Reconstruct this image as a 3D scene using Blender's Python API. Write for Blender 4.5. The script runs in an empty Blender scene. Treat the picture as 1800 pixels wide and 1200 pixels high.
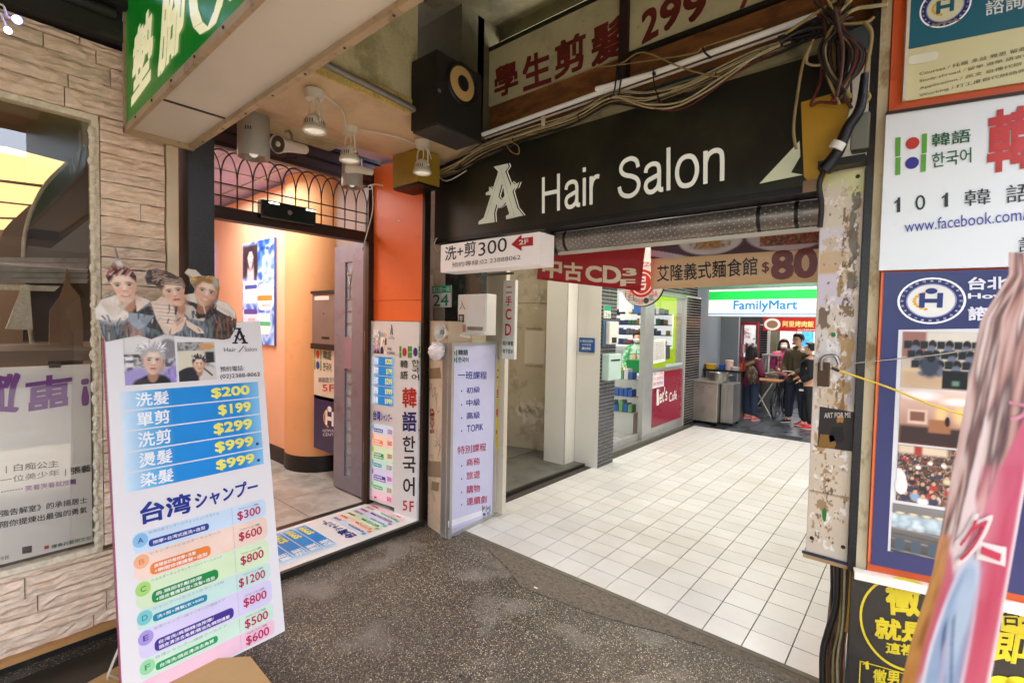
import bpy, bmesh, math, random
import numpy as np
from mathutils import Vector, Matrix
R = math.radians
random.seed(7)
SC = bpy.context.scene
COL = SC.collection

# ------------------------------------------------------------ camera, world, light, exposure
EYE = np.array([0.0, 0.0, 1.85])
FPX = 850.0
ROT = (Matrix.Rotation(0.705063, 3, 'Z') @ Matrix.Rotation(1.534140, 3, 'X') @ Matrix.Rotation(0.019395, 3, 'Z'))
cam = bpy.data.cameras.new('camera')
cam.lens = 17.0; cam.sensor_width = 36.0; cam.clip_start = 0.05; cam.clip_end = 400
cam.dof.use_dof = True; cam.dof.focus_distance = 4.2; cam.dof.aperture_fstop = 4.0
camo = bpy.data.objects.new('camera', cam); COL.objects.link(camo)
camo.matrix_world = Matrix.Translation(Vector(EYE)) @ ROT.to_4x4()
SC.camera = camo
w = bpy.data.worlds.new('World'); SC.world = w; w.use_nodes = True
nt = w.node_tree
bg = nt.nodes['Background']; sky = nt.nodes.new('ShaderNodeTexSky')
sky.sky_type = 'NISHITA'; sky.sun_disc = False
sky.sun_elevation = R(62); sky.sun_rotation = R(90)
sky.air_density = 1.0; sky.dust_density = 4.0; sky.ozone_density = 1.0
nt.links.new(sky.outputs[0], bg.inputs[0]); bg.inputs[1].default_value = 0.15
sl = bpy.data.lights.new('sun', 'SUN'); sl.energy = 5.0; sl.angle = R(6); sl.color = (1, .95, .88)
so = bpy.data.objects.new('sun', sl); COL.objects.link(so)
so.rotation_euler = (0, R(28), 0)
SC.view_settings.view_transform = 'Standard'; SC.view_settings.look = 'None'
SC.view_settings.exposure = 3.1; SC.view_settings.gamma = 1.0
SC.view_settings.use_white_balance = True; SC.view_settings.white_balance_temperature = 6520
SC.cycles.max_bounces = 10; SC.cycles.diffuse_bounces = 6
SC.cycles.use_denoising = True

def area(name, loc, size, power, col=(1, 1, 1), rot=(0, 0, 0), sy=None):
    l = bpy.data.lights.new(name, 'AREA'); l.energy = power; l.color = col; l.shape = 'RECTANGLE'
    l.size = size; l.size_y = sy or size
    o = bpy.data.objects.new(name, l); COL.objects.link(o); o.location = loc; o.rotation_euler = rot
    return o

# ------------------------------------------------------------ rays and planar frames
RM = np.array(ROT)
def ray(x, y): return RM @ np.array([(x - 900) / FPX, -(y - 600) / FPX, -1.0])
def at(x, y, ax, v):
    i = 'xyz'.index(ax); d = ray(x, y); return EYE + d * (v - EYE[i]) / d[i]
class Fr:
    def __init__(s, O, U, V):
        s.O = np.array(O, float); U = np.array(U, float); V = np.array(V, float)
        s.U = U / np.linalg.norm(U); V = V - s.U * (V @ s.U); s.V = V / np.linalg.norm(V); s.N = np.cross(s.U, s.V)
    def px(s, x, y):
        d = ray(x, y); t = ((s.O - EYE) @ s.N) / (d @ s.N); p = EYE + t * d - s.O
        return (p @ s.U, p @ s.V)
    def w(s, u, v, d=0.0): return s.O + s.U * u + s.V * v + s.N * d
def FY(y): return Fr((0, y, 0), (1, 0, 0), (0, 0, 1))      # a plane facing -y
def FX(x): return Fr((x, 0, 0), (0, 1, 0), (0, 0, 1))      # a plane facing +x

def lin(h):
    if not isinstance(h, str): return tuple(h)[:3]
    h = h.lstrip('#'); v = [int(h[i:i + 2], 16) / 255 for i in (0, 2, 4)]
    return tuple(c / 12.92 if c <= .04045 else ((c + .055) / 1.055) ** 2.4 for c in v)

# ------------------------------------------------------------ materials
MATS = {}
def mat(name, base='#808080', rough=.55, metal=0.0, var=.12, scale=6.0, bump=0.0, bscale=40.0, dirt=None, emit=0.0,
        obj_var=0.0, stretch=(1, 1, 1), spec=.5, trans=0.0, fine=0.0):
    if name in MATS: return MATS[name]
    m = bpy.data.materials.new(name); MATS[name] = m; m.use_nodes = True
    n = m.node_tree.nodes; L = m.node_tree.links; b = n['Principled BSDF']
    base = lin(base)
    b.inputs['Roughness'].default_value = rough; b.inputs['Metallic'].default_value = metal
    b.inputs['Specular IOR Level'].default_value = spec
    if trans: b.inputs['Transmission Weight'].default_value = trans
    tc = n.new('ShaderNodeTexCoord'); mp = n.new('ShaderNodeMapping'); mp.inputs['Scale'].default_value = stretch
    geo = n.new('ShaderNodeNewGeometry')
    L.new(geo.outputs['Position'], mp.inputs[0])
    def noise(sc, det=4.0, rg=.55):
        t = n.new('ShaderNodeTexNoise'); t.inputs['Scale'].default_value = sc; t.inputs['Detail'].default_value = det
        t.inputs['Roughness'].default_value = rg; L.new(mp.outputs[0], t.inputs['Vector']); return t
    cur = None
    def mixc(fac, c1, c2, mode='MIX'):
        x = n.new('ShaderNodeMix'); x.data_type = 'RGBA'; x.blend_type = mode
        for sock, val in ((x.inputs[0], fac), (x.inputs[6], c1), (x.inputs[7], c2)):
            if hasattr(val, 'is_output'): L.new(val, sock)
            elif isinstance(val, (int, float)): sock.default_value = val
            else: sock.default_value = (*val[:3], 1)
        return x.outputs[2]
    nz = noise(scale)
    r = n.new('ShaderNodeMapRange'); r.inputs[1].default_value = .3; r.inputs[2].default_value = .7
    r.inputs[3].default_value = 1 - var; r.inputs[4].default_value = 1 + var; L.new(nz.outputs[0], r.inputs[0])
    cur = mixc(1.0, base, r.outputs[0], 'MULTIPLY')
    # a number into a colour socket is broadcast
    if fine:
        nf = noise(bscale * 2.5, 2.0)
        rf = n.new('ShaderNodeMapRange'); rf.inputs[1].default_value = .35; rf.inputs[2].default_value = .65
        rf.inputs[3].default_value = 1 - fine; rf.inputs[4].default_value = 1 + fine; L.new(nf.outputs[0], rf.inputs[0])
        cur = mixc(1.0, cur, rf.outputs[0], 'MULTIPLY')
    if obj_var:
        oi = n.new('ShaderNodeObjectInfo'); ro = n.new('ShaderNodeMapRange')
        ro.inputs[3].default_value = 1 - obj_var; ro.inputs[4].default_value = 1 + obj_var; L.new(oi.outputs['Random'], ro.inputs[0])
        cur = mixc(1.0, cur, ro.outputs[0], 'MULTIPLY')
    if dirt:
        items = dirt if isinstance(dirt, list) else [dirt]
        for (dc, dsc, lo, hi, amt) in items:
            d = noise(dsc, 8.0, .65); rr = n.new('ShaderNodeMapRange'); rr.inputs[1].default_value = lo; rr.inputs[2].default_value = hi
            rr.inputs[3].default_value = 0; rr.inputs[4].default_value = amt; L.new(d.outputs[0], rr.inputs[0])
            cur = mixc(rr.outputs[0], cur, lin(dc))
    L.new(cur, b.inputs['Base Color'])
    rv = n.new('ShaderNodeMapRange'); rv.inputs[3].default_value = max(.02, rough - .12); rv.inputs[4].default_value = min(1, rough + .12)
    L.new(nz.outputs[0], rv.inputs[0]); L.new(rv.outputs[0], b.inputs['Roughness'])
    if bump:
        bn = noise(bscale, 6.0, .6); bp = n.new('ShaderNodeBump'); bp.inputs['Strength'].default_value = min(1, bump)
        bp.inputs['Distance'].default_value = .01 * max(1, bump); L.new(bn.outputs[0], bp.inputs['Height']); L.new(bp.outputs[0], b.inputs['Normal'])
    if emit:
        b.inputs['Emission Strength'].default_value = emit; L.new(cur, b.inputs['Emission Color'])
    return m

def print_mat(name, rough=.45, emit=0.0, dirt=.06):
    if name in MATS: return MATS[name]
    m = bpy.data.materials.new(name); MATS[name] = m; m.use_nodes = True
    n = m.node_tree.nodes; L = m.node_tree.links; b = n['Principled BSDF']
    a = n.new('ShaderNodeAttribute'); a.attribute_name = 'Col'
    g = n.new('ShaderNodeNewGeometry'); t = n.new('ShaderNodeTexNoise'); t.inputs['Scale'].default_value = 5; t.inputs['Detail'].default_value = 7
    L.new(g.outputs['Position'], t.inputs['Vector'])
    r = n.new('ShaderNodeMapRange'); r.inputs[1].default_value = .3; r.inputs[2].default_value = .7
    r.inputs[3].default_value = 1 - 2 * dirt; r.inputs[4].default_value = 1.0; L.new(t.outputs[0], r.inputs[0])
    x = n.new('ShaderNodeMix'); x.data_type = 'RGBA'; x.blend_type = 'MULTIPLY'; x.inputs[0].default_value = 1
    L.new(a.outputs[0], x.inputs[6]); L.new(r.outputs[0], x.inputs[7]); L.new(x.outputs[2], b.inputs['Base Color'])
    b.inputs['Roughness'].default_value = rough; b.inputs['Specular IOR Level'].default_value = .35
    t2 = n.new('ShaderNodeTexNoise'); t2.inputs['Scale'].default_value = 9; L.new(g.outputs['Position'], t2.inputs['Vector'])
    bp = n.new('ShaderNodeBump'); bp.inputs['Strength'].default_value = .12; bp.inputs['Distance'].default_value = .02
    L.new(t2.outputs[0], bp.inputs['Height']); L.new(bp.outputs[0], b.inputs['Normal'])
    if emit:
        b.inputs['Emission Strength'].default_value = emit; L.new(x.outputs[2], b.inputs['Emission Color'])
    return m

def glass(name, tint=(1, 1, 1), rough=.02, alpha=.12):
    if name in MATS: return MATS[name]
    m = bpy.data.materials.new(name); MATS[name] = m; m.use_nodes = True
    n = m.node_tree.nodes; L = m.node_tree.links; n.remove(n['Principled BSDF'])
    out = n['Material Output']; tr = n.new('ShaderNodeBsdfTransparent'); tr.inputs[0].default_value = (*tint, 1)
    gl = n.new('ShaderNodeBsdfGlossy'); gl.inputs['Roughness'].default_value = rough
    fr = n.new('ShaderNodeFresnel'); fr.inputs[0].default_value = 1.5
    ad = n.new('ShaderNodeMath'); ad.operation = 'ADD'; ad.inputs[1].default_value = alpha; L.new(fr.outputs[0], ad.inputs[0])
    mx = n.new('ShaderNodeMixShader'); L.new(ad.outputs[0], mx.inputs[0]); L.new(tr.outputs[0], mx.inputs[1]); L.new(gl.outputs[0], mx.inputs[2])
    L.new(mx.outputs[0], out.inputs[0]); return m

# ------------------------------------------------------------ objects
def link(name, me, parent=None):
    o = bpy.data.objects.new(name, me); COL.objects.link(o)
    if parent is not None: o.parent = parent
    return o
def tag(o, label, cat, group=None):
    o['label'] = label; o['category'] = cat
    if group: o['group'] = group
    return o
def thing(name, label, cat, loc=(0, 0, 0), group=None, rz=0.0):
    o = bpy.data.objects.new(name, None); COL.objects.link(o); o.location = loc; o.rotation_euler = (0, 0, rz)
    o.empty_display_size = .1
    return tag(o, label, cat, group)
def struct(o): o['kind'] = 'structure'; return o
def stuff(o): o['kind'] = 'stuff'; return o
def rootof(p):
    v = np.zeros(3)
    while p is not None: v = v + np.array(p.location); p = p.parent
    return v
def dup(root, loc, label, rz=None):
    r = root.copy(); COL.objects.link(r); r.location = loc; r['label'] = label
    if rz is not None: r.rotation_euler[2] = rz
    for ch in list(root.children):
        c = ch.copy(); COL.objects.link(c); c.parent = r
        for g in list(ch.children):
            d = g.copy(); COL.objects.link(d); d.parent = c
    return r

class MB:
    def __init__(s): s.v = []; s.f = []; s.m = []; s.mi = 0; s.sm = []
    def add(s, vs, fs, smooth=False):
        k = len(s.v); s.v += [tuple(map(float, p)) for p in vs]
        for f in fs: s.f.append(tuple(i + k for i in f)); s.m.append(s.mi); s.sm.append(smooth)
        return s
    def box(s, x0, x1, y0, y1, z0, z1):
        vs = [(x, y, z) for z in (z0, z1) for y in (y0, y1) for x in (x0, x1)]
        return s.add(vs, [(0, 2, 3, 1), (4, 5, 7, 6), (0, 1, 5, 4), (2, 6, 7, 3), (0, 4, 6, 2), (1, 3, 7, 5)])
    def fbox(s, fr, u0, u1, v0, v1, d0, d1):                       # a box in a planar frame
        vs = [fr.w(u, v, d) for d in (d0, d1) for v in (v0, v1) for u in (u0, u1)]
        return s.add(vs, [(0, 2, 3, 1), (4, 5, 7, 6), (0, 1, 5, 4), (2, 6, 7, 3), (0, 4, 6, 2), (1, 3, 7, 5)])
    def bevbox(s, x0, x1, y0, y1, z0, z1, b=.01):
        bm = bmesh.new(); bmesh.ops.create_cube(bm, size=1)
        for v in bm.verts:
            v.co = Vector(((x0 + x1) / 2 + v.co.x * (x1 - x0), (y0 + y1) / 2 + v.co.y * (y1 - y0), (z0 + z1) / 2 + v.co.z * (z1 - z0)))
        bmesh.ops.bevel(bm, geom=list(bm.edges), offset=b, segments=2, affect='EDGES', profile=.6)
        s.frombm(bm); return s
    def frombm(s, bm):
        bm.verts.index_update(); s.add([v.co[:] for v in bm.verts], [[v.index for v in f.verts] for f in bm.faces]); bm.free()
    def prism(s, pts, d):                                            # pts: 3d outline, d: extrusion vector
        n = len(pts); a = [np.array(p, float) for p in pts]; b = [p + np.array(d) for p in a]
        fs = [tuple(range(n))[::-1], tuple(range(n, 2 * n))] + [(i, (i + 1) % n, n + (i + 1) % n, n + i) for i in range(n)]
        return s.add(a + b, fs)
    def ring(s, c, ax, r, n, ph=0):
        ax = np.array(ax, float); ax /= np.linalg.norm(ax); t = np.array((0, 0, 1.)) if abs(ax[2]) < .9 else np.array((1., 0, 0))
        e1 = np.cross(ax, t); e1 /= np.linalg.norm(e1); e2 = np.cross(ax, e1)
        return [np.array(c) + r * (math.cos(2 * math.pi * i / n + ph) * e1 + math.sin(2 * math.pi * i / n + ph) * e2) for i in range(n)]
    def lathe(s, c, ax, prof, n=16, cap=True):                      # prof: (distance along axis, radius)
        ax = np.array(ax, float); ax /= np.linalg.norm(ax); c = np.array(c, float); k = len(prof); vs = []
        for h, r in prof: vs += s.ring(c + ax * h, ax, max(r, 1e-4), n)
        fs = [(j * n + i, j * n + (i + 1) % n, (j + 1) * n + (i + 1) % n, (j + 1) * n + i) for j in range(k - 1) for i in range(n)]
        s.add(vs, fs, True)
        if cap: s.add(vs[:n], [tuple(range(n))]); s.add(vs[-n:], [tuple(range(n))[::-1]])
        return s
    def cyl(s, a, b, r, n=12, r2=None):
        a = np.array(a, float); b = np.array(b, float); return s.lathe(a, b - a, [(0, r), (float(np.linalg.norm(b - a)), r if r2 is None else r2)], n)
    def tube(s, pts, r, n=6, smooth=4):
        P = [np.array(p, float) for p in pts]
        if smooth and len(P) > 2:
            Q = []
            for i in range(len(P) - 1):
                p0 = P[max(i - 1, 0)]; p1 = P[i]; p2 = P[i + 1]; p3 = P[min(i + 2, len(P) - 1)]
                for k in range(smooth):
                    t = k / smooth
                    Q.append(.5 * ((2 * p1) + (-p0 + p2) * t + (2 * p0 - 5 * p1 + 4 * p2 - p3) * t * t + (-p0 + 3 * p1 - 3 * p2 + p3) * t ** 3))
            P = Q + [P[-1]]
        vs = []; up = None
        for i, p in enumerate(P):
            d = P[min(i + 1, len(P) - 1)] - P[max(i - 1, 0)]; d = d / (np.linalg.norm(d) + 1e-9)
            if up is None: up = np.array((0, 0, 1.)) if abs(d[2]) < .9 else np.array((1., 0, 0))
            e1 = np.cross(d, up); e1 /= (np.linalg.norm(e1) + 1e-9); up = np.cross(e1, d)
            rr = float(np.interp(i / (len(P) - 1), np.linspace(0, 1, len(r)), r)) if isinstance(r, (list, tuple)) else r
            vs += [p + rr * (math.cos(2 * math.pi * k / n) * e1 + math.sin(2 * math.pi * k / n) * up) for k in range(n)]
        m = len(P)
        fs = [(j * n + i, j * n + (i + 1) % n, (j + 1) * n + (i + 1) % n, (j + 1) * n + i) for j in range(m - 1) for i in range(n)]
        s.add(vs, fs, True); s.add(vs[:n], [tuple(range(n))]); s.add(vs[-n:], [tuple(range(n))[::-1]]); return s
    def ball(s, c, rx, ry=None, rz=None, seg=12, rings=8, zcut=None):
        ry = ry or rx; rz = rz or rx; vs = []; fs = []
        for j in range(rings + 1):
            a = -math.pi / 2 + math.pi * j / rings
            if zcut is not None: a = max(a, zcut)
            for i in range(seg):
                b = 2 * math.pi * i / seg; vs.append((c[0] + rx * math.cos(a) * math.cos(b), c[1] + ry * math.cos(a) * math.sin(b), c[2] + rz * math.sin(a)))
        for j in range(rings):
            for i in range(seg): fs.append((j * seg + i, j * seg + (i + 1) % seg, (j + 1) * seg + (i + 1) % seg, (j + 1) * seg + i))
        return s.add(vs, fs, True)
    def quad(s, a, b, c, d): return s.add([a, b, c, d], [(0, 1, 2, 3)])
    def build(s, name, mats, parent=None, bevel=0):
        me = bpy.data.meshes.new(name)
        if parent is None:
            A = np.array(s.v); o0 = (A.min(0) + A.max(0)) / 2; o0[2] = A[:, 2].min()
        else: o0 = rootof(parent)
        me.from_pydata([tuple(np.array(p) - o0) for p in s.v], [], s.f)
        mats = mats if isinstance(mats, (list, tuple)) else [mats]
        for m in mats: me.materials.append(m)
        me.polygons.foreach_set('material_index', s.m); me.polygons.foreach_set('use_smooth', s.sm)
        me.update(); o = link(name, me, parent)
        if parent is None: o.location = o0
        if bevel:
            b = o.modifiers.new('bevel', 'BEVEL'); b.width = bevel; b.segments = 2; b.limit_method = 'ANGLE'; b.angle_limit = R(40)
        return o

# ------------------------------------------------------------ flat print: coloured polygons and lettering on a plane
GL = {}
def glyphs(s, bold=0.0, space=1.0, mono=False):
    """glyph outlines scaled to a unit box; bold prints the glyph several times, a hair apart, like a double strike"""
    key = (s, bold, space)
    if key in GL: return GL[key]
    if s == '1':
        V = np.array([(.42, 0), (1, 0), (1, 1), (.62, 1), (.5, .86), (0, .72), (0, .60), (.42, .70)]); F = [tuple(range(8))]; Z = np.zeros(8)
        GL[key] = (np.column_stack([V, Z]), F, np.ones(2)); return GL[key]
    k2 = (s, space)
    if k2 not in GL:
        c = bpy.data.curves.new('t', 'FONT'); c.body = s; c.resolution_u = 3; c.fill_mode = 'FRONT'; c.space_character = space
        o = bpy.data.objects.new('t', c); m = bpy.data.meshes.new_from_object(o)
        V = np.array([v.co[:2] for v in m.vertices]) if len(m.vertices) else np.zeros((1, 2))
        F = [tuple(p.vertices) for p in m.polygons]
        bpy.data.objects.remove(o); bpy.data.curves.remove(c); bpy.data.meshes.remove(m); GL[k2] = (V, F)
    V, F = GL[k2]
    if bold > .001:
        b = min(bold, .042) * .8; VV = []; FF = []; n = len(V)
        sh = [(0, 0), (b, 0), (-b, 0), (0, b), (0, -b)] if bold < .025 else [(x * b, y * b) for x in (-1, -.4, .4, 1) for y in (-1, 0, 1)]
        for k, d in enumerate(sh): VV += [(v[0] + d[0], v[1] + d[1], k) for v in V]; FF += [tuple(i + k * n for i in f) for f in F]
        V3 = np.array(VV)
    else: V3 = np.column_stack([V, np.zeros(len(V))]); FF = F
    lo = V3.min(0)[:2]; hi = V3.max(0)[:2]; W = V3.copy(); W[:, :2] = (V3[:, :2] - lo) / np.maximum(hi - lo, 1e-6)
    GL[key] = (W, FF, (hi - lo)); return GL[key]
EPS = .0006
STROKE = {'H': ([[(0, 0), (0, 1)], [(.6, 0), (.6, 1)], [(0, .53), (.6, .53)]], .86), 'i': ([[(0, 0), (0, .73)], [(0, .88), (0, 1)]], .24), 'l': ([[(0, 0), (0, 1)]], .24),
    'a': ([[(.03, .52), (.07, .64), (.22, .70), (.38, .66), (.43, .52), (.43, .14), (.46, .06), (.55, .05)], [(.43, .42), (.25, .37), (.08, .31), (.03, .18), (.10, .06), (.24, .04), (.38, .12), (.43, .24)]], .70),
    'r': ([[(0, 0), (0, .73)], [(0, .42), (.05, .60), (.16, .69), (.28, .68)]], .38), 'o': ([[(.27, .70), (.11, .65), (.02, .50), (.0, .365), (.02, .23), (.11, .08), (.27, .035), (.43, .08), (.52, .23), (.54, .365), (.52, .50), (.43, .65), (.27, .70)]], .76),
    'n': ([[(0, 0), (0, .73)], [(0, .46), (.07, .62), (.22, .69), (.37, .65), (.42, .50), (.42, 0)]], .66),
    'S': ([[(.60, .70), (.55, .86), (.42, .94), (.30, .95), (.15, .91), (.06, .80), (.07, .67), (.20, .57), (.40, .51), (.56, .42), (.62, .28), (.56, .13), (.42, .05), (.28, .04), (.12, .09), (.03, .19), (.0, .31)]], .80)}
class Print:
    def __init__(s, fr): s.fr = fr; s.v = []; s.f = []; s.c = []; s.O = np.zeros(2); s.U = np.array((1., 0)); s.V = np.array((0, 1.)); s.warp = None
    def norm(s, bl, br, tl):                                          # design coordinates 0..1 laid on a parallelogram of local points
        s.O = np.array(bl, float); s.U = np.array(br, float) - s.O; s.V = np.array(tl, float) - s.O; return s
    def normpx(s, bl, br, tl): return s.norm(s.fr.px(*bl), s.fr.px(*br), s.fr.px(*tl))
    def T(s, p): return s.O + s.U * p[0] + s.V * (float(np.interp(p[1], *s.warp)) if s.warp else p[1])
    def raw(s, pts, fs, cols, L):
        k = len(s.v); s.v += [(float(p[0]), float(p[1]), L * EPS + (float(p[2]) * EPS * .16 if len(p) > 2 else 0)) for p in pts]; s.f += [tuple(i + k for i in f) for f in fs]
        if isinstance(cols, np.ndarray): s.c += [tuple(c) for c in cols]
        else: s.c += [lin(cols)] * len(pts)
        return s
    def poly(s, pts, col, L=2): return s.raw([s.T(p) for p in pts], [tuple(range(len(pts)))], col, L)
    def rect(s, u0, v0, u1, v1, col, L=2): return s.poly([(u0, v0), (u1, v0), (u1, v1), (u0, v1)], col, L)
    def ell(s, cu, cv, ru, rv, col, L=3, n=24): return s.poly([(cu + ru * math.cos(2 * math.pi * i / n), cv + rv * math.sin(2 * math.pi * i / n)) for i in range(n)], col, L)
    def ring(s, cu, cv, ru, rv, w, col, L=3, n=32):
        P = [(cu + k * ru * math.cos(2 * math.pi * i / n), cv + k * rv * math.sin(2 * math.pi * i / n)) for k in (1, 1 - w) for i in range(n)]
        return s.raw([s.T(p) for p in P], [(i, (i + 1) % n, n + (i + 1) % n, n + i) for i in range(n)], col, L)
    def pill(s, u0, v0, u1, v1, col, L=3, r=.5, asp=1.0):
        rv = (v1 - v0) * r; ru = rv * asp; pts = []
        for (cx, cy, a0) in ((u1 - ru, v1 - rv, 0), (u0 + ru, v1 - rv, 90), (u0 + ru, v0 + rv, 180), (u1 - ru, v0 + rv, 270)):
            for k in range(5): a = R(a0 + 22.5 * k); pts.append((cx + ru * math.cos(a), cy + rv * math.sin(a)))
        return s.poly(pts, col, L)
    def grad(s, u0, v0, u1, v1, cols, L=2):                            # a band whose ink runs through several colours along u
        n = len(cols); P = []; C = []
        for i, c in enumerate(cols):
            u = u0 + (u1 - u0) * i / (n - 1); P += [s.T((u, v0)), s.T((u, v1))]; C += [lin(c)] * 2
        return s.raw(P, [(2 * i, 2 * i + 2, 2 * i + 3, 2 * i + 1) for i in range(n - 1)], np.array(C), L)
    def text(s, t, u0, v0, u1, v1, col, L=5, bold=0.0, space=1.0, slant=0.0, flipv=False, rise=0.0):
        V, F, _ = glyphs(t, bold, space)
        W = V.copy()
        if flipv: W[:, 1] = 1 - W[:, 1]
        return s.raw([(*s.T((u0 + (u1 - u0) * (p[0] + slant * p[1]), v0 + (v1 - v0) * p[1] + rise * p[0])), p[2]) for p in W], F, col, L)
    def tpx(s, t, bl, br, tl, col, L=5, bold=0.0, space=1.0):
        a, b, c = (np.array(s.fr.px(*p)) for p in (bl, br, tl)); V, F, _ = glyphs(t, bold, space)
        return s.raw([(*(a + (b - a) * p[0] + (c - a) * p[1]), p[2]) for p in V], F, col, L)
    def strokes(s, t, bl, br, tl, col, L=5, wd=.112):
        """grotesque lettering drawn as even strokes"""
        a, b, c = (np.array(s.fr.px(*p)) for p in (bl, br, tl)); x = wd / 2; lines = []
        for ch in t:
            ps, adv = STROKE[ch]
            for q in ps: lines.append([(x + p[0], p[1]) for p in q])
            x += adv
        tot = x - STROKE[t[-1]][2] if len(STROKE[t[-1]]) > 2 else x
        tot = max(p[0] for q in lines for p in q) + wd / 2
        for li, q in enumerate(lines):
            P = [np.array(v, float) for v in q]
            if len(P) > 2:
                closed = np.allclose(P[0], P[-1]); Q = []
                for i in range(len(P) - 1):
                    p0 = P[i - 1] if i else (P[-2] if closed else P[0]); p3 = P[i + 2] if i + 2 < len(P) else (P[1] if closed else P[-1])
                    for k in range(4):
                        tt = k / 4; p1, p2 = P[i], P[i + 1]; Q.append(.5 * ((2 * p1) + (-p0 + p2) * tt + (2 * p0 - 5 * p1 + 4 * p2 - p3) * tt * tt + (-p0 + 3 * p1 - 3 * p2 + p3) * tt ** 3))
                P = Q + [P[-1]]
            vs = []
            for i, p in enumerate(P):
                d = P[min(i + 1, len(P) - 1)] - P[max(i - 1, 0)]; n = np.array((-d[1], d[0])) / (np.linalg.norm(d) + 1e-9) * wd / 2; vs += [p - n, p + n]
            s.raw([(*(a + (b - a) * v[0] / tot + (c - a) * v[1]), (li % 4)) for v in vs], [(2 * i, 2 * i + 2, 2 * i + 3, 2 * i + 1) for i in range(len(P) - 1)], col, L)
        return s
    def qpx(s, pts, col, L=2): return s.raw([s.fr.px(*p) for p in pts], [tuple(range(len(pts)))], col, L)
    def blob(s, u, v, ru, rv, col, L=3, n=14, jag=.35, seed=0):
        rn = random.Random(seed)
        return s.poly([(u + ru * (1 - jag * rn.random()) * math.cos(2 * math.pi * i / n), v + rv * (1 - jag * rn.random()) * math.sin(2 * math.pi * i / n)) for i in range(n)], col, L)
    def pic(s, u0, v0, u1, v1, ops, base, nx=48, ny=60, L=3, clip=None, asp=None):
        A = paint(ops, base, nx, ny); P = []; C = []; idx = {}; F = []
        for j in range(ny + 1):
            for i in range(nx + 1):
                P.append(s.T((u0 + (u1 - u0) * i / nx, v0 + (v1 - v0) * j / ny)))
        for j in range(ny):
            for i in range(nx):
                if clip and not inside(((i + .5) / nx, (j + .5) / ny), clip): continue
                F.append((j * (nx + 1) + i, j * (nx + 1) + i + 1, (j + 1) * (nx + 1) + i + 1, (j + 1) * (nx + 1) + i))
        return s.raw(P, F, A.reshape(-1, 3), L)
    def build(s, name, m, parent=None, bend=None):
        V = []
        for (u, v, d) in s.v:
            if bend: d = d + bend(u, v)
            V.append(s.fr.w(u, v, d))
        A = np.array(V)
        o0 = rootof(parent) if parent is not None else (A.min(0) + A.max(0)) / 2
        me = bpy.data.meshes.new(name); me.from_pydata([tuple(p) for p in A - o0], [], s.f)
        at_ = me.color_attributes.new('Col', 'FLOAT_COLOR', 'POINT')
        cc = np.ones((len(V), 4), np.float32); cc[:, :3] = np.array(s.c); at_.data.foreach_set('color', cc.ravel())
        me.materials.append(m); me.update(); o = link(name, me, parent)
        if parent is None: o.location = o0
        return o
def inside(p, poly):
    x, y = p; c = False; j = len(poly) - 1
    for i in range(len(poly)):
        xi, yi = poly[i]; xj, yj = poly[j]
        if (yi > y) != (yj > y) and x < (xj - xi) * (y - yi) / (yj - yi) + xi: c = not c
        j = i
    return c
def vnoise(X, Y, sx, sy, seed):
    rn = np.random.RandomState(seed); G = rn.rand(64, 64)
    x = X * sx; y = Y * sy; xi = np.floor(x).astype(int); yi = np.floor(y).astype(int); fx = x - xi; fy = y - yi
    fx = fx * fx * (3 - 2 * fx); fy = fy * fy * (3 - 2 * fy)
    g = lambda a, b: G[a % 64, b % 64]
    return (g(xi, yi) * (1 - fx) + g(xi + 1, yi) * fx) * (1 - fy) + (g(xi, yi + 1) * (1 - fx) + g(xi + 1, yi + 1) * fx) * fy
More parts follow.
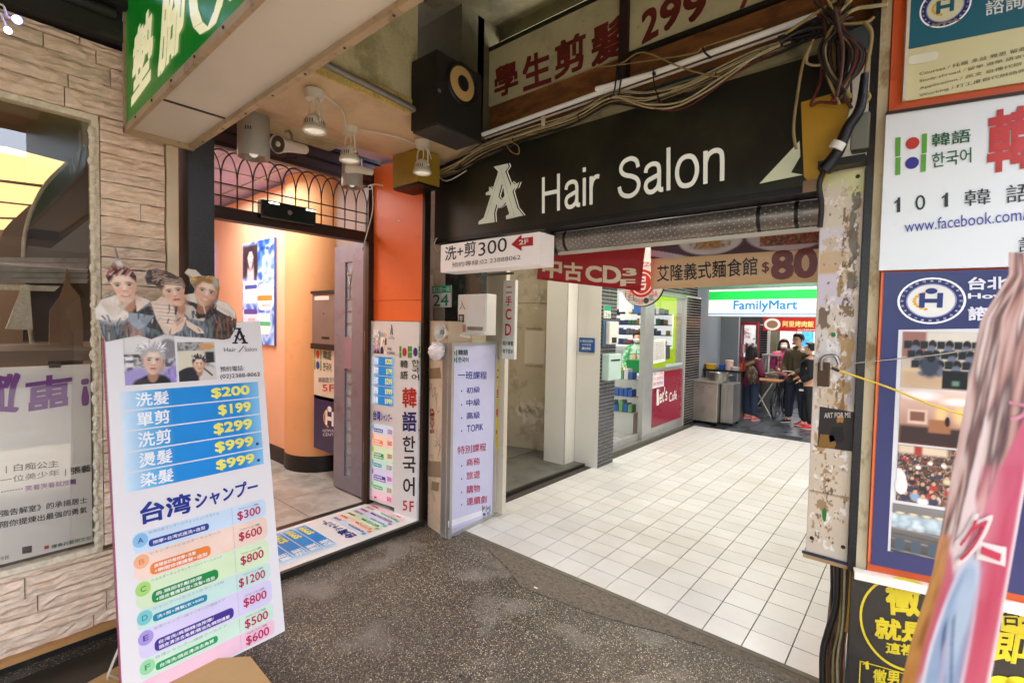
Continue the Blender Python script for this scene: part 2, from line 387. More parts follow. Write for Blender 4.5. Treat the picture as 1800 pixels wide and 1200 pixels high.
def paint(ops, base, nx, ny):
    """a small printed picture: soft ellipses, rectangles, polygons, lines and grain; u right, v up, both 0..1"""
    X, Y = np.meshgrid(np.linspace(0, 1, nx + 1), np.linspace(0, 1, ny + 1))
    A = np.ones((ny + 1, nx + 1, 3)) * np.array(lin(base))
    def lay(mask, col):
        nonlocal A
        A = A * (1 - mask[..., None]) + np.array(lin(col)) * mask[..., None]
    for o in ops:
        k = o[0]
        if k == 'e':
            _, cx, cy, rx, ry, col, soft, *rt = o; th = R(rt[0]) if rt else 0
            dx = X - cx; dy = Y - cy; a = dx * math.cos(th) + dy * math.sin(th); b = -dx * math.sin(th) + dy * math.cos(th)
            d = np.sqrt((a / rx) ** 2 + (b / ry) ** 2); lay(np.clip((1 + soft - d) / (2 * soft + 1e-3), 0, 1), col)
        elif k == 'r':
            _, x0, y0, x1, y1, col, soft = o
            m = np.clip((X - x0) / soft + .5, 0, 1) * np.clip((x1 - X) / soft + .5, 0, 1) * np.clip((Y - y0) / soft + .5, 0, 1) * np.clip((y1 - Y) / soft + .5, 0, 1); lay(m, col)
        elif k == 'g':
            _, c0, c1 = o; A = A * 0 + np.array(lin(c0)) * (1 - Y[..., None]) + np.array(lin(c1)) * Y[..., None]
        elif k == 'l':
            _, x0, y0, x1, y1, wd, col = o; dx = x1 - x0; dy = y1 - y0; L2 = dx * dx + dy * dy + 1e-9
            t = np.clip(((X - x0) * dx + (Y - y0) * dy) / L2, 0, 1); d = np.hypot(X - x0 - t * dx, Y - y0 - t * dy); lay(np.clip((wd - d) / (wd * .5) , 0, 1), col)
        elif k == 'p':
            _, pts, col = o; m = np.zeros_like(X); n = len(pts)
            c = np.zeros(X.shape, bool); j = n - 1
            for i in range(n):
                xi, yi = pts[i]; xj, yj = pts[j]
                if yi != yj: c ^= ((yi > Y) != (yj > Y)) & (X < (xj - xi) * (Y - yi) / (yj - yi) + xi)
                j = i
            lay(c.astype(float), col)
        elif k == 't':
            _, x0, y0, x1, y1, sx, sy, thr, col, amt, seed = o
            N = vnoise(X, Y, sx, sy, seed) * .5 + vnoise(X, Y, sx * 2.7, sy * 2.7, seed + 1) * .3 + vnoise(X, Y, sx * 6, sy * 6, seed + 2) * .2
            ed = np.clip((X - x0) / .06, 0, 1) * np.clip((x1 - X) / .06, 0, 1) * np.clip((Y - y0) / .02, 0, 1) * np.clip((y1 - Y) / .02, 0, 1)
            lay(np.clip((N * (.6 + .4 * ed) - thr) * 30, 0, 1) * (ed > 0) * amt, col)
        elif k == 'n':
            _, x0, y0, x1, y1, sx, sy, cols, amt, seed = o
            N = vnoise(X, Y, sx, sy, seed) * .65 + vnoise(X, Y, sx * 2.3, sy * 2.3, seed + 1) * .35; m = ((X >= x0) & (X <= x1) & (Y >= y0) & (Y <= y1)) * amt
            C = np.array([lin(c) for c in cols]); q = np.clip((N - .25) * 2, 0, .999) * (len(C) - 1); i = q.astype(int); f = (q - i)[..., None]
            D = C[i] * (1 - f) + C[np.minimum(i + 1, len(C) - 1)] * f; A = A * (1 - m[..., None]) + D * m[..., None]
    if any(o[0] == 'p' for o in ops):
        B = np.pad(A, ((1, 1), (1, 1), (0, 0)), 'edge')
        A = (B[1:-1, 1:-1] * 2 + B[:-2, 1:-1] + B[2:, 1:-1] + B[1:-1, :-2] + B[1:-1, 2:]) / 6
    return np.clip(A, 0, 1)
def strands(cx, cy, rx, ry, a0, a1, ln, cols, n, seed, asp=1.0, wd=.004, curl=0.0):
    rn = random.Random(seed); o = []
    for k in range(n):
        a = R(rn.uniform(a0, a1)); r0 = rn.uniform(.55, .95); l = ln * rn.uniform(.5, 1.2); b = a + rn.uniform(-.35, .35) + curl
        x = cx + rx * r0 * math.cos(a) * asp; y = cy + ry * r0 * math.sin(a); o.append(('l', x, y, x + l * math.cos(b) * asp, y + l * math.sin(b), wd * rn.uniform(.6, 1.4), rn.choice(cols)))
    return o
def face(cx, cy, s, hair='#2a211e', skin='#e8bfa2', asp=1.0, tilt=0, style='short', smile=True, lip='#b04a44', shade='#b98468'):
    """a portrait head; s is half its height, asp corrects for the picture's shape"""
    x = lambda d: cx + (d[0] * math.cos(R(tilt)) - d[1] * math.sin(R(tilt))) * s * asp
    y = lambda d: cy + (d[0] * math.sin(R(tilt)) + d[1] * math.cos(R(tilt))) * s
    E = lambda dx, dy, rx, ry, c, so, r=0: ('e', x((dx, dy)), y((dx, dy)), rx * s * asp, ry * s, c, so, tilt + r)
    o = []
    if style == 'long': o += [E(0, -.1, .95, 1.35, hair, .08)]
    o += [E(0, -.98, .34, .5, shade, .15), E(0, .30, .78, .86, hair, .08), E(-.66, -.05, .10, .20, shade, .2), E(.66, -.05, .10, .20, shade, .2)]
    o += [E(0, .02, .63, .74, skin, .05), E(0, -.38, .46, .56, skin, .06), E(.30, -.25, .30, .5, shade, .9), E(-.1, -.1, .42, .6, skin, .6), E(0, .42, .40, .2, '#f6dcc8', .8)]
    o += [E(0, .88, .60, .26, hair, .2), E(-.54, .60, .18, .34, hair, .35, -18), E(.54, .60, .18, .34, hair, .35, 18)]
    for q in (-1, 1):
        o += [E(.27 * q, .19, .17, .028, '#3a2822', .5, -7 * q), E(.27 * q, .05, .15, .055, '#f2e4dc', .35), E(.27 * q, .055, .085, .055, '#1c1412', .35), E(.27 * q, .095, .16, .022, '#2a1c18', .5, -5 * q), E(.32 * q, -.24, .15, .12, '#e8ab92', 1.0)]
    o += [E(.02, -.08, .06, .22, '#f8dfcc', .8), E(.02, -.27, .12, .06, '#e0aa8c', .6), E(-.05, -.31, .035, .018, '#7a4a3a', .6), E(.09, -.31, .035, .018, '#7a4a3a', .6)]
    o += [E(0, -.52, .22, .075, lip, .25), E(0, -.60, .16, .03, '#dba088', .8)] + ([E(0, -.505, .17, .032, '#fbf2ee', .3)] if smile else [])
    return o

def skinmesh(name, V, E, RAD, m, parent, sub=1, smooth=True):
    me = bpy.data.meshes.new(name); me.from_pydata([tuple(v) for v in V], E, []); o = bpy.data.objects.new(name, me); COL.objects.link(o)
    o.modifiers.new('s', 'SKIN'); o.modifiers.new('u', 'SUBSURF').levels = sub
    for i, r in enumerate(RAD):
        d = me.skin_vertices[0].data[i]; d.radius = (r, r) if not isinstance(r, tuple) else r; d.use_root = (i == 0)
    dg = bpy.context.evaluated_depsgraph_get(); nm = bpy.data.meshes.new_from_object(o.evaluated_get(dg)); nm.name = name
    bpy.data.objects.remove(o); bpy.data.meshes.remove(me)
    nm.materials.clear(); nm.materials.append(m)
    nm.polygons.foreach_set('use_smooth', [smooth] * len(nm.polygons)); return link(name, nm, parent)

# ============================================================ THE SETTING
M_dark = mat('dark_steel', '#1c1a16', .6, .2, .3, 5, .3, 60, dirt=('#3b3527', 6, .5, .7, .6))
M_white = mat('white_paint', '#d9d4c8', .45, 0, .05, 3, .05, 30, dirt=('#8c7c60', 5, .6, .8, .35))
M_cream = mat('cream_paint', '#cfc4ae', .5, 0, .06, 2, .05, 20, dirt=('#8a7450', 4, .58, .8, .35))
M_black = mat('black_metal', '#0f0e0d', .45, 0, .2, 6)
M_steel = mat('stainless_steel', '#9b9892', .32, .9, .12, 4, .1, 80)
M_alu = mat('aluminium', '#b6b5b0', .4, .7, .06, 5)
M_brown = mat('brown_metal', '#3a2d22', .45, .5, .15, 6)
M_plast = mat('white_plastic', '#ddd8cb', .4, 0, .04, 6, dirt=('#9b8c6c', 9, .6, .8, .4))
P_paper = print_mat('printed_paper', .5)
P_vinyl = print_mat('printed_vinyl', .3, 0, .1)
P_lit = print_mat('lit_sign_face', .35, .05, .03)
P_lit2 = print_mat('bright_lit_sign_face', .35, .05, .02)

# ---- ground far out
struct(MB().box(-60, 60, -60, 60, -.3, -.03).build('ground', mat('street_asphalt', '#2b2a28', .9, 0, .2, 2, .3, 60)))
# ---- aggregate walkway: washed pebbles
def aggregate():
    m = bpy.data.materials.new('washed_pebble'); m.use_nodes = True; n = m.node_tree.nodes; L = m.node_tree.links; b = n['Principled BSDF']
    g = n.new('ShaderNodeNewGeometry'); v = n.new('ShaderNodeTexVoronoi'); v.inputs['Scale'].default_value = 150
    L.new(g.outputs['Position'], v.inputs['Vector']); v.inputs['Randomness'].default_value = 1
    sep = n.new('ShaderNodeSeparateColor'); L.new(v.outputs['Color'], sep.inputs[0])
    cr = n.new('ShaderNodeValToRGB'); cr.color_ramp.interpolation = 'LINEAR'; e = cr.color_ramp.elements
    e[0].position = 0; e[0].color = (*lin('#3f352a'), 1); e[1].position = 1; e[1].color = (*lin('#efe6d2'), 1)
    for p, c in ((.3, '#62533f'), (.55, '#7c6c56'), (.78, '#978668'), (.90, '#cfc2a4')):
        k = e.new(p); k.color = (*lin(c), 1)
    L.new(sep.outputs[0], cr.inputs[0])
    dr = n.new('ShaderNodeMapRange'); dr.inputs[1].default_value = .25; dr.inputs[2].default_value = .62; dr.inputs[3].default_value = 0; dr.inputs[4].default_value = 1
    L.new(v.outputs['Distance'], dr.inputs[0])
    mx = n.new('ShaderNodeMix'); mx.data_type = 'RGBA'; L.new(dr.outputs[0], mx.inputs[0]); L.new(cr.outputs[0], mx.inputs[6]); mx.inputs[7].default_value = (*lin('#372e24'), 1)
    t = n.new('ShaderNodeTexNoise'); t.inputs['Scale'].default_value = 1.6; t.inputs['Detail'].default_value = 9; t.inputs['Roughness'].default_value = .62; L.new(g.outputs['Position'], t.inputs['Vector'])
    r = n.new('ShaderNodeMapRange'); r.inputs[1].default_value = .3; r.inputs[2].default_value = .72; r.inputs[3].default_value = .62; r.inputs[4].default_value = 1.32; L.new(t.outputs[0], r.inputs[0])
    mm = n.new('ShaderNodeMix'); mm.data_type = 'RGBA'; mm.blend_type = 'MULTIPLY'; mm.inputs[0].default_value = 1; L.new(mx.outputs[2], mm.inputs[6]); L.new(r.outputs[0], mm.inputs[7])
    # worn patches where cement smears over the pebbles
    t2 = n.new('ShaderNodeTexNoise'); t2.inputs['Scale'].default_value = 2.7; t2.inputs['Detail'].default_value = 8; L.new(g.outputs['Position'], t2.inputs['Vector'])
    r2 = n.new('ShaderNodeMapRange'); r2.inputs[1].default_value = .54; r2.inputs[2].default_value = .70; r2.inputs[3].default_value = 0; r2.inputs[4].default_value = .62; L.new(t2.outputs[0], r2.inputs[0])
    m3 = n.new('ShaderNodeMix'); m3.data_type = 'RGBA'; L.new(r2.outputs[0], m3.inputs[0]); L.new(mm.outputs[2], m3.inputs[6]); m3.inputs[7].default_value = (*lin('#8a8276'), 1)
    L.new(m3.outputs[2], b.inputs['Base Color']); b.inputs['Roughness'].default_value = .42
    bp = n.new('ShaderNodeBump'); bp.inputs['Strength'].default_value = .7; bp.inputs['Distance'].default_value = .004; bp.invert = True
    L.new(v.outputs['Distance'], bp.inputs['Height']); L.new(bp.outputs[0], b.inputs['Normal']); return m
M_agg = aggregate()
struct(MB().box(-3.6, 2.4, -9, 2.975, -.15, 0).build('walkway', M_agg))
mb = MB()                                                            # the crack and the darker repair strip along the tiles
pts = [(-2.65, 2.86), (-2.3, 2.72), (-2.1, 2.60), (-1.85, 2.63), (-1.6, 2.66), (-1.35, 2.72), (-1.12, 2.79), (-.9, 2.83)]
for (x0, y0), (x1, y1) in zip(pts, pts[1:]):
    k = random.uniform(.003, .007); mb.add([(x0, y0, .0015), (x1, y1, .0015), (x1, y1 + k, .0015), (x0, y0 + k * .7, .0015)], [(0, 1, 2, 3)])
struct(mb.build('floor_crack', mat('crack_dirt', '#15120f', .95)))
fp_ = [(pts[0][0] + (pts[-1][0] - pts[0][0]) * k / 40) for k in range(41)]; vs = [(x, float(np.interp(x, [a for a, b in pts], [b for a, b in pts])) + random.uniform(-.008, .018), .001) for x in fp_]; vs2 = [(-3.05, 2.90, .001)] + vs + [(-.30, 2.86, .001), (-.30, 2.944, .001), (-3.05, 2.944, .001)]
struct(MB().add(vs2, [tuple(range(len(vs2)))]).build('coarse_repair_strip', mat('dark_coarse_mortar', '#6a5f4f', .8, 0, .35, 30, 1.2, 90, dirt=[('#8a7f6c', 70, .55, .62, .8), ('#221d17', 45, .56, .66, .8)])))
lt = MB(); rr0 = random.Random(12)
for k in range(26):
    x, y = rr0.uniform(-2.9, -.5), rr0.uniform(1.1, 2.85); r0 = rr0.uniform(.004, .011)
    lt.add([(x + r0 * math.cos(a) * rr0.uniform(.7, 1.2), y + r0 * math.sin(a) * rr0.uniform(.7, 1.2), .0012 + (.001 if a == 0 else 0)) for a in np.arange(0, 6.2, .9)], [tuple(range(7))])
stuff(lt.build('gum_spots', mat('old_gum', '#2f2a24', .7)))
tag(MB().bevbox(-2.02, -1.99, 2.66, 2.672, .001, .006, .002).build('paper_scrap', M_white), 'tiny white paper scrap on the pebbled walkway near tiles', 'scrap')
struct(MB().box(-3.08, -.1, 2.945, 2.982, -.05, .004).build('floor_joint_strip', mat('joint_cement', '#6b6353', .8, 0, .2, 12, .3, 90)))
struct(MB().box(2.4, 40, -30, 30, -.3, -.12).build('road', mat('pale_concrete_road', '#aca89c', .9, 0, .2, 3, .3, 60)))

# ---- alley of cream tiles: each near tile an object
M_tile = mat('cream_floor_tile', '#d6d2ca', .36, 0, .05, 1.5, .03, 10, dirt=[('#b8a88e', .9, .48, .70, .38), ('#a39884', 60, .60, .74, .25), ('#5d564a', 38, .64, .76, .4)], obj_var=.06)
struct(MB().box(-3.62, .3, 2.975, 9.2, -.15, -.006).build('alley_floor', mat('tile_grout', '#453e34', .9)))
af = bpy.data.objects['alley_floor']
TW, TD = .2257, .2056
def tile_mesh(dx, dy, h=.006):
    mb_ = MB(); mb_.add([(-dx / 2, -dy / 2, -h), (dx / 2, -dy / 2, -h), (dx / 2, dy / 2, -h), (-dx / 2, dy / 2, -h),
        (-dx / 2 + .001, -dy / 2 + .001, 0), (dx / 2 - .001, -dy / 2 + .001, 0), (dx / 2 - .001, dy / 2 - .001, 0), (-dx / 2 + .001, dy / 2 - .001, 0)],
        [(4, 5, 6, 7), (0, 1, 5, 4), (1, 2, 6, 5), (2, 3, 7, 6), (3, 0, 4, 7)])
    me = bpy.data.meshes.new('tile'); me.from_pydata(mb_.v, [], mb_.f); me.materials.append(M_tile); return me
tme = tile_mesh(TW - .0048, TD - .0048)
far = MB(); cnt = 0; aloc = np.array(af.location)
for j in range(31):
    for i in range(15):
        x = -.29 + TW * .5 - TW * (i - 1); y = 2.984 + TD * (j + .5)
        if x < -3.4 or y > 9.2: continue
        if cnt < 296:
            o = link('tile', tme, af); o.location = (x - aloc[0], y - aloc[1], -aloc[2] + random.uniform(-.0007, .0007)); cnt += 1
            o.rotation_euler = (R(random.uniform(-.12, .12)), R(random.uniform(-.12, .12)), R(random.uniform(-.15, .15)))
        else: far.box(x - TW / 2 + .0024, x + TW / 2 - .0024, y - TD / 2 + .0024, y + TD / 2 - .0024, -.006, 0)
stuff(far.build('far_floor_tiles', M_tile, af))
# ---- dark stone street beyond
M_dst = mat('dark_stone_tile', '#4c5055', .3, 0, .2, 3, .1, 30, dirt=('#25282b', 4, .45, .65, .7), obj_var=.2)
struct(MB().box(-9, 6, 9.2, 24, -.2, -.01).build('dark_street', mat('dark_grout', '#17181a', .8)))
ds = bpy.data.objects['dark_street']; dl = np.array(ds.location)
t4 = MB(); t4.box(-.148, .148, -.298, .298, -.01, 0); me4 = bpy.data.meshes.new('paving_stone'); me4.from_pydata(t4.v, [], t4.f); me4.materials.append(M_dst)
for i in range(12):
    for j in range(9):
        o = link('paving_stone', me4, ds); o.location = (-3.3 + .3 * i - dl[0] + .15, 9.5 + .6 * j + (.3 if i % 2 else 0) - dl[1], -dl[2] + random.uniform(-.001, .001))

# ---- the buildings across the street, which the shop glass mirrors
ob_ = thing('opposite_building', 'brown tiled building across the street behind the camera', 'building', (14, 0, -.1))
MB().box(14, 15, -26, 26, -.1, 6.6).build('wall', mat('brown_tile_wall', '#8a6e52', .7, 0, .2, .8), ob_)
for i in range(13):
    for k in range(2): MB().box(13.95, 14.02, -24 + 4 * i, -21.6 + 4 * i, 1.0 + 3.2 * k, 3.2 + 3.2 * k).build('window', mat('dark_window', '#2e2a28', .2), ob_)
MB().prism([(14, -26, 3.9), (12.2, -26, 3.2), (12.2, -26, 3.1), (14, -26, 3.6)], (0, 52, 0)).build('awning', mat('awning_brown', '#6a4a32', .7), ob_)
# ---- ceiling and beams of the arcade
M_ceil = mat('dark_ceiling_concrete', '#6e684c', .9, 0, .25, 1.5, .4, 25, dirt=('#2e2b1c', 2.5, .45, .65, .7))
M_beam = mat('stained_beam_plaster', '#cfc79a', .85, 0, .12, 2, .35, 45, dirt=[('#6a6238', 3, .5, .68, .6), ('#2c2a1c', 30, .64, .75, .6)], fine=.12)
M_yel = mat('flaking_yellow_plaster', '#cbb368', .85, 0, .15, 3, .5, 30, dirt=[('#6b5526', 5, .48, .64, .7), ('#c9c1a0', 9, .6, .7, .7)], fine=.15)
M_soff = mat('tan_soffit_paint', '#d9bd96', .55, 0, .1, 2, .15, 12, dirt=('#8a7048', 3, .5, .75, .5))
struct(MB().box(-4.4, 2.4, -9, 3.4, 4.3, 4.45).build('arcade_ceiling', M_ceil))
# cross ribs of the ceiling
mb = MB()
for y in (.2, 1.3, 2.25): mb.box(-2.8, 2.4, y, y + .1, 4.12, 4.32)
struct(mb.build('ceiling_ribs', M_ceil))
bm_ = MB().box(-4.12, -2.88, .985, 2.262, 3.36, 4.5).build('facade_beam', M_beam); struct(bm_)
mb = MB(); mb.box(-2.878, -2.855, .985, 2.93, 3.342, 3.44); mb.box(-2.89, -2.86, 2.262, 2.93, 3.34, 3.52)
mb.build('flaking_edge', M_yel, bm_)
# the soffit bellies down and curves up towards the fascia
mb = MB(); vs = []; fs = []; NX, NY = 12, 14
for j in range(NY + 1):
    for i in range(NX + 1):
        x = -3.72 + .85 * i / NX; y = .985 + 1.95 * j / NY
        z = 3.345 - .055 * math.sin(math.pi * min(1, i / NX * 1.05)) - .03 * (1 - i / NX)
        vs.append((x, y, z))
for j in range(NY):
    for i in range(NX): k = j * (NX + 1) + i; fs.append((k, k + NX + 1, k + NX + 2, k + 1))
mb.add(vs, fs, True); mb.build('soffit', M_soff, bm_)
pp = MB(); pp.tube([at(520, 85, 'x', -2.83), at(570, 112, 'x', -2.83), at(690, 172, 'x', -2.83), at(812, 239, 'x', -2.83)], .022, 10)
tag(pp.build('conduit_pipe', mat('grey_pipe', '#8f8b80', .35, .4, .1, 9)), 'grey pipe running along the lower edge of the yellowish beam', 'pipe')
tag(MB().box(-2.88, -2.80, 2.80, 2.87, 3.40, 4.4).build('steel_post', mat('maroon_steel', '#2a1512', .6, .1, .25, 6)), 'thin dark maroon steel post dropping from ceiling beside the speaker', 'post')

# ---- rusty lintel beam over the alley with the old board
M_rust = mat('rusty_steel', '#8a5a2c', .8, .1, .3, 5, .4, 40, dirt=[('#4a2c14', 6, .45, .62, .6), ('#8d5a26', 12, .58, .72, .5)], stretch=(1, 1, 3))
FS = FY(2.93)
ln = thing('lintel_beam', 'rusty brown steel beam crossing above the black salon sign', 'beam', (-1.2, 3.0, 3.36))
pz = lambda x, y, Y: FY(Y).px(x, y)
MB().box(-2.86, .35, 2.96, 3.2, 3.36, 3.70).build('web', M_rust, ln)
MB().box(-2.86, .35, 2.93, 3.2, 3.335, 3.36).build('flange', mat('teal_steel', '#173237', .6, .1, .2, 5), ln)
MB().box(-3.5, .35, 3.05, 3.3, 4.2, 4.6).build('upper_wall', M_ceil, ln)
MB().box(-3.5, -2.8, 2.62, 3.2, 3.345, 4.4).build('corner_wall', mat('dark_plaster', '#5a5640', .9, 0, .2, 4, .3, 30), ln)

# old student-cut board, in front of the rust
FO = FY(2.93)
ob = thing('old_sign_board', 'aged cream sign board with faded red Chinese characters and 299', 'sign', (-1.9, 2.95, 3.62))
M_old = mat('aged_board', '#c4bf98', .7, 0, .12, 2, .1, 30, dirt=[('#7a7552', 3, .5, .7, .5), ('#2a2717', 14, .62, .74, .6)])
MB().box(-2.84, -1.60, 2.935, 2.958, 3.635, 4.07).build('board_panel', M_old, ob)
MB().box(-1.54, .35, 2.935, 2.958, 3.635, 4.07).build('board_panel', M_old, ob)
MB().box(-1.60, -1.54, 2.90, 2.958, 3.45, 4.2).build('dividing_bar', mat('dark_red_bar', '#2b1410', .6, 0, .2, 6), ob)
mb = MB(); mb.box(-2.86, -1.6, 2.925, 2.958, 4.07, 4.10); mb.box(-1.54, .35, 2.925, 2.958, 4.07, 4.10); mb.box(-1.54, .35, 2.925, 2.958, 3.61, 3.635); mb.build('frame', M_dark, ob)
p = Print(Fr((0, 2.935, 0), (1, 0, 0), (0, 0, 1)))
OR = '#7a2b22'
for ch, bl, br, tl in (('學', (870, 175), (912, 160), (868, 122)), ('生', (920, 162), (970, 145), (918, 103)), ('剪', (975, 142), (1030, 120), (975, 78)), ('髮', (1040, 120), (1098, 95), (1038, 52)),
                       ('2', (1128, 80), (1158, 63), (1128, 24)), ('9', (1160, 62), (1198, 42), (1160, 6)), ('9', (1203, 46), (1245, 28), (1200, -8)), ('/', (1300, 18), (1322, 8), (1310, -30))):
    p.tpx(ch, bl, br, tl, OR, bold=.035)
p.build('lettering', print_mat('faded_paint', .7, 0, .25), ob)

# ============================================================ LEFT: STONE WALL WITH SHOP WINDOW
sw = struct(MB().box(-3.75, -3.50, -2.5, .925, .12, .545).build('stone_wall', mat('joint_mortar', '#6f5c44', .95, 0, .2, 8, .3, 50)))  # mortar behind the stones has its own even dark tone
def child_box(name, m, par, *a, **k): return MB().box(*a).build(name, m, par, **k)
mw = MB().box(-3.75, -3.50, -2.5, .925, 2.93, 3.35).box(-3.75, -3.50, .56, .925, .545, 2.93); mw.build('backing', MATS['joint_mortar'], sw)
M_stone = mat('split_sandstone', '#e6cdb2', .85, 0, .10, 5, 3.0, 16, dirt=[('#a8845e', 9, .56, .74, .45), ('#f0dcc2', 14, .58, .72, .5), ('#7a5c40', 30, .66, .74, .5)], stretch=(1, .42, 1.35), obj_var=.06, fine=.10)
rs = random.Random(3)
def stone(y0, y1, z0, z1, front=-3.46):
    ny = max(4, min(12, int((y1 - y0) / .035))); nz = max(3, min(6, int((z1 - z0) / .018))); g = .0024
    prd = rs.uniform(-.008, .012); ph = rs.uniform(0, 9); tilt = rs.uniform(-.05, .05); vs = []; fs = []
    for j in range(nz + 1):
        for i in range(ny + 1):
            yy = y0 + g + (y1 - y0 - 2 * g) * i / ny; zz = z0 + g + (z1 - z0 - 2 * g) * j / nz
            edge = i in (0, ny) or j in (0, nz)
            if 0 < j < nz: zz += rs.uniform(-.006, .006)
            ledge = .013 * ((j + int(ph) + (1 if math.sin(yy * 7 + ph * 3) > .3 else 0)) % 2) + .005 * math.sin(yy * 19 + ph + j * 2)
            x = front + prd + (ledge + rs.uniform(-.006, .007) if not edge else .001 + rs.uniform(-.002, .002)) + tilt * (yy - y0) * .1
            if j == 0 or j == nz: zz += rs.uniform(-.0025, .0025)
            vs.append((x, yy, zz))
    for j in range(nz):
        for i in range(ny): k = j * (ny + 1) + i; fs.append((k, k + 1, k + ny + 2, k + ny + 1))
    b = len(vs); per = [i for i in range(ny + 1)] + [(j) * (ny + 1) + ny for j in range(1, nz + 1)] + [nz * (ny + 1) + i for i in range(ny - 1, -1, -1)] + [j * (ny + 1) for j in range(nz - 1, 0, -1)]
    for q in per: v = vs[q]; vs.append((-3.505, v[1], v[2]))
    for k in range(len(per)): fs.append((per[k], b + k, b + (k + 1) % len(per), per[(k + 1) % len(per)]))
    MB().add(vs, fs).build('stone', M_stone, sw)
def course(ya, yb, za, zb, lo, hi, zs=(.05, .10)):
    z = za
    while z < zb - .02:
        h = min(rs.uniform(*zs), zb - z)
        if zb - z - h < .03: h = zb - z
        y = ya - rs.uniform(0, .2) if yb - ya > .6 else ya
        while y < yb - .02:
            l = rs.uniform(lo, hi)
            if yb - y - l < .09: l = yb - y
            stone(max(y, ya), y + l, z, z + h); y += l
        z += h
course(.565, .862, .56, 2.93, .16, .40, (.055, .10))
course(-.7, .862, .12, .53, .22, .5, (.07, .12))
course(-.7, .862, 2.935, 3.32, .2, .5, (.06, .11))
MB().box(-3.52, -3.44, .868, .925, .06, 2.9).build('trim', mat('pale_trim', '#d8c3a2', .7, 0, .1, 4, .3, 40), sw)
# base under the stones and the dark recess
struct(MB().box(-3.75, -3.53, -2.5, .93, 0, .12).build('wall_base', M_dark))
struct(MB().box(-3.53, -3.42, -2.5, .93, .09, .12).build('wall_ledge', mat('varnished_wood', '#a97b48', .5, 0, .15, 3, .1, 30, stretch=(1, .2, 2))))
# window
wd = thing('shop_window', 'large shop window set in the pale split stone wall', 'window', (-3.48, 0, .55))
M_cau = mat('crumbling_sealant', '#e6d9bd', .8, 0, .15, 30, 1.5, 60)
mb = MB(); mb.box(-3.53, -3.47, -1.6, .56, .53, .56); mb.box(-3.53, -3.465, -1.6, .56, 2.905, 2.935); mb.box(-3.53, -3.466, .532, .563, .56, 2.905)
mb.build('frame', M_cau, wd)
sb = MB(); zz = .56; rq = random.Random(5)
while zz < 2.88:
    h = rq.uniform(.02, .06); sb.ball((-3.466, .535 + rq.uniform(-.006, .006), zz), .010, rq.uniform(.012, .022), h * .6, 6, 4); zz += h
stuff(sb.build('sealant_bead', M_cau, wd))
MB().quad((-3.49, -1.6, .56), (-3.49, .54, .56), (-3.49, .54, 2.91), (-3.49, -1.6, 2.91)).build('pane', glass('window_glass', (.95, .95, .93), .01, .06), wd)
# behind the glass: dim room; added glowing panels and shapes stand in for street reflections
M_dim = mat('dim_brown_wall', '#5c4736', .7, 0, .15, 2)
struct(MB().box(-6.4, -6.3, -2.5, .9, 0, 3.4).box(-6.3, -3.75, .87, .9, 0, 3.4).box(-6.3, -3.75, -2.5, -2.45, 0, 3.4).box(-6.4, -3.75, -2.5, .9, 3.3, 3.4).build('display_room', M_dim))
FW = FX(-4.6)
def on(x, y, X): return tuple(at(x, y, 'x', X))
bt = thing('reflected_light_boxes', 'warm glowing ceiling panels seen through the shop window', 'ceiling light', (-4.6, 0, 2.6))  # added panels stand in for light boxes mirrored in the pane
ML = mat('warm_reflection_glow', '#ffd08a', .5, 0, .02, 3, emit=.2)  # glow stands in for light boxes mirrored in the pane
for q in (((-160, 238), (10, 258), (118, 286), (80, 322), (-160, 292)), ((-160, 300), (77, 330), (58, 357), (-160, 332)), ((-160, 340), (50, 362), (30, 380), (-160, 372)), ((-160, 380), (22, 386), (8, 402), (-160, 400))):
    a = [np.array(on(x, y, -4.6)) for x, y in q]; MB().prism(a, (-.06, 0, 0)).build('reflected_glow_panel', ML, bt)
M_cv = mat('reflected_brown', '#8a6a48', .5, 0, .1, 2)
M_cv2 = mat('reflected_dark_brown', '#4d3a2b', .6, 0, .1, 2)
cv = thing('reflected_curves', 'brown curved partition panels behind the window glass', 'partition', (-4.5, 0, .6))  # added panels take the place of curves mirrored in the pane
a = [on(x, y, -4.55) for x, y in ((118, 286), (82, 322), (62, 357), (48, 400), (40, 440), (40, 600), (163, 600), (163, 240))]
MB().prism([np.array(v) for v in a], (-.04, 0, 0)).build('panel', M_cv2, cv)  # stand-in for a dark curve mirrored in the pane
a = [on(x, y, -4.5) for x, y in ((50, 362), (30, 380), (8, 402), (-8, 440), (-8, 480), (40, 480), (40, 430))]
MB().prism([np.array(v) for v in a], (-.04, 0, 0)).build('panel', M_cv, cv)  # stand-in for a curve mirrored in the pane
MB().tube([on(x, y, -4.45) for x, y in ((118, 286), (82, 322), (60, 360), (46, 400), (41, 440), (42, 500), (50, 560), (58, 615))], .012, 6).build('edge_trim', M_cau, cv)  # edge of the stand-in curves
a = [on(x, y, -4.48) for x, y in ((44, 440), (50, 432), (90, 436), (140, 398), (163, 380), (163, 470), (44, 452))]
MB().prism([np.array(v) for v in a], (-.02, 0, 0)).build('reflected_roof', mat('reflected_roof_grey', '#8b8379', .6, 0, .1, 3), cv)
aw = thing('reflected_roof_ledge', 'grey weathered little roof ledge behind the window glass', 'awning', (-4.3, 0, 2.0))  # added slats stand in for a roof mirrored in the pane
for k in range(5):
    y0 = 452 + k * 9; MB().prism([np.array(on(x, y, -4.42 + k * .02)) for x, y in ((-60, y0), (155, y0 + 2), (152, y0 + 10), (-60, y0 + 9))], (.02, 0, 0)).build('reflected_slat', mat('reflected_slat_grey', '#a39c90', .7, 0, .25, 9, .3, 40), aw)
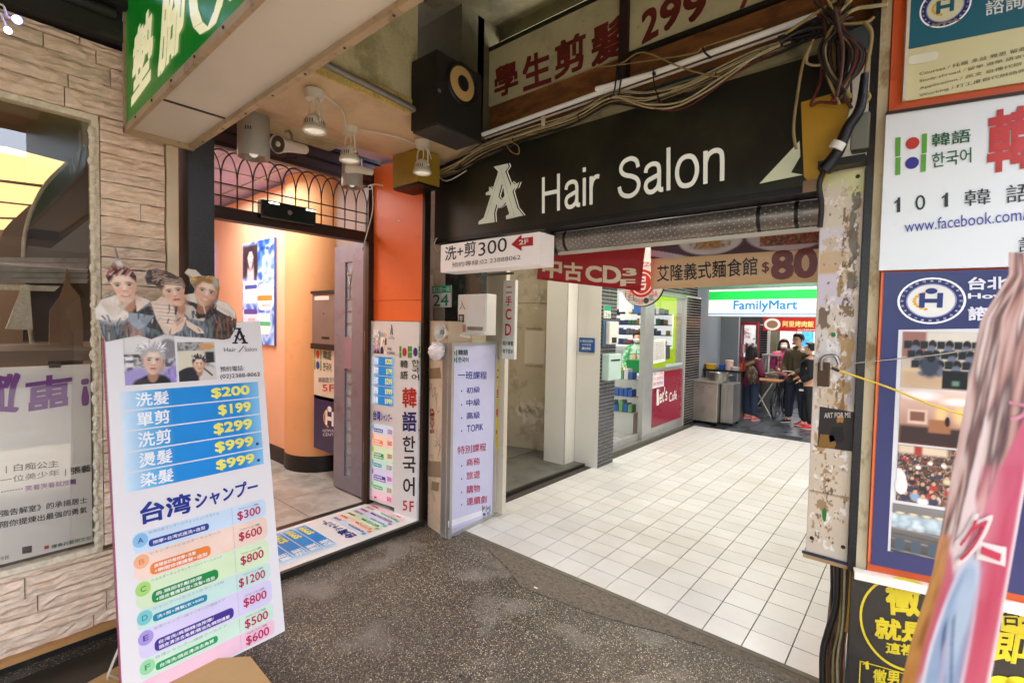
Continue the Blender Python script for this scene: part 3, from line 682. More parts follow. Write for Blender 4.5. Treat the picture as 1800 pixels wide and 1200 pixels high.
MB().prism([np.array(on(x, y, -4.36)) for x, y in ((-60, 498), (105, 503), (95, 512), (-60, 508))], (.02, 0, 0)).build('edge_trim', M_cau, aw)  # edge of the stand-in roof ledge
vf = MB().prism([np.array(on(x, y, -4.3)) for x, y in ((85, 660), (88, 545), (105, 520), (113, 500), (118, 470), (123, 500), (140, 520), (146, 560), (146, 660))], (-.03, 0, 0)).build('reflected_spire', mat('stand_in_spire_brown', '#8b6544', .7, 0, .1, 3))
tag(vf, 'brown spired cutout shape standing in the shop window', 'cutout')  # added spire replaces a shape mirrored in the pane
a = [on(x, y, -4.25) for x, y in ((10, 578), (40, 500), (52, 500), (58, 580))]
tag(MB().prism([np.array(v) for v in a], (-.03, 0, 0)).build('reflected_fold', M_cau), 'folded cream card standing on the window shelf left of the cutout', 'card')  # added stand-in for a pale shape mirrored in the pane
tag(MB().box(-4.4, -3.56, -1.5, .55, 1.60, 1.66).build('window_shelf', M_dim), 'brown shelf across the shop window behind the white notice', 'shelf')
# the white notice in the window
nf = Fr((-3.53, 0, 0), (0, 1, 0), (0, 0, 1)); nz0 = nf.px(0, 640)[1]
nb = thing('window_notice', 'white notice with upside-down purple characters behind the window glass', 'poster', (-3.54, 0, .6))
MB().box(-3.55, -3.532, -1.3, .525, .575, nf.px(0, 646)[1]).build('sheet', mat('notice_white', '#e3dcd0', .4, 0, .03, 2), nb)
p = Print(nf); PU = '#83408f'; BK = '#2a2724'
def ntx(t, bl, br, tl, c, b=.015, fl=False):
    if fl: p.tpx(t, tl, (br[0] + tl[0] - bl[0], br[1] + tl[1] - bl[1]), bl, c, bold=b)
    else: p.tpx(t, bl, br, tl, c, bold=b)
ntx('孤', (-60, 733), (36, 727), (-60, 660), PU, .03, True); ntx('單', (43, 724), (125, 714), (45, 664), PU, .03, True); ntx('!', (143, 714), (157, 712), (142, 666), PU, .03, True)
ntx('|', (10, 831), (12, 831), (10, 818), BK, 0)
ntx('白痴公主', (24, 828), (103, 820), (24, 815), BK, .02)
ntx('一位美少年', (0, 850), (104, 835), (0, 838), BK, .012); ntx('｜', (114, 836), (116, 836), (114, 824), BK, 0); ntx('張藝', (124, 834), (160, 828), (124, 821), BK, .02)
ntx('••••••••', (2, 865), (40, 859), (2, 863), BK, 0); ntx('笑着哭着就推薦', (44, 863), (134, 850), (44, 853), PU, .02)
ntx('強告解室》的承揚居士', (0, 908), (153, 883), (0, 896), BK, .012); ntx('陪你提煉出最強的勇氣', (0, 928), (153, 900), (0, 916), BK, .012)
p.qpx([(39, 961), (56, 958), (56, 970), (39, 973)], '#4a423c'); p.qpx([(78, 959), (86, 957), (86, 963), (78, 965)], '#c8473a')
ntx('懂勇石藝術文化', (90, 964), (160, 947), (90, 957), '#2f6b4a', .01); ntx('今民', (0, 985), (16, 981), (0, 978), BK, 0)
p.build('lettering', P_paper, nb)
tag(MB().box(-3.535, -3.515, *sorted((nf.px(86, 640)[0], nf.px(106, 640)[0])), nf.px(90, 646)[1], nf.px(90, 638)[1]).build('binder_clip', M_black), 'black binder clip on the top edge of the white notice', 'clip')

# dark beam and ceiling at the top left
M_bm2 = mat('sooty_steel_beam', '#26231f', .6, .2, .3, 6, .5, 30, dirt=('#57503f', 6, .55, .72, .7), stretch=(1, .3, 1))
lb = thing('soot_beam', 'dark sooty channel beam above the split stone wall', 'beam', (-3.4, -.5, 3.3))
MB().box(-3.5, -3.36, -3, .93, 3.33, 3.44).build('lower_flange', M_bm2, lb)
MB().tube([(-3.36, -3, 3.46), (-3.36, .62, 3.46)], .035, 8).build('ridge', M_bm2, lb)
MB().box(-3.5, -3.30, -3, .93, 3.49, 3.62).build('upper_flange', M_bm2, lb)
struct(MB().box(-3.45, -.3, -3, .62, 3.75, 3.8).build('white_ceiling_panel', mat('cream_ceiling', '#d6cdb4', .8, 0, .08, 2, .1, 20, dirt=('#4f4534', 9, .64, .76, .6))))
sl_ = thing('string_light', 'string of small blue and white fairy bulbs hanging at the upper left', 'string light', (-2.9, .15, 3.1))
M_bl = mat('blue_bulb', '#5a6cff', .2, 0, .02, 3, emit=5)
MB().tube([at(-20, 5, 'x', -2.95), at(5, 10, 'x', -2.95), at(12, 28, 'x', -2.95), at(24, 33, 'x', -2.95)], .004, 5).build('wire', M_white, sl_)
MB().ball(at(30, 35, 'x', -2.95), .016).build('bulb', M_bl, sl_)
MB().tube([at(0, 22, 'x', -2.95), at(8, 40, 'x', -2.95), at(13, 50, 'x', -2.95)], .004, 5).build('wire', M_white, sl_)
MB().ball(at(14, 54, 'x', -2.95), .013).build('bulb', mat('clear_bulb', '#e8f0e8', .2, 0, .02, 3, emit=1), sl_)

# ============================================================ GREEN LIGHT BOX SIGN OVERHEAD
gb = thing('projecting_light_box', 'big overhead light box with green face and yellow characters', 'sign', (-1.5, .8, 2.87))
M_lbw = mat('light_box_white', '#d4c7b4', .5, 0, .05, 1.5, .05, 10, dirt=[('#8d775a', 3, .6, .78, .4), ('#6a543c', 20, .68, .78, .5)])
X0, X1 = -3.36, 1.2
MB().box(X0, X1, .672, .962, 2.875, 4.05).build('box', M_lbw, gb)
mb = MB(); mb.box(X0 - .01, X1, .652, .672, 2.85, 2.885); mb.box(X0 - .01, X1, .955, .985, 2.85, 2.885); mb.box(X0 - .02, X0 + .012, .652, .985, 2.845, 2.88); mb.box(X0 - .02, X0 + .01, .652, .672, 2.85, 4.05)
mb.build('frame', mat('frame_metal', '#b39a78', .5, .2, .15, 8, dirt=('#6b4a2a', 14, .55, .7, .6)), gb)
mb = MB()
for k in range(9): mb.lathe((X0 + .25 + k * .3, .651, 2.867), (0, -1, 0), [(0, .007), (.004, .005)], 8)
for k in range(9): mb.lathe((X0 + .2 + k * .3, .97, 2.849), (0, 0, -1), [(0, .006), (.003, .004)], 8)
mb.build('screws', M_brown, gb)
MB().box(-2.78, -2.765, .68, .95, 2.870, 2.877).build('seam', M_brown, gb)
p = Print(Fr((0, .664, 0), (1, 0, 0), (0, 0, 1)))
p.rect(X0 + .01, 2.886, X1, 4.05, '#0c6a1c', 1)
YC = '#f2ecc0'
p.tpx('墊', (231, 190), (267, 140), (237, 62), YC, bold=.05)
p.tpx('腳', (278, 140), (322, 82), (288, -45), YC, bold=.05)
U_ = [(346, -40), (340, -5), (343, 25), (350, 48), (362, 60), (374, 50), (384, 22), (392, -10), (396, -45)]
for k in range(len(U_) - 1):
    (x0, y0), (x1, y1) = U_[k], U_[k + 1]; w0 = 9 - abs(k - 4) * .8; w1 = 9 - abs(k - 3) * .8; p.raw([p.fr.px(x0 - w0, y0 + 2), p.fr.px(x0 + w0, y0 - 8), p.fr.px(x1 + w1, y1 - 8), p.fr.px(x1 - w1, y1 + 2)], [(0, 1, 2, 3)], YC, 5 + (k % 3))
p.qpx([(404, 4), (416, -2), (424, -40), (410, -40)], YC, 5)
p.build('green_face', print_mat('green_lit_face', .3, .05, .03), gb)

# ============================================================ SALON ENTRANCE
M_gran = mat('black_granite', '#24211c', .35, 0, .2, 10, .05, 40, fine=.35, dirt=('#3c372e', 50, .55, .68, .6))
struct(MB().box(-3.62, -3.40, .965, 1.105, 0, 3.34).build('granite_pillar', M_gran))
struct(MB().box(-4.20, -3.40, .93, 2.80, .0, .05).build('entrance_step', M_gran))
# floor print on the step
fp = thing('floor_sticker', 'glossy salon price poster lying flat on the entrance step', 'floor poster', (-3.8, 1.9, .05))
MB().box(-4.115, -3.432, 1.0, 2.775, .0505, .054).build('sheet', mat('sticker_white', '#e8e6e2', .25, 0, .02, 3), fp)
# salon room
M_or = mat('orange_wall_paint', '#e6b490', .7, 0, .05, 1.5, .1, 40, dirt=('#b07a50', 3, .62, .8, .35))
M_marb = mat('pale_marble', '#b4b0a6', .18, 0, .15, 2, .02, 6, dirt=('#77736a', 3, .45, .62, .5), obj_var=.04)
struct(MB().box(-9.5, -4.20, .93, 6.2, -.1, .042).build('salon_floor', mat('marble_grout', '#6e6a62', .8)))
sf = bpy.data.objects['salon_floor']; sfl = np.array(sf.location)
t5 = MB().box(-.297, .297, -.297, .297, -.008, 0); me5 = bpy.data.meshes.new('marble_tile'); me5.from_pydata(t5.v, [], t5.f); me5.materials.append(M_marb)
for i in range(8):
    for j in range(5):
        o = link('marble_tile', me5, sf); o.location = (-4.5 - .6 * i - sfl[0], 1.24 + .6 * j - sfl[1], .05 - sfl[2])
M_lav = mat('lavender_ceiling', '#b4a8cc', .8, 0, .05, 2)
struct(MB().box(-9.5, -4.24, .9, 6.2, 3.55, 3.6).build('salon_ceiling', M_lav))
mb = MB()
for k in range(6): mb.box(-9.4, -4.3, 1.3 + k * .6, 1.32 + k * .6, 3.535, 3.549)
for k in range(7): mb.box(-9 + .7 * k, -8.98 + .7 * k, 1, 6, 3.535, 3.549)
struct(mb.build('ceiling_grid', M_alu))
struct(MB().box(-9.5, -5.75, 2.72, 2.85, .04, 3.5).build('salon_back_wall', M_or))
struct(MB().box(-9.6, -9.5, .9, 2.8, .04, 3.5).box(-9.5, -3.63, .90, .93, .04, 3.5).build('salon_side_wall', M_or))
struct(MB().box(-9.5, -5.95, 2.70, 2.722, .042, .24).build('skirting', M_black))
col = thing('round_column', 'smooth orange round column with black base inside the salon', 'column', (-5.75, 3.08, .04))
MB().lathe((-5.75, 3.08, .24), (0, 0, 1), [(0, .43), (3.3, .43)], 48).build('shaft', mat('column_orange', '#e0a670', .55, 0, .05, 1.5, .1, 40, dirt=('#a8703c', 4, .60, .78, .3)), col)
MB().lathe((-5.75, 3.08, .042), (0, 0, 1), [(0, .436), (.2, .436)], 48).build('base', M_black, col)
# wall behind the mail boxes
struct(MB().box(-5.45, -3.95, 3.02, 3.1, .04, 3.5).build('mailbox_wall', mat('grey_brown_wall', '#8a7a70', .7, 0, .1, 2)))
# blue salon poster on the orange wall
FBW = FY(2.715)
bp_ = thing('blue_wall_poster', 'blue salon poster with long-haired woman on orange wall', 'poster', (-7, 2.71, 1.8))
a = FBW.px(430, 430); b = FBW.px(487, 417); c = FBW.px(484, 607); 
mb = MB(); mb.box(a[0], b[0] - .02, 2.69, 2.714, c[1], b[1]); mb.build('panel', mat('poster_board', '#3f5fae', .4), bp_)
p = Print(Fr((0, 2.69, 0), (1, 0, 0), (0, 0, 1))); p.norm((a[0], c[1]), (b[0] - .02, c[1]), (a[0], b[1]))
p.pic(0, 0, 1, 1, [('g', '#2f63c8', '#2b55b8'), ('n', 0, 0, 1, 1, 5, 9, ['#1f4fb8', '#5f9ae6', '#cfe4fa', '#2f6ad0'], .8, 3), ('r', .02, .66, .5, .98, '#3a3340', .04), ('e', .28, .70, .13, .12, '#c9c2c8', .3)] + face(.27, .85, .09, '#2a242e', '#d9d0d4', 1.5, 0, 'long', False, '#a86a74', '#a89aa4') + [('e', .12, .78, .05, .14, '#2a242e', .4), ('e', .43, .76, .06, .16, '#2a242e', .4)], '#3d6fd0', 48, 100)
p.pill(.02, .40, .48, .62, '#e9ecf7', 4, .2, .5); p.pill(.5, .33, .98, .58, '#f2f0ea', 4, .45, .9); p.pill(.02, .2, .5, .34, '#e4def0', 4, .2, .5); p.pill(.45, .1, .9, .3, '#e0efe6', 4, .45, .9)
for u0, v0, u1, v1, c_ in ((.08, .54, .48, .58, '#3d53a8'), (.5, .42, .95, .47, '#f08a3c'), (.05, .29, .5, .34, '#54429a'), (.5, .18, .9, .22, '#49b184')):
    p.pill(u0, v0, u1, v1, c_, 5)
p.text('A Hair', .6, .9, .95, .94, '#16306e', 6, .01); p.text('$600', .65, .36, .9, .39, '#c84a5a', 6); p.text('$500', .2, .22, .42, .25, '#c84a5a', 6)
p.build('print', print_mat('backlit_poster', .3, .03, .02), bp_)
bp2 = MB().box(*[f(at(367, 500, 'y', 2.69)[0], at(373, 500, 'y', 2.69)[0]) for f in (min, max)], 2.68, 2.714, 2.3, 3.0).build('light_strip', mat('blue_strip', '#3f74d8', .3, 0, .1, 3, emit=.5))
tag(bp2, 'narrow blue lit panel edge on orange wall at the granite pillar', 'panel')
# mailboxes
FM = FY(2.78)
mbx = thing('mailbox_stack', 'brown metal mail cabinet between the orange column and door', 'mailbox', (-4.9, 2.98, 1.0))
def fmq(x0, y0, x1, y1, d0, d1, name, m, par):
    a = FM.px(x0, y1); b = FM.px(x1, y0); return MB().box(a[0], b[0], 2.78 - d1, 2.78 - d0 + (.22 if d0 == 0 else 0), a[1], b[1]).build(name, m, par)
fmq(556, 510, 600, 606, 0, .05, 'cabinet', mat('brown_cabinet', '#7c6a60', .45, .2, .1, 4), mbx)
fmq(556, 510, 600, 517, .05, .07, 'top_rim', M_black, mbx); fmq(556, 606, 600, 612, 0, .07, 'bottom_rim', M_black, mbx)
fmq(561, 520, 586, 528, .05, .053, 'name_label', M_white, mbx); fmq(573, 592, 586, 595, .05, .054, 'slot', M_black, mbx)
MB().lathe((FM.px(576, 550)[0], 2.73, FM.px(576, 550)[1]), (0, -1, 0), [(0, .015), (.01, .012)], 10).build('lock', M_steel, mbx)
ks = thing('korean_class_plate', 'small cream Korean class plate under the brown mail cabinet', 'sign', (-4.9, 2.93, 1.6))
fmq(556, 613, 600, 698, 0, .03, 'plate', M_cream, ks)
p = Print(Fr((0, 2.75, 0), (1, 0, 0), (0, 0, 1)))
def klogo(p, u, v, h, L=4, red='#c4382c', blue='#3b3a8a', gr='#5a9a3a', asp=1.0):     # the four-bar language school mark
    for du, dv in ((0, .52), (0, 0), (.78, .52), (.78, 0)): p.rect(u + du * h * asp, v + dv * h, u + (du + .14) * h * asp, v + (dv + .48) * h, gr, L)
    p.ell(u + .46 * h * asp, v + .76 * h, .22 * h * asp, .2 * h, red, L); p.ell(u + .46 * h * asp, v + .24 * h, .22 * h * asp, .2 * h, blue, L)
uL, vB = FM.px(557, 649); uR, vT = FM.px(596, 617); hh = vT - vB
klogo(p, uL, vB, hh, asp=.75); p.text('韓語', uL + hh * .85, vB + hh * .55, uL + hh * 1.6, vT, '#1f4a2f', 4, .02); p.text('한국어', uL + hh * .85, vB, uL + hh * 1.6, vB + hh * .42, '#1f4a2f', 4, .02)
p.tpx('韓國語文中心', (560, 672), (598, 672), (560, 663), '#555555'); p.tpx('5F', (567, 687), (588, 688), (567, 675), '#c4382c', bold=.01)
p.build('lettering', P_paper, ks)
hs = thing('navy_center_sign', 'small navy sign with white H emblem low beside door', 'sign', (-4.9, 2.93, 1.2))
fmq(556, 702, 600, 785, 0, .03, 'plate', mat('navy_plate', '#23224f', .35, 0, .05, 4), hs)
def hlogo(p, u, v, r, L=3, asp=1.0, ringc='#ffffff', hcol='#22306e', face='#f2efe6', full=True):
    if full:
        p.ell(u, v, r * asp, r, '#23265f', L); p.ring(u, v, r * asp, r, .07, ringc, L + 1); p.ell(u, v, r * .74 * asp, r * .74, face, L + 1); p.ring(u, v, r * .74 * asp, r * .74, .06, '#8a90b8', L + 2)
        t = '台北市豪力補習班諮詢中心台北市豪力補習班諮詢中心'
        for k in range(24):
            a_ = 2 * math.pi * k / 24; cx = u + r * .86 * asp * math.cos(a_); cy = v + r * .86 * math.sin(a_); p.text(t[k], cx - .045 * r * asp, cy - .045 * r, cx + .045 * r * asp, cy + .045 * r, '#dfe2f2', L + 2, 0)
    s_ = r * .42
    for q in (-1, 1): p.rect(u + (q * .62 - .2) * s_ * asp, v - .7 * s_, u + (q * .62 + .2) * s_ * asp, v + .8 * s_, hcol, L + 3)
    p.rect(u - .5 * s_ * asp, v - .2 * s_, u + .5 * s_ * asp, v + .22 * s_, hcol, L + 3)
    p.ell(u, v + 1.0 * s_, .42 * s_ * asp, .3 * s_, hcol, L + 3)
    for k in range(10):
        a_ = R(100 + 17 * k); p.ell(u + 1.15 * s_ * asp * math.cos(a_), v + .9 * s_ * math.sin(a_), .16 * s_ * asp, .14 * s_, '#e0a838', L + 2, 8)
p = Print(Fr((0, 2.75, 0), (1, 0, 0), (0, 0, 1)))
u_, v_ = FM.px(584, 735); r_ = FM.px(584, 715)[1] - v_
hlogo(p, u_, v_, r_ * 2.0, 2, 1.0, hcol='#f4f2ee', full=False)
p.tpx('HOWARD', (568, 759), (595, 759), (568, 754), '#e8e6ee'); p.tpx('CENTER', (568, 766), (595, 766), (568, 761), '#e8e6ee')
p.build('lettering', P_paper, hs)
# transom with pointed tracery, at the door plane
XT = -4.15; FT = FX(XT)
tr = thing('arched_transom', 'dark metal transom with pointed arch tracery over salon door', 'transom', (XT, 1.8, 2.6))
M_trb = mat('transom_brown', '#3c2a22', .45, .3, .15, 6)
MB().box(XT - .05, XT + .05, .95, 2.73, 2.605, 2.70).build('bar', M_trb, tr)
MB().box(XT - .03, XT + .03, 2.67, 2.73, 2.70, 3.16).build('side_bar', M_trb, tr)
MB().box(XT - .03, XT + .03, .95, 2.73, 3.155, 3.19).build('top_rail', M_trb, tr)
zt = MB(); 
M_lead = mat('tracery_metal', '#4b3d36', .35, .6, .1, 8)
nb_ = 15; sp_ = (2.67 - .93) / nb_
for k in range(nb_ + 1):
    y = .93 + k * sp_
    bar = MB().tube([(XT, y, 2.70), (XT, y, 2.93)], .006, 6, 0)
    for sgn in (-1, 1):
        pts = []
        for q in range(8):
            t = q / 7; yy = y + sgn * sp_ * (1.0 * t ** 1.9); z2 = 2.93 + .21 * math.sin(t * math.pi / 2)
            if .93 <= yy <= 2.67: pts.append((XT, yy, z2))
        if len(pts) > 1: bar.tube(pts, .006, 6, 0)
    bar.build('mullion', M_lead, tr)
for z in (2.79, 2.885): MB().tube([(XT, .93, z), (XT, 2.67, z)], .006, 6, 0).build('glazing_bar', M_lead, tr)
MB().quad((XT - .01, .95, 2.70), (XT - .01, 2.67, 2.70), (XT - .01, 2.67, 3.155), (XT - .01, .95, 3.155)).build('pane', glass('clear_pane', (.97, .97, .97), .01, .03), tr)
# purple-brown fascia over the transom
M_fas = mat('purple_brown_fascia', '#5a4a50', .3, .5, .15, 3, .1, 8)
fa = struct(MB().box(XT - .06, XT + .02, .95, 2.8, 3.19, 3.40).build('door_fascia', M_fas))
MB().tube([(XT + .03, .95, 3.27), (XT + .03, 2.78, 3.27)], .008, 6, 0).build('cable', M_black, fa)
MB().box(XT + .02, XT + .045, .95, 2.8, 3.37, 3.40).build('lip', M_black, fa)
# door closer / light unit sitting behind the transom bar
du = thing('door_motor_box', 'dark translucent motor box on the transom bar above door', 'motor box', (XT + .08, 1.7, 2.66))
a = FT.px(447, 345); b = FT.px(543, 395)
MB().bevbox(XT + .05, XT + .13, a[0], b[0], 2.655, 2.80, .012).build('housing', mat('smoked_plastic', '#1d221d', .2, 0, .1, 5), du)
for yy in (a[0] + .06, b[0] - .09): MB().box(XT + .13, XT + .133, yy, yy + .08, 2.775, 2.785).build('indicator', mat('soft_indicator', '#cfe6d8', .4, emit=1.2), du)
MB().lathe((XT + .13, (a[0] + b[0]) / 2, 2.73), (1, 0, 0), [(0, .02), (.005, .015)], 10).build('sensor', M_steel, du)
# folding door, seen nearly edge on
fd = thing('folding_door', 'open purple-grey folding door with narrow glass strip', 'door', (-4.5, 2.72, .05))
FD = FY(2.70)
M_door = mat('purple_grey_metal', '#8e8e9c', .35, .5, .1, 3, .05, 10, dirt=('#6a5058', 3, .5, .7, .6))
dl0 = at(587, 700, 'y', 2.70)[0]; dl1 = at(638, 700, 'y', 2.70)[0]
g0 = dl0 + .38 * (dl1 - dl0); g1 = dl0 + .62 * (dl1 - dl0)
MB().box(dl0, g0, 2.70, 2.74, .07, 2.62).build('stile', M_door, fd); MB().box(g1, dl1, 2.70, 2.74, .07, 2.62).build('stile', M_door, fd)
MB().box(g0, g1, 2.70, 2.74, .07, .22).build('rail', M_door, fd); MB().box(g0, g1, 2.70, 2.74, 2.45, 2.62).build('rail', M_door, fd); MB().box(g0, g1, 2.699, 2.741, 1.35, 1.68).build('lock_plate', mat('pinkish_plate', '#a0899a', .35, .4, .05, 4), fd)
MB().box(g0, g1, 2.717, 2.723, .22, 2.45).build('pane', mat('frosted_strip', '#8f99a2', .15, 0, .15, 6, spec=.8), fd)
for z in np.arange(.32, 2.4, .125):
    if not 1.33 < z < 1.7: MB().box(g0, g1, 2.708, 2.716, z, z + .008).build('glazing_bar', M_steel, fd)
mb = MB(); mb.tube([(g0, 2.712, 2.40), ((g0 + g1) / 2, 2.712, 2.22), (g1, 2.712, 2.40)], .004, 5, 0); mb.tube([((g0 + g1) / 2, 2.712, 2.22), ((g0 + g1) / 2, 2.712, 2.08)], .004, 5, 0); mb.build('tracery', M_steel, fd)
dj = thing('door_jamb', 'brown metal door jamb with hinges between folding door and price panels', 'door jamb', (-4.12, 2.72, .05))
MB().box(dl1 + .003, -4.155, 2.69, 2.76, .05, 2.605).build('post', mat('jamb_metal', '#5a5049', .35, .6, .15, 5), dj)
MB().box(-4.15, -4.095, 2.66, 2.74, .05, 2.604).build('post', M_brown, dj)
for z in (.45, 1.55): MB().cyl((-4.17, 2.68, z), (-4.17, 2.68, z + .2), .010, 8).build('hinge', M_steel, dj)

# ---- the salon's price poster design, used large on the stand, narrow on the jamb and flat on the step
def man_grey(): return [('r', 0, .62, 1, 1, '#e6e2dc', .1), ('e', .86, .72, .2, .22, '#8a888c', .15), ('n', 0, .1, .5, .62, 9, 10, ['#3a3538', '#8c8a8e', '#e0dcd8', '#2a282a'], .9, 4), ('r', .02, .5, .17, .56, '#f0eeee', .03), ('r', .02, .36, .17, .44, '#e8e6e6', .03), ('n', .78, .2, 1, .5, 10, 8, ['#4a3a5c', '#d0ccd4', '#6c6280'], .9, 9),
    ('e', .10, .02, .46, .26, '#a79bd0', .1, 28), ('e', .98, .08, .26, .30, '#9a86c8', .12, -50), ('n', .6, 0, 1, .3, 14, 6, ['#6a5a98', '#c0b0e8', '#8a78b8'], .5, 17), ('e', .55, -.02, .34, .22, '#1b181a', .08), ('e', .3, 0, .16, .12, '#3a3634', .2)] + face(.55, .47, .30, '#b9b4b4', '#e6c3ac', 1.0, -4, 'short', False, '#b06a62', '#b08468') + \
    strands(.55, .66, .27, .16, 0, 180, .11, ['#f6f4f4', '#d8d4d6', '#a09c9e', '#fbfafa'], 70, 5, 1.0, .010)
def woman_cape(): return [('e', .3, .45, .5, .38, '#e8dfc4', .2), ('n', 0, .78, .7, 1, 9, 9, ['#6c6a68', '#b7b5b0', '#3a3a38'], .9, 7), ('r', .72, .42, .97, .74, '#2a2b2c', .04), ('e', .78, .88, .22, .08, '#e0a465', .2), ('n', .75, .3, 1, .45, 9, 9, ['#f2f0ee', '#3a3836'], .8, 8),
    ('e', .2, .05, .42, .28, '#29242b', .05, 25), ('e', .8, .02, .28, .34, '#e0d8cc', .1), ('l', .66, .32, .88, .12, .03, '#2a2228')] + face(.54, .42, .21, '#4a4040', '#edc7a4', 1.1, 0, 'short', True, '#c06a5a') + strands(.54, .54, .2, .12, 0, 180, .07, ['#2a2424', '#e0dcda', '#6a605c'], 40, 6, 1.0, .009)
def price_poster(p, full=True):
    pn = (44, 56) if full else (16, 22)
    p.pic(.09, .845, .385, .985, man_grey(), '#b9b4b0', *pn, L=3); p.pic(.40, .845, .645, .965, woman_cape(), '#cfc8b8', *pn, L=3)
    K = '#1c1a1c'
    # letter A mark: two splayed strokes, notched bar, serifs
    for poly in ([(.785, .962), (.80, .962), (.838, 1.0), (.826, 1.008)], [(.818, 1.008), (.838, 1.008), (.878, .962), (.855, .962)], [(.772, .958), (.812, .958), (.812, .963), (.772, .963)], [(.842, .958), (.89, .958), (.89, .963), (.842, .963)],
                 [(.79, .984), (.80, .987), (.834, .971), (.83, .967)], [(.872, .984), (.862, .987), (.826, .971), (.83, .967)], [(.80, 1.006), (.845, 1.006), (.845, 1.011), (.80, 1.011)]): p.poly(poly, K, 5)
    p.text('Hair', .708, .932, .795, .946, '#6a6668', 5); p.text('Salon', .86, .932, .955, .946, '#6a6668', 5); p.poly([(.81, .93), (.818, .93), (.86, .95), (.852, .95)], K, 5)
    p.text('預約電話:', .672, .868, .845, .885, '#4a484a', 5, .004); p.text('(02)2388-8062', .67, .842, .965, .860, '#3a383a', 5, .004)
    rows = [.829, .774, .718, .660, .604, .550]; BL = ['#dff0fb', '#6fbfec', '#0f8edb', '#0a8bda', '#0a8bda', '#1a90dc', '#8ccbf0']
    for k, (t, c) in enumerate((('洗髮', '$200'), ('單剪', '$199'), ('洗剪', '$299'), ('燙髮', '$999'), ('染髮', '$999'))):
        p.grad(.06, rows[k + 1] + .003, .945, rows[k] - .001, BL, 3); h = rows[k] - rows[k + 1]
        p.text(t, .14, rows[k + 1] + .009, .33, rows[k] - .007, '#ffffff', 6, .022)
        p.text(c, .60 if k != 1 else .64, rows[k + 1] + .010, .875, rows[k] - .010, '#f6ee6a', 6, .035)
        if k > 2: p.ell(.905, rows[k + 1] + .018, .012, .005, '#26406a', 6, 10)
    p.text('台湾', .13, .458, .425, .517, '#17318f', 5, .035); p.text('シャンプー', .45, .462, .885, .510, '#17318f', 5, .03)
    bd = [.440, .383, .310, .234, .181, .105, .052, -.005]
    bc = ['#cfe3f3', '#f8d9c4', '#dcefc4', '#cbe9dd', '#dcd3ee', '#d2ecd6', '#f6cbd8']; cc = ['#8ec4e8', '#f2b48a', '#b0dc74', '#7fd0cc', '#a99ad8', '#a0dca8', '#f0a0bc']
    pc = ['#2c3f96', '#f08430', '#0f9040', '#1489a8', '#43308f', '#17a058', '#d83070']; pr_ = ['$300', '$600', '$800', '$1200', '$800', '$500', '$600']
    tx = [('按摩+台湾式座洗+造型', None), ('肩頸部舒壓按摩+洗髮', '+瞬間修護護髮+造型'), ('肩.頸部舒壓按摩', '+頭皮養護管理+洗髮+造型'), ('洗+剪+燙髮(女+500)', None), ('台湾洗/肩頸精油按摩/', '頭皮清涼去角質/精油洗/瞬間護髮'), ('台湾洗/頭皮清涼去角質', None), ('', None)]
    for k in range(7):
        t0, b0 = bd[k], bd[k + 1]
        if b0 < 0: b0 = .004
        p.pill(.085, b0 + .001, .936, t0, bc[k], 2, .28, 2.0)
        if k < 6:
            p.ell(.125, t0 - .022, .042, .019, cc[k], 3, 20); p.text('ABCDEF'[k], .11, t0 - .029, .14, t0 - .015, pc[k], 5, .01)
            two = tx[k][1] is not None; ph = .032 if two else .020; pb = b0 + .006 + (0 if two else .004); wd_ = (.36, .36, .40, .32, .485, .37)[k]
            p.pill(.168, pb, .168 + wd_, pb + ph, pc[k], 4, .38, 2.2)
            if two:
                p.text(tx[k][0], .19, pb + .018, .19 + wd_ * .68, pb + .028, '#ffffff', 6, .012); p.text(tx[k][1], .19, pb + .004, .168 + wd_ * .94, pb + .014, '#ffffff', 6, .012)
            else: p.text(tx[k][0], .19, pb + .005, .168 + wd_ * .93, pb + .015, '#ffffff', 6, .012)
            if full:
                p.text(('台湾式座マッサージウォッシュ+スタイル', 'シャンプー+ショルダーマッサージ', 'ショルダーネックマッサージ+トリートメント', 'シャンプー+カット+カラー 1,500', '台湾シャンプー/肩マッサージ/頭皮ケア', '台湾シャンプー/頭皮クールケア')[k], .17, t0 - .011, .60, t0 - .003, '#8d90a0', 5, 0)
        else: p.pill(.20, .004, .30, .016, pc[k], 4, .4, 2.2)
        zc = (t0 + b0) / 2 if k < 6 else .028
        p.rect(.686, b0 + .004, .689, t0 - .003, '#c4b8c8', 4)
        p.text(pr_[k], .722 if k != 3 else .70, zc - .020, .893, zc + .010, '#c01850', 6, .02); 
        if full: p.text('プロモーション価格', .73, zc + .014, .88, zc + .020, '#2a2528', 6)

# ---- jamb with orange panel and two vertical sign panels
FJ = Fr((-4.088, 2.724, 0), (.681, .068, 0), (0, 0, 1))
uj0, uj1 = FJ.px(655, 700)[0], FJ.px(743, 700)[0]; ujm = FJ.px(700, 700)[0]
jp = thing('orange_jamb_panel', 'bright orange painted panel above the two vertical signs', 'wall panel', tuple(FJ.w((uj0 + uj1) / 2, 1.86)))
M_orb = mat('bright_orange_paint', '#ee6a26', .4, 0, .05, 2, .08, 6, dirt=('#b8431a', 7, .62, .75, .4))
zs = FJ.px(700, 528)[1]
MB().fbox(FJ, uj0, uj1 - .02, 1.855, zs, -.05, .004).build('panel', M_orb, jp); MB().fbox(FJ, uj0, uj1 - .02, zs + .003, 3.33, -.05, .006).build('panel', M_orb, jp)
MB().fbox(FJ, uj1 - .019, uj1 + .012, .05, 3.30, -.06, .012).build('edge_trim', M_brown, jp)
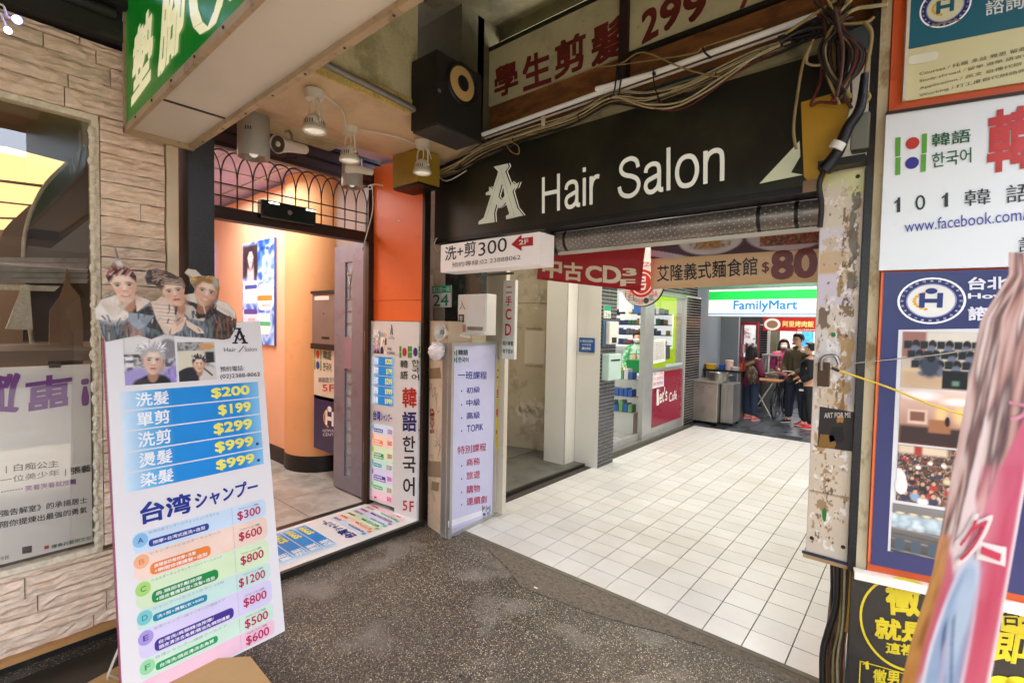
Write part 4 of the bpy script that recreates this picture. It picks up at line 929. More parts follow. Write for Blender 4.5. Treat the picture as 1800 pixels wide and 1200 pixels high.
for x, y in ((702, 388),): 
    u, v = FJ.px(x, y); MB().fbox(FJ, u - .012, u + .012, v - .006, v + .006, .006, .008).build('sticker', M_white, jp)
s1 = thing('narrow_price_panel', 'narrow white salon price panel beside the folding door jamb', 'sign', tuple(FJ.w((uj0 + ujm) / 2, .06)))
MB().fbox(FJ, uj0 + .004, ujm - .004, .095, 1.85, 0, .03).build('panel', mat('panel_white', '#e6e3dc', .35, 0, .02, 3), s1)
p = Print(Fr(FJ.w(0, 0, .03), FJ.U, FJ.V)); 
p.norm((uj0 + .004, .12), (ujm - .004, .12), (uj0 + .004, 1.80)); price_poster(p, False); p.build('print', print_mat('lit_poster', .35, .03, .02), s1)
s2 = thing('korean_vertical_sign', 'white vertical sign with red and navy Korean class characters, 5F', 'sign', tuple(FJ.w((ujm + uj1) / 2, .06)))
MB().fbox(FJ, ujm, uj1 - .022, .052, 1.85, 0, .035).build('panel', MATS['panel_white'], s2)
p = Print(Fr(FJ.w(0, 0, .035), FJ.U, FJ.V))
def K(x, y): return (620 + x / 2.857, 560 + y / 2.857)
for x0, x1 in ((235, 245), (278, 288), (289, 298), (331, 341)):
    p.qpx([K(x0, 165), K(x1, 165), K(x1, 138), K(x0, 138)], '#5a9a3a', 4); p.qpx([K(x0, 196), K(x1, 196), K(x1, 168), K(x0, 168)], '#5a9a3a', 4)
for cx, c in ((261, '#c4382c'), (316, '#3b3a8a')):
    u, v = p.fr.px(*K(cx, 167)); p.ell(u, v, .028, .040, c, 5)
def kt(t, x0, y0, x1, y1, c, b=.02): p.tpx(t, K(x0, y1), K(x1, y1 + (x1 - x0) * .02), K(x0, y0), c, bold=b)
kt('韓', 240, 207, 278, 248, '#1c3f2a'); kt('語', 240, 262, 278, 303, '#1c3f2a'); kt('한', 297, 205, 335, 238, '#1c3f2a'); kt('국', 297, 243, 335, 272, '#1c3f2a'); kt('어', 297, 277, 335, 310, '#1c3f2a')
kt('韓', 250, 345, 322, 445, '#c8301e', .03); kt('語', 250, 465, 322, 565, '#2a2468', .03); kt('한', 252, 588, 315, 668, '#1a1a1c', .02); kt('국', 252, 692, 318, 772, '#1a1a1c', .02); kt('어', 254, 795, 312, 888, '#1a1a1c', .02)
kt('5', 252, 912, 275, 962, '#c8301e', .02); kt('F', 286, 915, 308, 968, '#c8301e', .02)
for k, ch in enumerate('各種韓國語課程招生中週一至週日'): kt(ch, 332, 388 + k * 15, 340, 400 + k * 15, '#8a6a80', 0)
p.build('lettering', P_paper, s2)

# floor sticker print
p = Print(Fr((0, 0, .0545), (0, 1, 0), (-1, 0, 0)))
p.norm((0, 3.46), (0, 4.10), (1, 3.46)); p.V = np.array((1., 0)); p.U = np.array((0, .64)); p.O = np.array((0, 3.46)); p.warp = ([0, .44, .52, .55, .83, 1.02], [2.70, 2.25, 2.12, 2.03, 1.47, 1.03]); price_poster(p, False); p.build('print', P_vinyl, fp)

# ---- peeling post with the pale course light box
M_peel = mat('peeling_post_paint', '#c9b294', .75, 0, .1, 3, .4, 30, dirt=[('#8d7455', 4, .52, .66, .5), ('#4c3a26', 16, .62, .72, .6)])
po = struct(MB().prism([(-3.375, 2.83, 0), (-3.06, 2.765, 0), (-3.06, 3.05, 0), (-3.375, 3.05, 0)], (0, 0, 1.86)).build('corner_post', M_peel))
FPo = Fr((-3.375, 2.83, 0), (.315, -.065, 0), (0, 0, 1))
p = Print(FPo)
def Q(x, y): return K(x, y)
p.qpx([Q(380, 250), Q(440, 245), Q(445, 300), Q(385, 302)], '#8a7350'); p.qpx([Q(378, 712), Q(442, 716), Q(444, 798), Q(376, 790)], '#8d7a5e'); p.qpx([Q(398, 815), Q(436, 822), Q(430, 868), Q(395, 858)], '#857254')
for k, ch in enumerate('RISOTE'): p.tpx(ch, Q(390, 470 + k * 21), Q(412, 466 + k * 21), Q(390, 453 + k * 21), '#8c1d1a', bold=.03)
def scr(pts, c, wd_=.004):
    for a, b in zip(pts, pts[1:]):
        a = np.array(p.fr.px(*Q(*a))); b = np.array(p.fr.px(*Q(*b))); d = b - a; n_ = np.array((-d[1], d[0])) / (np.linalg.norm(d) + 1e-9) * wd_ / 2
        p.raw([a - n_, b - n_, b + n_, a + n_], [(0, 1, 2, 3)], c, 4)
scr([(376, 322), (400, 330), (380, 365), (398, 345), (402, 395), (412, 375), (408, 352), (416, 345), (418, 410)], '#3a3030'); scr([(425, 372), (420, 440), (428, 470), (438, 462)], '#3a3030')
scr([(425, 548), (418, 590), (432, 610), (415, 640), (438, 632), (440, 575), (436, 660), (426, 706)], '#2a5a68'); scr([(416, 612), (442, 640), (430, 690)], '#2a5a68')
p.build('scraps', P_paper, po)
cs = thing('course_light_box', 'pale lilac light box listing courses in blue and red characters', 'sign', (-3.0, 3.07, 0))
ya, yb, za, zb = 2.772, 3.37, .0, 1.675
FC = Fr((-3.03, 0, 0), (.045, -1, 0), (0, 0, 1))
FC = Fr((-3.025, 2.77, 0), (-.05, .6, 0), (0, 0, 1))
uu = FC.px(868, 905)[0]; ut = 0.0
MB().fbox(FC, 0.0, uu, .02, 1.675, -.10, -.002).build('box', M_cream, cs)
mb = MB(); mb.fbox(FC, 0, .03, .0, 1.68, -.10, .006); mb.fbox(FC, uu - .025, uu, 0.03, 1.68, -.10, .006); mb.fbox(FC, .03, uu - .025, 1.65, 1.68, -.1, .006); mb.fbox(FC, .03, uu - .025, .01, .035, -.1, .006)
mb.build('frame', M_alu, cs)
p = Print(FC)
p.norm((0, 0), (1, 0), (0, 1)); p.rect(.03, .035, uu - .025, 1.65, '#c9c8e2', 1)
p.qpx([K(480, 1048), K(650, 985), K(652, 960), K(478, 1015)], '#e6e4ea', 2); p.qpx([K(480, 1100), K(650, 1040), K(650, 1000), K(480, 1060)], '#b9b6cc', 2)
def k3(t, x0, y0, x1, y1, c, b=.008):                               # box in crop coordinates, rising to the right
    s_ = -.09 * (x1 - x0) * (1 if y0 < 500 else 1.6) if y0 > 300 else 0
    p.tpx(t, K(x0, y1), K(x1, y1 + s_), K(x0, y0), c, bold=b)
NV = '#2a2c8c'; RD = '#b42c4c'
k3('一班課程', 527, 262, 672, 303, NV)
for t, x0, y0, x1, y1, c in (('初級', 570, 345, 638, 375, NV), ('中級', 570, 405, 638, 440, NV), ('高級', 570, 470, 638, 505, NV), ('TOPIK', 572, 535, 655, 570, NV), ('商務', 570, 703, 638, 740, RD), ('旅遊', 570, 768, 638, 808, RD), ('購物', 570, 838, 638, 878, RD)): k3(t, x0, y0, x1, y1, c)
k3('特別課程', 525, 640, 668, 682, RD); k3('連續劇', 570, 898, 672, 938, RD)
for y in (363, 432, 498, 563, 738, 803, 870, 933):
    u, v = FC.px(*K(546, y)); p.ell(u, v, .008, .008, '#3a3470', 5, 8)
for x, c1 in ((494, 1), (518, 1)):
    p.qpx([K(x, 187), K(x + 5, 187), K(x + 5, 157), K(x, 157)], '#2a7a4a', 4); p.qpx([K(x, 222), K(x + 5, 222), K(x + 5, 192), K(x, 192)], '#2a7a4a', 4)
for y, c in ((173, '#c4382c'), (207, '#3b3a8a')): u, v = FC.px(*K(508, y)); p.ell(u, v, .016, .018, c, 5)
k3('韓語', 528, 155, 578, 183, '#1f4a2f', .02); k3('한국어', 528, 192, 580, 220, '#1f4a2f', .02)
for x in (650, 667, 686): p.qpx([K(x, 968), K(x + 4, 966), K(x + 4, 935), K(x, 937)], '#2a7a4a', 4)
for x, c in ((658, '#c4382c'), (678, '#3b3a8a')): u, v = FC.px(*K(x, 950)); p.ell(u, v, .012, .014, c, 5)
k3('韓', 652, 975, 666, 990, '#1f3a2f', .02); k3('語', 652, 995, 666, 1010, '#1f3a2f', .02); k3('한', 672, 970, 688, 982, '#1f3a2f', .02); k3('국', 672, 986, 688, 998, '#1f3a2f', .02)
p.build('face', print_mat('lilac_lit_face', .3, .0, .03), cs)
# thin yellow sign behind it
yb_ = thing('yellow_strip_sign', 'narrow yellow strip sign with red characters behind pale light box', 'sign', (-3.1, 3.5, .1))
FYs = FX(-3.10); a = FYs.px(871, 635); b = FYs.px(880, 788)
MB().box(-3.13, -3.10, 3.40, b[0], .02, a[1] + .02).build('board', M_cream, yb_)
p = Print(FYs); p.norm((0, 0), (1, 0), (0, 1)); p.rect(3.40, b[1], b[0] - .006, a[1], '#f2dc28', 1)
for k, ch in enumerate('二手唱片'): zc = a[1] - .10 - k * (a[1] - b[1] - .1) / 4; p.text(ch, 3.405, zc - .06, b[0] - .012, zc + .02, '#d84a2a', 3, .03)
p.build('face', P_vinyl, yb_)

# ---- megaphone and plastic bag on the post
mg = thing('megaphone', 'white horn megaphone resting on top of the peeling post', 'megaphone', tuple(at(775, 585, 'y', 2.80)))
c0 = at(772, 583, 'y', 2.70); d0 = np.array((.10, .95, -.12)); d0 /= np.linalg.norm(d0)
MB().lathe(c0, d0, [(0, .078), (.008, .082), (.02, .066), (.05, .040), (.10, .028), (.16, .024)], 20, cap=False).build('horn', M_plast, mg)
MB().lathe(c0 + d0 * .012, d0, [(0, .001), (.005, .018), (.03, .018)], 12).build('horn_core', mat('grey_core', '#9a9486', .5), mg)
MB().lathe(c0 + d0 * .16, d0, [(0, .024), (.04, .024)], 14).build('blue_band', mat('blue_plastic', '#1f3f9a', .4), mg)
MB().lathe(c0 + d0 * .20, d0, [(0, .026), (.12, .022)], 14).build('body', M_plast, mg)
MB().tube([c0 + d0 * .18 + np.array((0, 0, -.02)), c0 + d0 * .19 + np.array((0, 0, -.09)), c0 + d0 * .2 + np.array((0, 0, -.10))], .010, 6).build('handle', M_black, mg)
bmb = MB(); bc = at(768, 617, 'y', 2.74); bmb.ball(bc, .085, .06, .075, 16, 12)
rb = random.Random(2); bmb.v = [(x + rb.uniform(-.012, .012), y + rb.uniform(-.012, .012), z + rb.uniform(-.012, .012)) for x, y, z in bmb.v]
bmb.sm = [False] * len(bmb.sm)
tag(bmb.build('plastic_bag', mat('pink_white_film', '#ece0dc', .3, 0, .15, 12, .5, 60)), 'crumpled pinkish white plastic bag hanging below the megaphone', 'plastic bag')

# ============================================================ DARK MARBLE BAY WITH METER BOX AND SMALL SIGNS
M_mar = mat('dark_green_marble', '#26302a', .2, 0, .25, 3, .03, 8, dirt=[('#5b6a5e', 7, .56, .64, .5), ('#0e1210', 2, .4, .6, .6)])
struct(MB().box(-3.43, -3.14, 3.05, 3.12, 0, 3.3).box(-3.14, -2.96, 3.05, 3.12, 1.75, 2.56).build('marble_wall', M_mar))
FM2 = FY(3.05)
def onq(fr, x0, y0, x1, y1): a = fr.px(x0, y1); b = fr.px(x1, y0); return a[0], b[0], a[1], b[1]
tag(MB().box(*onq(FM2, 757, 485, 762, 600)[:2], 3.03, 3.049, onq(FM2, 757, 485, 762, 600)[2], 2.3).build('cream_conduit', M_cream), 'slim vertical cream conduit on the dark marble wall', 'conduit')
hn = thing('house_number_plate', 'green and white house number plate reading 24 on dark marble', 'sign', (-3.2, 3.03, 2.2))
u0, u1, v0, v1 = onq(FM2, 761, 540, 794, 503); vm = v0 + (v1 - v0) * .62
v0, v1 = min(v0, v1), max(v0, v1); vm = v0 + (v1 - v0) * .66
MB().box(u0, u1, 3.035, 3.049, v0, v1).build('plate', M_white, hn)
p = Print(Fr((0, 3.035, 0), (1, 0, 0), (0, 0, 1))); p.rect(u0, vm, u1, v1, '#17a070', 2); p.text('漢口街一段', u0 + .01, vm + .01, u1 - .01, v1 - .01, '#e6f6ee', 4); p.text('24', u0 + .025, v0 + .012, u1 - .025, vm - .012, '#1c7a56', 4, .015, slant=.0)
p.build('lettering', P_paper, hn)
# electric meter box
eb = thing('meter_box', 'small grey-white metal meter box with stickers beneath salon sign', 'meter box', (-3.0, 2.95, 1.85))
FE = FY(2.93); a = FE.px(821, 588); b = FE.px(856, 516); c_ = FE.px(801, 516)
MB().box(c_[0] + .03, b[0], 2.93, 3.049, a[1], b[1]).build('cabinet', M_plast, eb, .006)
MB().box(a[0], b[0] - .006, 2.918, 2.93, a[1] + .008, b[1] - .01).build('door', mat('meter_white', '#d5d4cd', .4, 0, .05, 4, dirt=('#8a8478', 12, .6, .75, .5)), eb, .004)
MB().box(a[0] + .02, b[0] - .03, 2.913, 2.918, a[1] + .04, a[1] + .07).build('latch', M_steel, eb)
p = Print(Fr((0, 2.929, 0), (1, 0, 0), (0, 0, 1))); xa = c_[0] + .032; wv = a[0] - xa - .004; zt_ = b[1] - a[1]
p.rect(xa + .1 * wv, a[1] + .3 * zt_, xa + .7 * wv, a[1] + .5 * zt_, '#262422', 2); p.rect(xa, a[1] + .02, xa + .9 * wv, a[1] + .25 * zt_, '#c8857e', 2); p.text('非', xa + .2 * wv, a[1] + .33 * zt_, xa + .6 * wv, a[1] + .47 * zt_, '#e8e4dc', 4); p.text('入', xa + .2 * wv, a[1] + .62 * zt_, xa + .8 * wv, a[1] + .85 * zt_, '#6a6660', 4)
p.build('stickers', P_paper, eb)
cd_pipe = tag(MB().tube([at(848, 520, 'y', 3.38), at(848, 492, 'y', 3.38), at(853, 484, 'y', 3.38), at(905, 480, 'y', 3.38)], .012, 8, 2).build('bracket_pipe', M_steel), 'bent metal bracket pipe holding the vertical CD sign', 'bracket')
# vertical CD sign
cd = thing('cd_vertical_sign', 'slim white hanging sign with red characters and CD letters', 'sign', (-2.85, 3.1, 1.6))
Fcd = FY(3.40); a = Fcd.px(882, 630); b = Fcd.px(906, 492)
MB().box(a[0], b[0], 3.40, 3.44, a[1], b[1]).build('panel', M_white, cd, .003)
p = Print(Fr((0, 3.40, 0), (1, 0, 0), (0, 0, 1))); H_ = b[1] - a[1]; W_ = b[0] - a[0]; p.norm((a[0], a[1]), (b[0], a[1]), (a[0], b[1]))
for ch, v0, v1 in (('二', .84, .92), ('手', .68, .80), ('C', .50, .64), ('D', .30, .45)): p.text(ch, .25, v0, .75, v1, '#cc2026', 4, .02)
for k, ch in enumerate(('唱片專賣', '地下室3F')): p.text(ch, .08, .17 - k * .10, .92, .23 - k * .10, '#2a5a3c', 4, .02)
p.build('lettering', P_paper, cd)
MB().box(*[FY(3.45).px(x, 560)[0] for x in (855, 889)], 3.45, 3.5, .03, 2.7).build('x', M_cream)
bx_ = bpy.data.objects['x']; bx_.name = 'cream_duct'; tag(bx_, 'cream boxed duct between the meter box and CD sign', 'duct')

# ============================================================ STAIR LOBBY
M_gr = mat('grimy_plaster', '#b8ab90', .8, 0, .08, 2, .2, 20, dirt=[('#6a5c44', 3, .52, .7, .6), ('#e6dfcc', 5, .6, .7, .5)])
struct(MB().box(-5.6, -3.37, 3.05, 5.6, -.1, .03).build('lobby_floor', mat('worn_grey_terrazzo', '#6d6b62', .5, 0, .12, 3, .1, 50, dirt=('#3a382f', 3, .45, .65, .6), fine=.12)))
struct(MB().box(-3.37, -3.33, 3.12, 5.44, -.05, .034).build('lobby_edge', M_gran))
lbw = struct(MB().prism([(-4.75, 5.36, .03), (-3.7, 5.72, .03), (-3.7, 5.85, .03), (-4.8, 5.5, .03)], (0, 0, 3.3)).build('lobby_back_wall', M_gr))
struct(MB().box(-4.85, -4.72, 3.12, 5.5, .03, 3.3).build('lobby_side_wall', M_gr)); struct(MB().box(-4.85, -3.3, 3.1, 5.8, 3.3, 3.4).build('lobby_ceiling', M_ceil))
struct(MB().box(-4.72, -3.44, 3.12, 3.2, .03, 3.3).build('lobby_front_wall', M_gr))
FLb = Fr((-4.75, 5.36, 0), (1.05, .36, 0), (0, 0, 1))
def flq(x0, y0, x1, y1): a = FLb.px(x0, y1); b = FLb.px(x1, y0); return a[0], b[0], a[1], b[1]
u0, u1, v0, v1 = flq(905, 523, 965, 532); MB().fbox(FLb, 0, u1, v0, v0 + .03, 0, .015).build('ledge', M_gr, lbw)
u0, u1, v0, v1 = flq(923, 640, 957, 581)
ns = thing('lobby_notice', 'blank cream notice sheet pinned on the grimy lobby wall', 'notice', tuple(FLb.w(u0, v0)))
MB().fbox(FLb, u0, u1, v0, v1, .002, .006).build('sheet', M_cream, ns)
p = Print(Fr(FLb.w(0, 0, .006), FLb.U, FLb.V)); p.text('公告事項 請勿張貼', u0 + .02, v1 - .05, u1 - .02, v1 - .02, '#5a5044', 2); p.text('管理委員會', u0 + .02, v0 + .02, u1 - .04, v0 + .045, '#5a5044', 2); p.build('lettering', P_paper, ns)
# smears of bare filler at the foot of the wall
p = Print(Fr(FLb.w(0, 0, .001), FLb.U, FLb.V)); u0, u1, v0, v1 = flq(903, 780, 962, 735)
for k in range(9): p.blob(u0 + (u1 - u0) * (.15 + .09 * k), v0 + .12 + .06 * math.sin(k * 2.1), .07, .10 + .05 * random.random(), '#cfc5ae', 1, 14, .5, k)
p.build('filler_patch', P_paper, lbw)

# ---- white columns and black tiled pier
M_col = mat('ivory_panel', '#dcd8cc', .35, 0, .03, 1.5, .04, 6)
def vpr(x, y, Y): return at(x, y, 'y', Y)
cl = thing('ivory_pillar', 'tall ivory boxed pillar beside the stair lobby', 'pillar', (-3.6, 5.3, .03))
MB().box(-3.82, -3.50, 5.19, 5.44, .03, 3.4).build('shaft', M_col, cl); MB().box(-3.50, -3.497, 5.19, 5.215, .03, 3.4).build('edge_trim', M_alu, cl)
cl2 = thing('ivory_pillar', 'ivory pillar with blue notice and black tiled side', 'pillar', (-3.3, 5.6, 0))
MB().box(-3.50, -3.155, 5.445, 5.86, 0, 3.4).build('shaft', M_col, cl2)
M_bt = mat('black_mosaic_tile', '#2c2a2c', .2, 0, .15, 20, .02, 10); M_bg = mat('pale_grout', '#b9b4a8', .8)
def mosaic(name, fr, u0, u1, v0, v1, tw, th, par, stufff=True):
    m_ = MB(); nv = int((v1 - v0) / th); nu = max(1, round((u1 - u0) / tw)); tw = (u1 - u0) / nu; g = .0045
    for j in range(nv):
        for i in range(nu):
            d = .004 + random.uniform(-.0006, .0006); ua, ub, va, vb = u0 + i * tw + g, u0 + (i + 1) * tw - g, v0 + j * th + g, v0 + (j + 1) * th - g
            m_.add([fr.w(ua, va, 0), fr.w(ub, va, 0), fr.w(ub, vb, 0), fr.w(ua, vb, 0), fr.w(ua, va, d), fr.w(ub, va, d), fr.w(ub, vb, d), fr.w(ua, vb, d)], [(4, 5, 6, 7), (0, 1, 5, 4), (1, 2, 6, 5), (2, 3, 7, 6), (3, 0, 4, 7)])
    o_ = m_.build(name, M_bt, par)
    if stufff: o_['kind'] = 'stuff'
    return o_
MB().box(-3.155, -3.15, 5.45, 5.86, 0, 3.4).build('grout_backing', M_bg, cl2)
mosaic('mosaic_tiles', FX(-3.15), 5.452, 5.858, .003, 3.3, .10, .048, cl2)
nt_ = thing('blue_notice', 'small blue plaque with white text on the ivory pillar', 'notice', (-3.3, 5.44, 2.0))
FN = FY(5.445); a = FN.px(1019, 618); b = FN.px(1046, 594)
MB().box(a[0], b[0], 5.425, 5.444, a[1], b[1]).build('plate', mat('blue_plaque', '#1d4f8c', .35, 0, .03, 4), nt_)
p = Print(Fr((0, 5.425, 0), (1, 0, 0), (0, 0, 1))); p.norm(a, (b[0], a[1]), (a[0], b[1])); p.text('本大樓設有監視錄影', .06, .68, .94, .86, '#e8f0f6', 2); p.text('公共區域', .2, .45, .8, .6, '#e8f0f6', 2); p.text('請勿停車', .2, .15, .8, .36, '#e8f0f6', 2, .01); p.build('lettering', P_paper, nt_)
# phone / box / number plate on the tiled pier (faces +x)
FT2 = FX(-3.146)
def ftq(x0, y0, x1, y1): a = FT2.px(x0, y1); b = FT2.px(x1, y0); return a[0], b[0], a[1], b[1]
pn_ = thing('pier_number_plate', 'small green and white number plate on black tiled pier', 'sign', (-3.14, 5.6, 2.1))
u0, u1, v0, v1 = ftq(1060, 538, 1072, 559); v0, v1 = min(v0, v1), max(v0, v1)
MB().box(-3.145, -3.13, u0, u1, v0, v1).build('plate', M_white, pn_); p = Print(Fr((-3.13, 0, 0), (0, 1, 0), (0, 0, 1))); p.rect(u0, v0 + .6 * (v1 - v0), u1, v1, '#17a070', 1); p.text('26', u0 + .02, v0 + .01, u1 - .02, v0 + .5 * (v1 - v0), '#1c7a56', 2); p.build('lettering', P_paper, pn_)
ph = thing('wall_phone', 'grey and blue wall intercom unit on the black tiled pier', 'intercom', (-3.1, 5.6, 1.9))
u0, u1, v0, v1 = ftq(1058, 608, 1078, 562); v0, v1 = min(v0, v1), max(v0, v1)
MB().box(-3.145, -3.12, u0, u1, v0, v1).build('back_plate', mat('blue_grey_plastic', '#3f5a74', .4), ph); MB().bevbox(-3.12, -3.06, u0 + .06, u1 - .02, v0 + .03, v1 - .02, .012).build('handset', M_plast, ph); MB().box(-3.06, -3.055, u0 + .12, u1 - .08, v0 + .05, v0 + .12).build('keypad', M_black, ph)
lb_ = thing('mint_letter_box', 'pale mint letter box mounted below the intercom on pier', 'letter box', (-3.1, 5.6, 1.6))
u0, u1, v0, v1 = ftq(1058, 665, 1079, 622); v0, v1 = min(v0, v1), max(v0, v1)
MB().bevbox(-3.145, -3.04, u0, u1, v0, v1, .01).build('box', mat('mint_paint', '#b7cfc4', .4, 0, .05, 5), lb_); MB().box(-3.04, -3.035, u0 + .05, u1 - .05, v1 - .09, v1 - .07).build('slot', M_black, lb_)

# ============================================================ SALON SIGN AND WHAT HANGS ROUND THE ALLEY MOUTH
ss = thing('salon_sign_board', 'long black sign board reading Hair Salon in pale letters', 'sign', (-1.9, 3.0, 2.58))
Fs = FY(2.93)
MS = mat('black_sign_face', '#22231a', .35, 0, .3, 1.2, .04, 20, dirt=[('#4a4c2e', 1.5, .5, .8, .5), ('#55533f', 12, .64, .76, .3)])
MB().box(-3.455, -.36, 2.932, 3.04, 2.60, 3.262).build('board', MS, ss)
MB().box(-3.455, -.36, 2.925, 3.05, 2.565, 2.60).build('lower_rail', M_black, ss)
MB().box(-2.86, -.36, 2.90, 3.04, 3.262, 3.325).build('top_strip', mat('dirty_strip', '#8f8a68', .6, 0, .15, 3, .1, 30, dirt=('#3a3823', 6, .5, .7, .7)), ss)
p = Print(Fr((0, 2.932, 0), (1, 0, 0), (0, 0, 1)))
WH = '#d9d9c8'
def C3(x, y): return (760 + x / 3.75, 240 + y / 3.75)
def C4(x, y): return (1080 + x / 3.333, 200 + y / 3.333)
p.strokes('Hair', C3(724, 508), C3(1112, 438), C3(724, 272), WH)
p.strokes('Salon', (1086, 351), (1273.5, 317.5), (1086, 281), WH)
# the big slab-serif letter A mark
def A3(pts, c, L): p.raw([p.fr.px(*C3(*q)) for q in pts], [tuple(range(len(pts)))], c, L)
for off, c, L in (((14, -2), '#d9d9c8', 1), ((8, -1), '#101009', 2), ((0, 0), '#bcbca8', 3)):
    o_ = lambda pts: [(x + off[0], y + off[1]) for x, y in pts]
    A3(o_([(405, 200), (498, 178), (505, 200), (482, 232), (520, 330), (470, 345), (435, 232)]), c, L)
    A3(o_([(470, 345), (520, 330), (560, 470), (600, 520), (488, 546), (485, 525), (508, 510), (480, 420)]), c, L)
    A3(o_([(435, 232), (462, 300), (408, 505), (412, 565), (304, 580), (306, 560), (340, 535)]), c, L)
    A3(o_([(352, 372), (375, 360), (375, 330), (400, 350), (455, 420), (520, 330), (520, 295), (548, 318), (575, 300), (560, 340), (540, 345), (470, 455), (440, 475), (390, 385), (355, 388)]), c, L)
for k in range(26):                                                # studs printed along the strokes
    t = k / 25
    for (xa, ya2), (xb, yb2) in (((452, 215), (540, 515)), ((440, 260), (355, 545))):
        u, v = p.fr.px(*C3(xa + (xb - xa) * t, ya2 + (yb2 - ya2) * t)); p.ell(u, v, .0035, .0035, '#55564a', 5, 6)
p.raw([p.fr.px(*C4(*q)) for q in ((850, 410), (1085, 160), (1090, 250), (1035, 345), (1105, 358))], [(0, 4, 3), (0, 3, 2), (0, 2, 1)], '#c4c7a8', 3)
p.build('lettering', print_mat('sign_lettering', .5, .05, .08), ss)

# white box sign below the left end
wb = thing('wash_cut_box_sign', 'white box sign with price 300 and red arrow marked 2F', 'sign', (-2.6, 2.8, 2.27))
Fw = FY(2.745); a = Fw.px(774, 480); b = Fw.px(948, 408); zb_, zt2 = 2.272, 2.505
MB().box(a[0], b[0], 2.745, 2.93, zb_, zt2).build('box', mat('box_sign_white', '#ded4cd', .35, 0, .04, 2, dirt=('#a8988a', 4, .6, .8, .4), emit=.03), wb, .004)
p = Print(Fr((0, 2.745, 0), (1, 0, 0), (0, 0, 1)))
p.tpx('洗+剪', C3(85, 822), C3(288, 785), C3(85, 728), '#1c1a1a', bold=.012); p.tpx('300', C3(305, 790), C3(493, 755), C3(305, 702), '#1c1a1a', bold=0); p.tpx('預約專線:02 23888062', C3(130, 866), C3(583, 812), C3(130, 832), '#5a5552', bold=0)
p.raw([p.fr.px(*C3(*q)) for q in ((520, 712), (588, 645), (590, 672), (665, 660), (665, 718), (590, 725), (590, 755))], [tuple(range(7))], '#c01c20', 3)
p.tpx('2F', C3(572, 715), C3(635, 708), C3(572, 682), '#f2e8e0', bold=.03)
p.build('lettering', P_paper, wb)
hk = MB(); hk.tube([at(768, 418, 'y', 2.9), at(763, 430, 'y', 2.88), at(770, 441, 'y', 2.86)], .006, 6); tag(hk.build('sign_hook', M_white), 'small white hooked wire at left end of the box sign', 'hook')

# roller shutter drum with perforated slats
sh = thing('roller_shutter', 'rolled perforated metal shutter drum beneath the black salon sign', 'shutter', (-1.4, 3.16, 2.4))
M_perf = bpy.data.materials.new('perforated_steel'); M_perf.use_nodes = True
def perf():
    n = M_perf.node_tree.nodes; L = M_perf.node_tree.links; b = n['Principled BSDF']; b.inputs['Metallic'].default_value = .7; b.inputs['Roughness'].default_value = .35
    g = n.new('ShaderNodeNewGeometry'); t = n.new('ShaderNodeTexNoise'); t.inputs['Scale'].default_value = 6; L.new(g.outputs['Position'], t.inputs['Vector'])
    r = n.new('ShaderNodeValToRGB'); r.color_ramp.elements[0].color = (.12, .11, .10, 1); r.color_ramp.elements[1].color = (.42, .36, .30, 1); L.new(t.outputs[0], r.inputs[0]); L.new(r.outputs[0], b.inputs['Base Color'])
perf()
ra = at(985, 420, 'y', 3.16); rb2 = at(1437, 360, 'y', 3.16); RC = 2.50; RR = .085
dm = MB(); NX = 90; NS = 20
dm.lathe((ra[0], 3.16, RC), (1, 0, 0), [(0, RR), (rb2[0] + .15 - ra[0], RR)], 28); dm.build('drum', M_perf, sh)
st = MB()
for i in range(int((rb2[0] - ra[0]) / .028)):
    for k in range(9):
        a_ = R(150 + 24 * k + (12 if i % 2 else 0)); y_ = 3.16 + math.cos(a_) * (RR + .0005); z_ = RC + math.sin(a_) * (RR + .0005); x_ = ra[0] + .03 + i * .028
        n_ = np.array((0, math.cos(a_), math.sin(a_))); t_ = np.array((0, -math.sin(a_), math.cos(a_))); ce = np.array((x_, y_, z_))
        st.add([ce + .0045 * (math.cos(q) * np.array((1, 0, 0)) + math.sin(q) * t_) + n_ * .001 for q in np.arange(0, 6.2, 1.047)], [tuple(range(6))])
stuff(st.build('perforation', mat('light_through_holes', '#d8d0c0', .5, 0, .2, 9), sh))
MB().lathe((ra[0] - .09, 3.16, RC), (1, 0, 0), [(0, .10), (.09, .10)], 24).build('end_cap', mat('dark_end_cap', '#23221f', .4, .3, .1, 6), sh)
MB().box(ra[0] - .05, .1, 3.08, 3.10, 2.565, 2.63).build('housing_lip', M_black, sh)
for x in (1000, 1335, 1400): 
    xx = at(x, 400, 'y', 3.16)[0]; MB().lathe((xx, 3.16, RC), (1, 0, 0), [(0, RR + .003), (.02, RR + .003)], 24).build('strap', M_black, sh)
MB().box(ra[0], rb2[0] + .15, 3.13, 3.16, RC - RR - .02, RC - RR + .004).build('bottom_rail', mat('pale_rail', '#c9c2b2', .4, .3, .1, 4), sh)

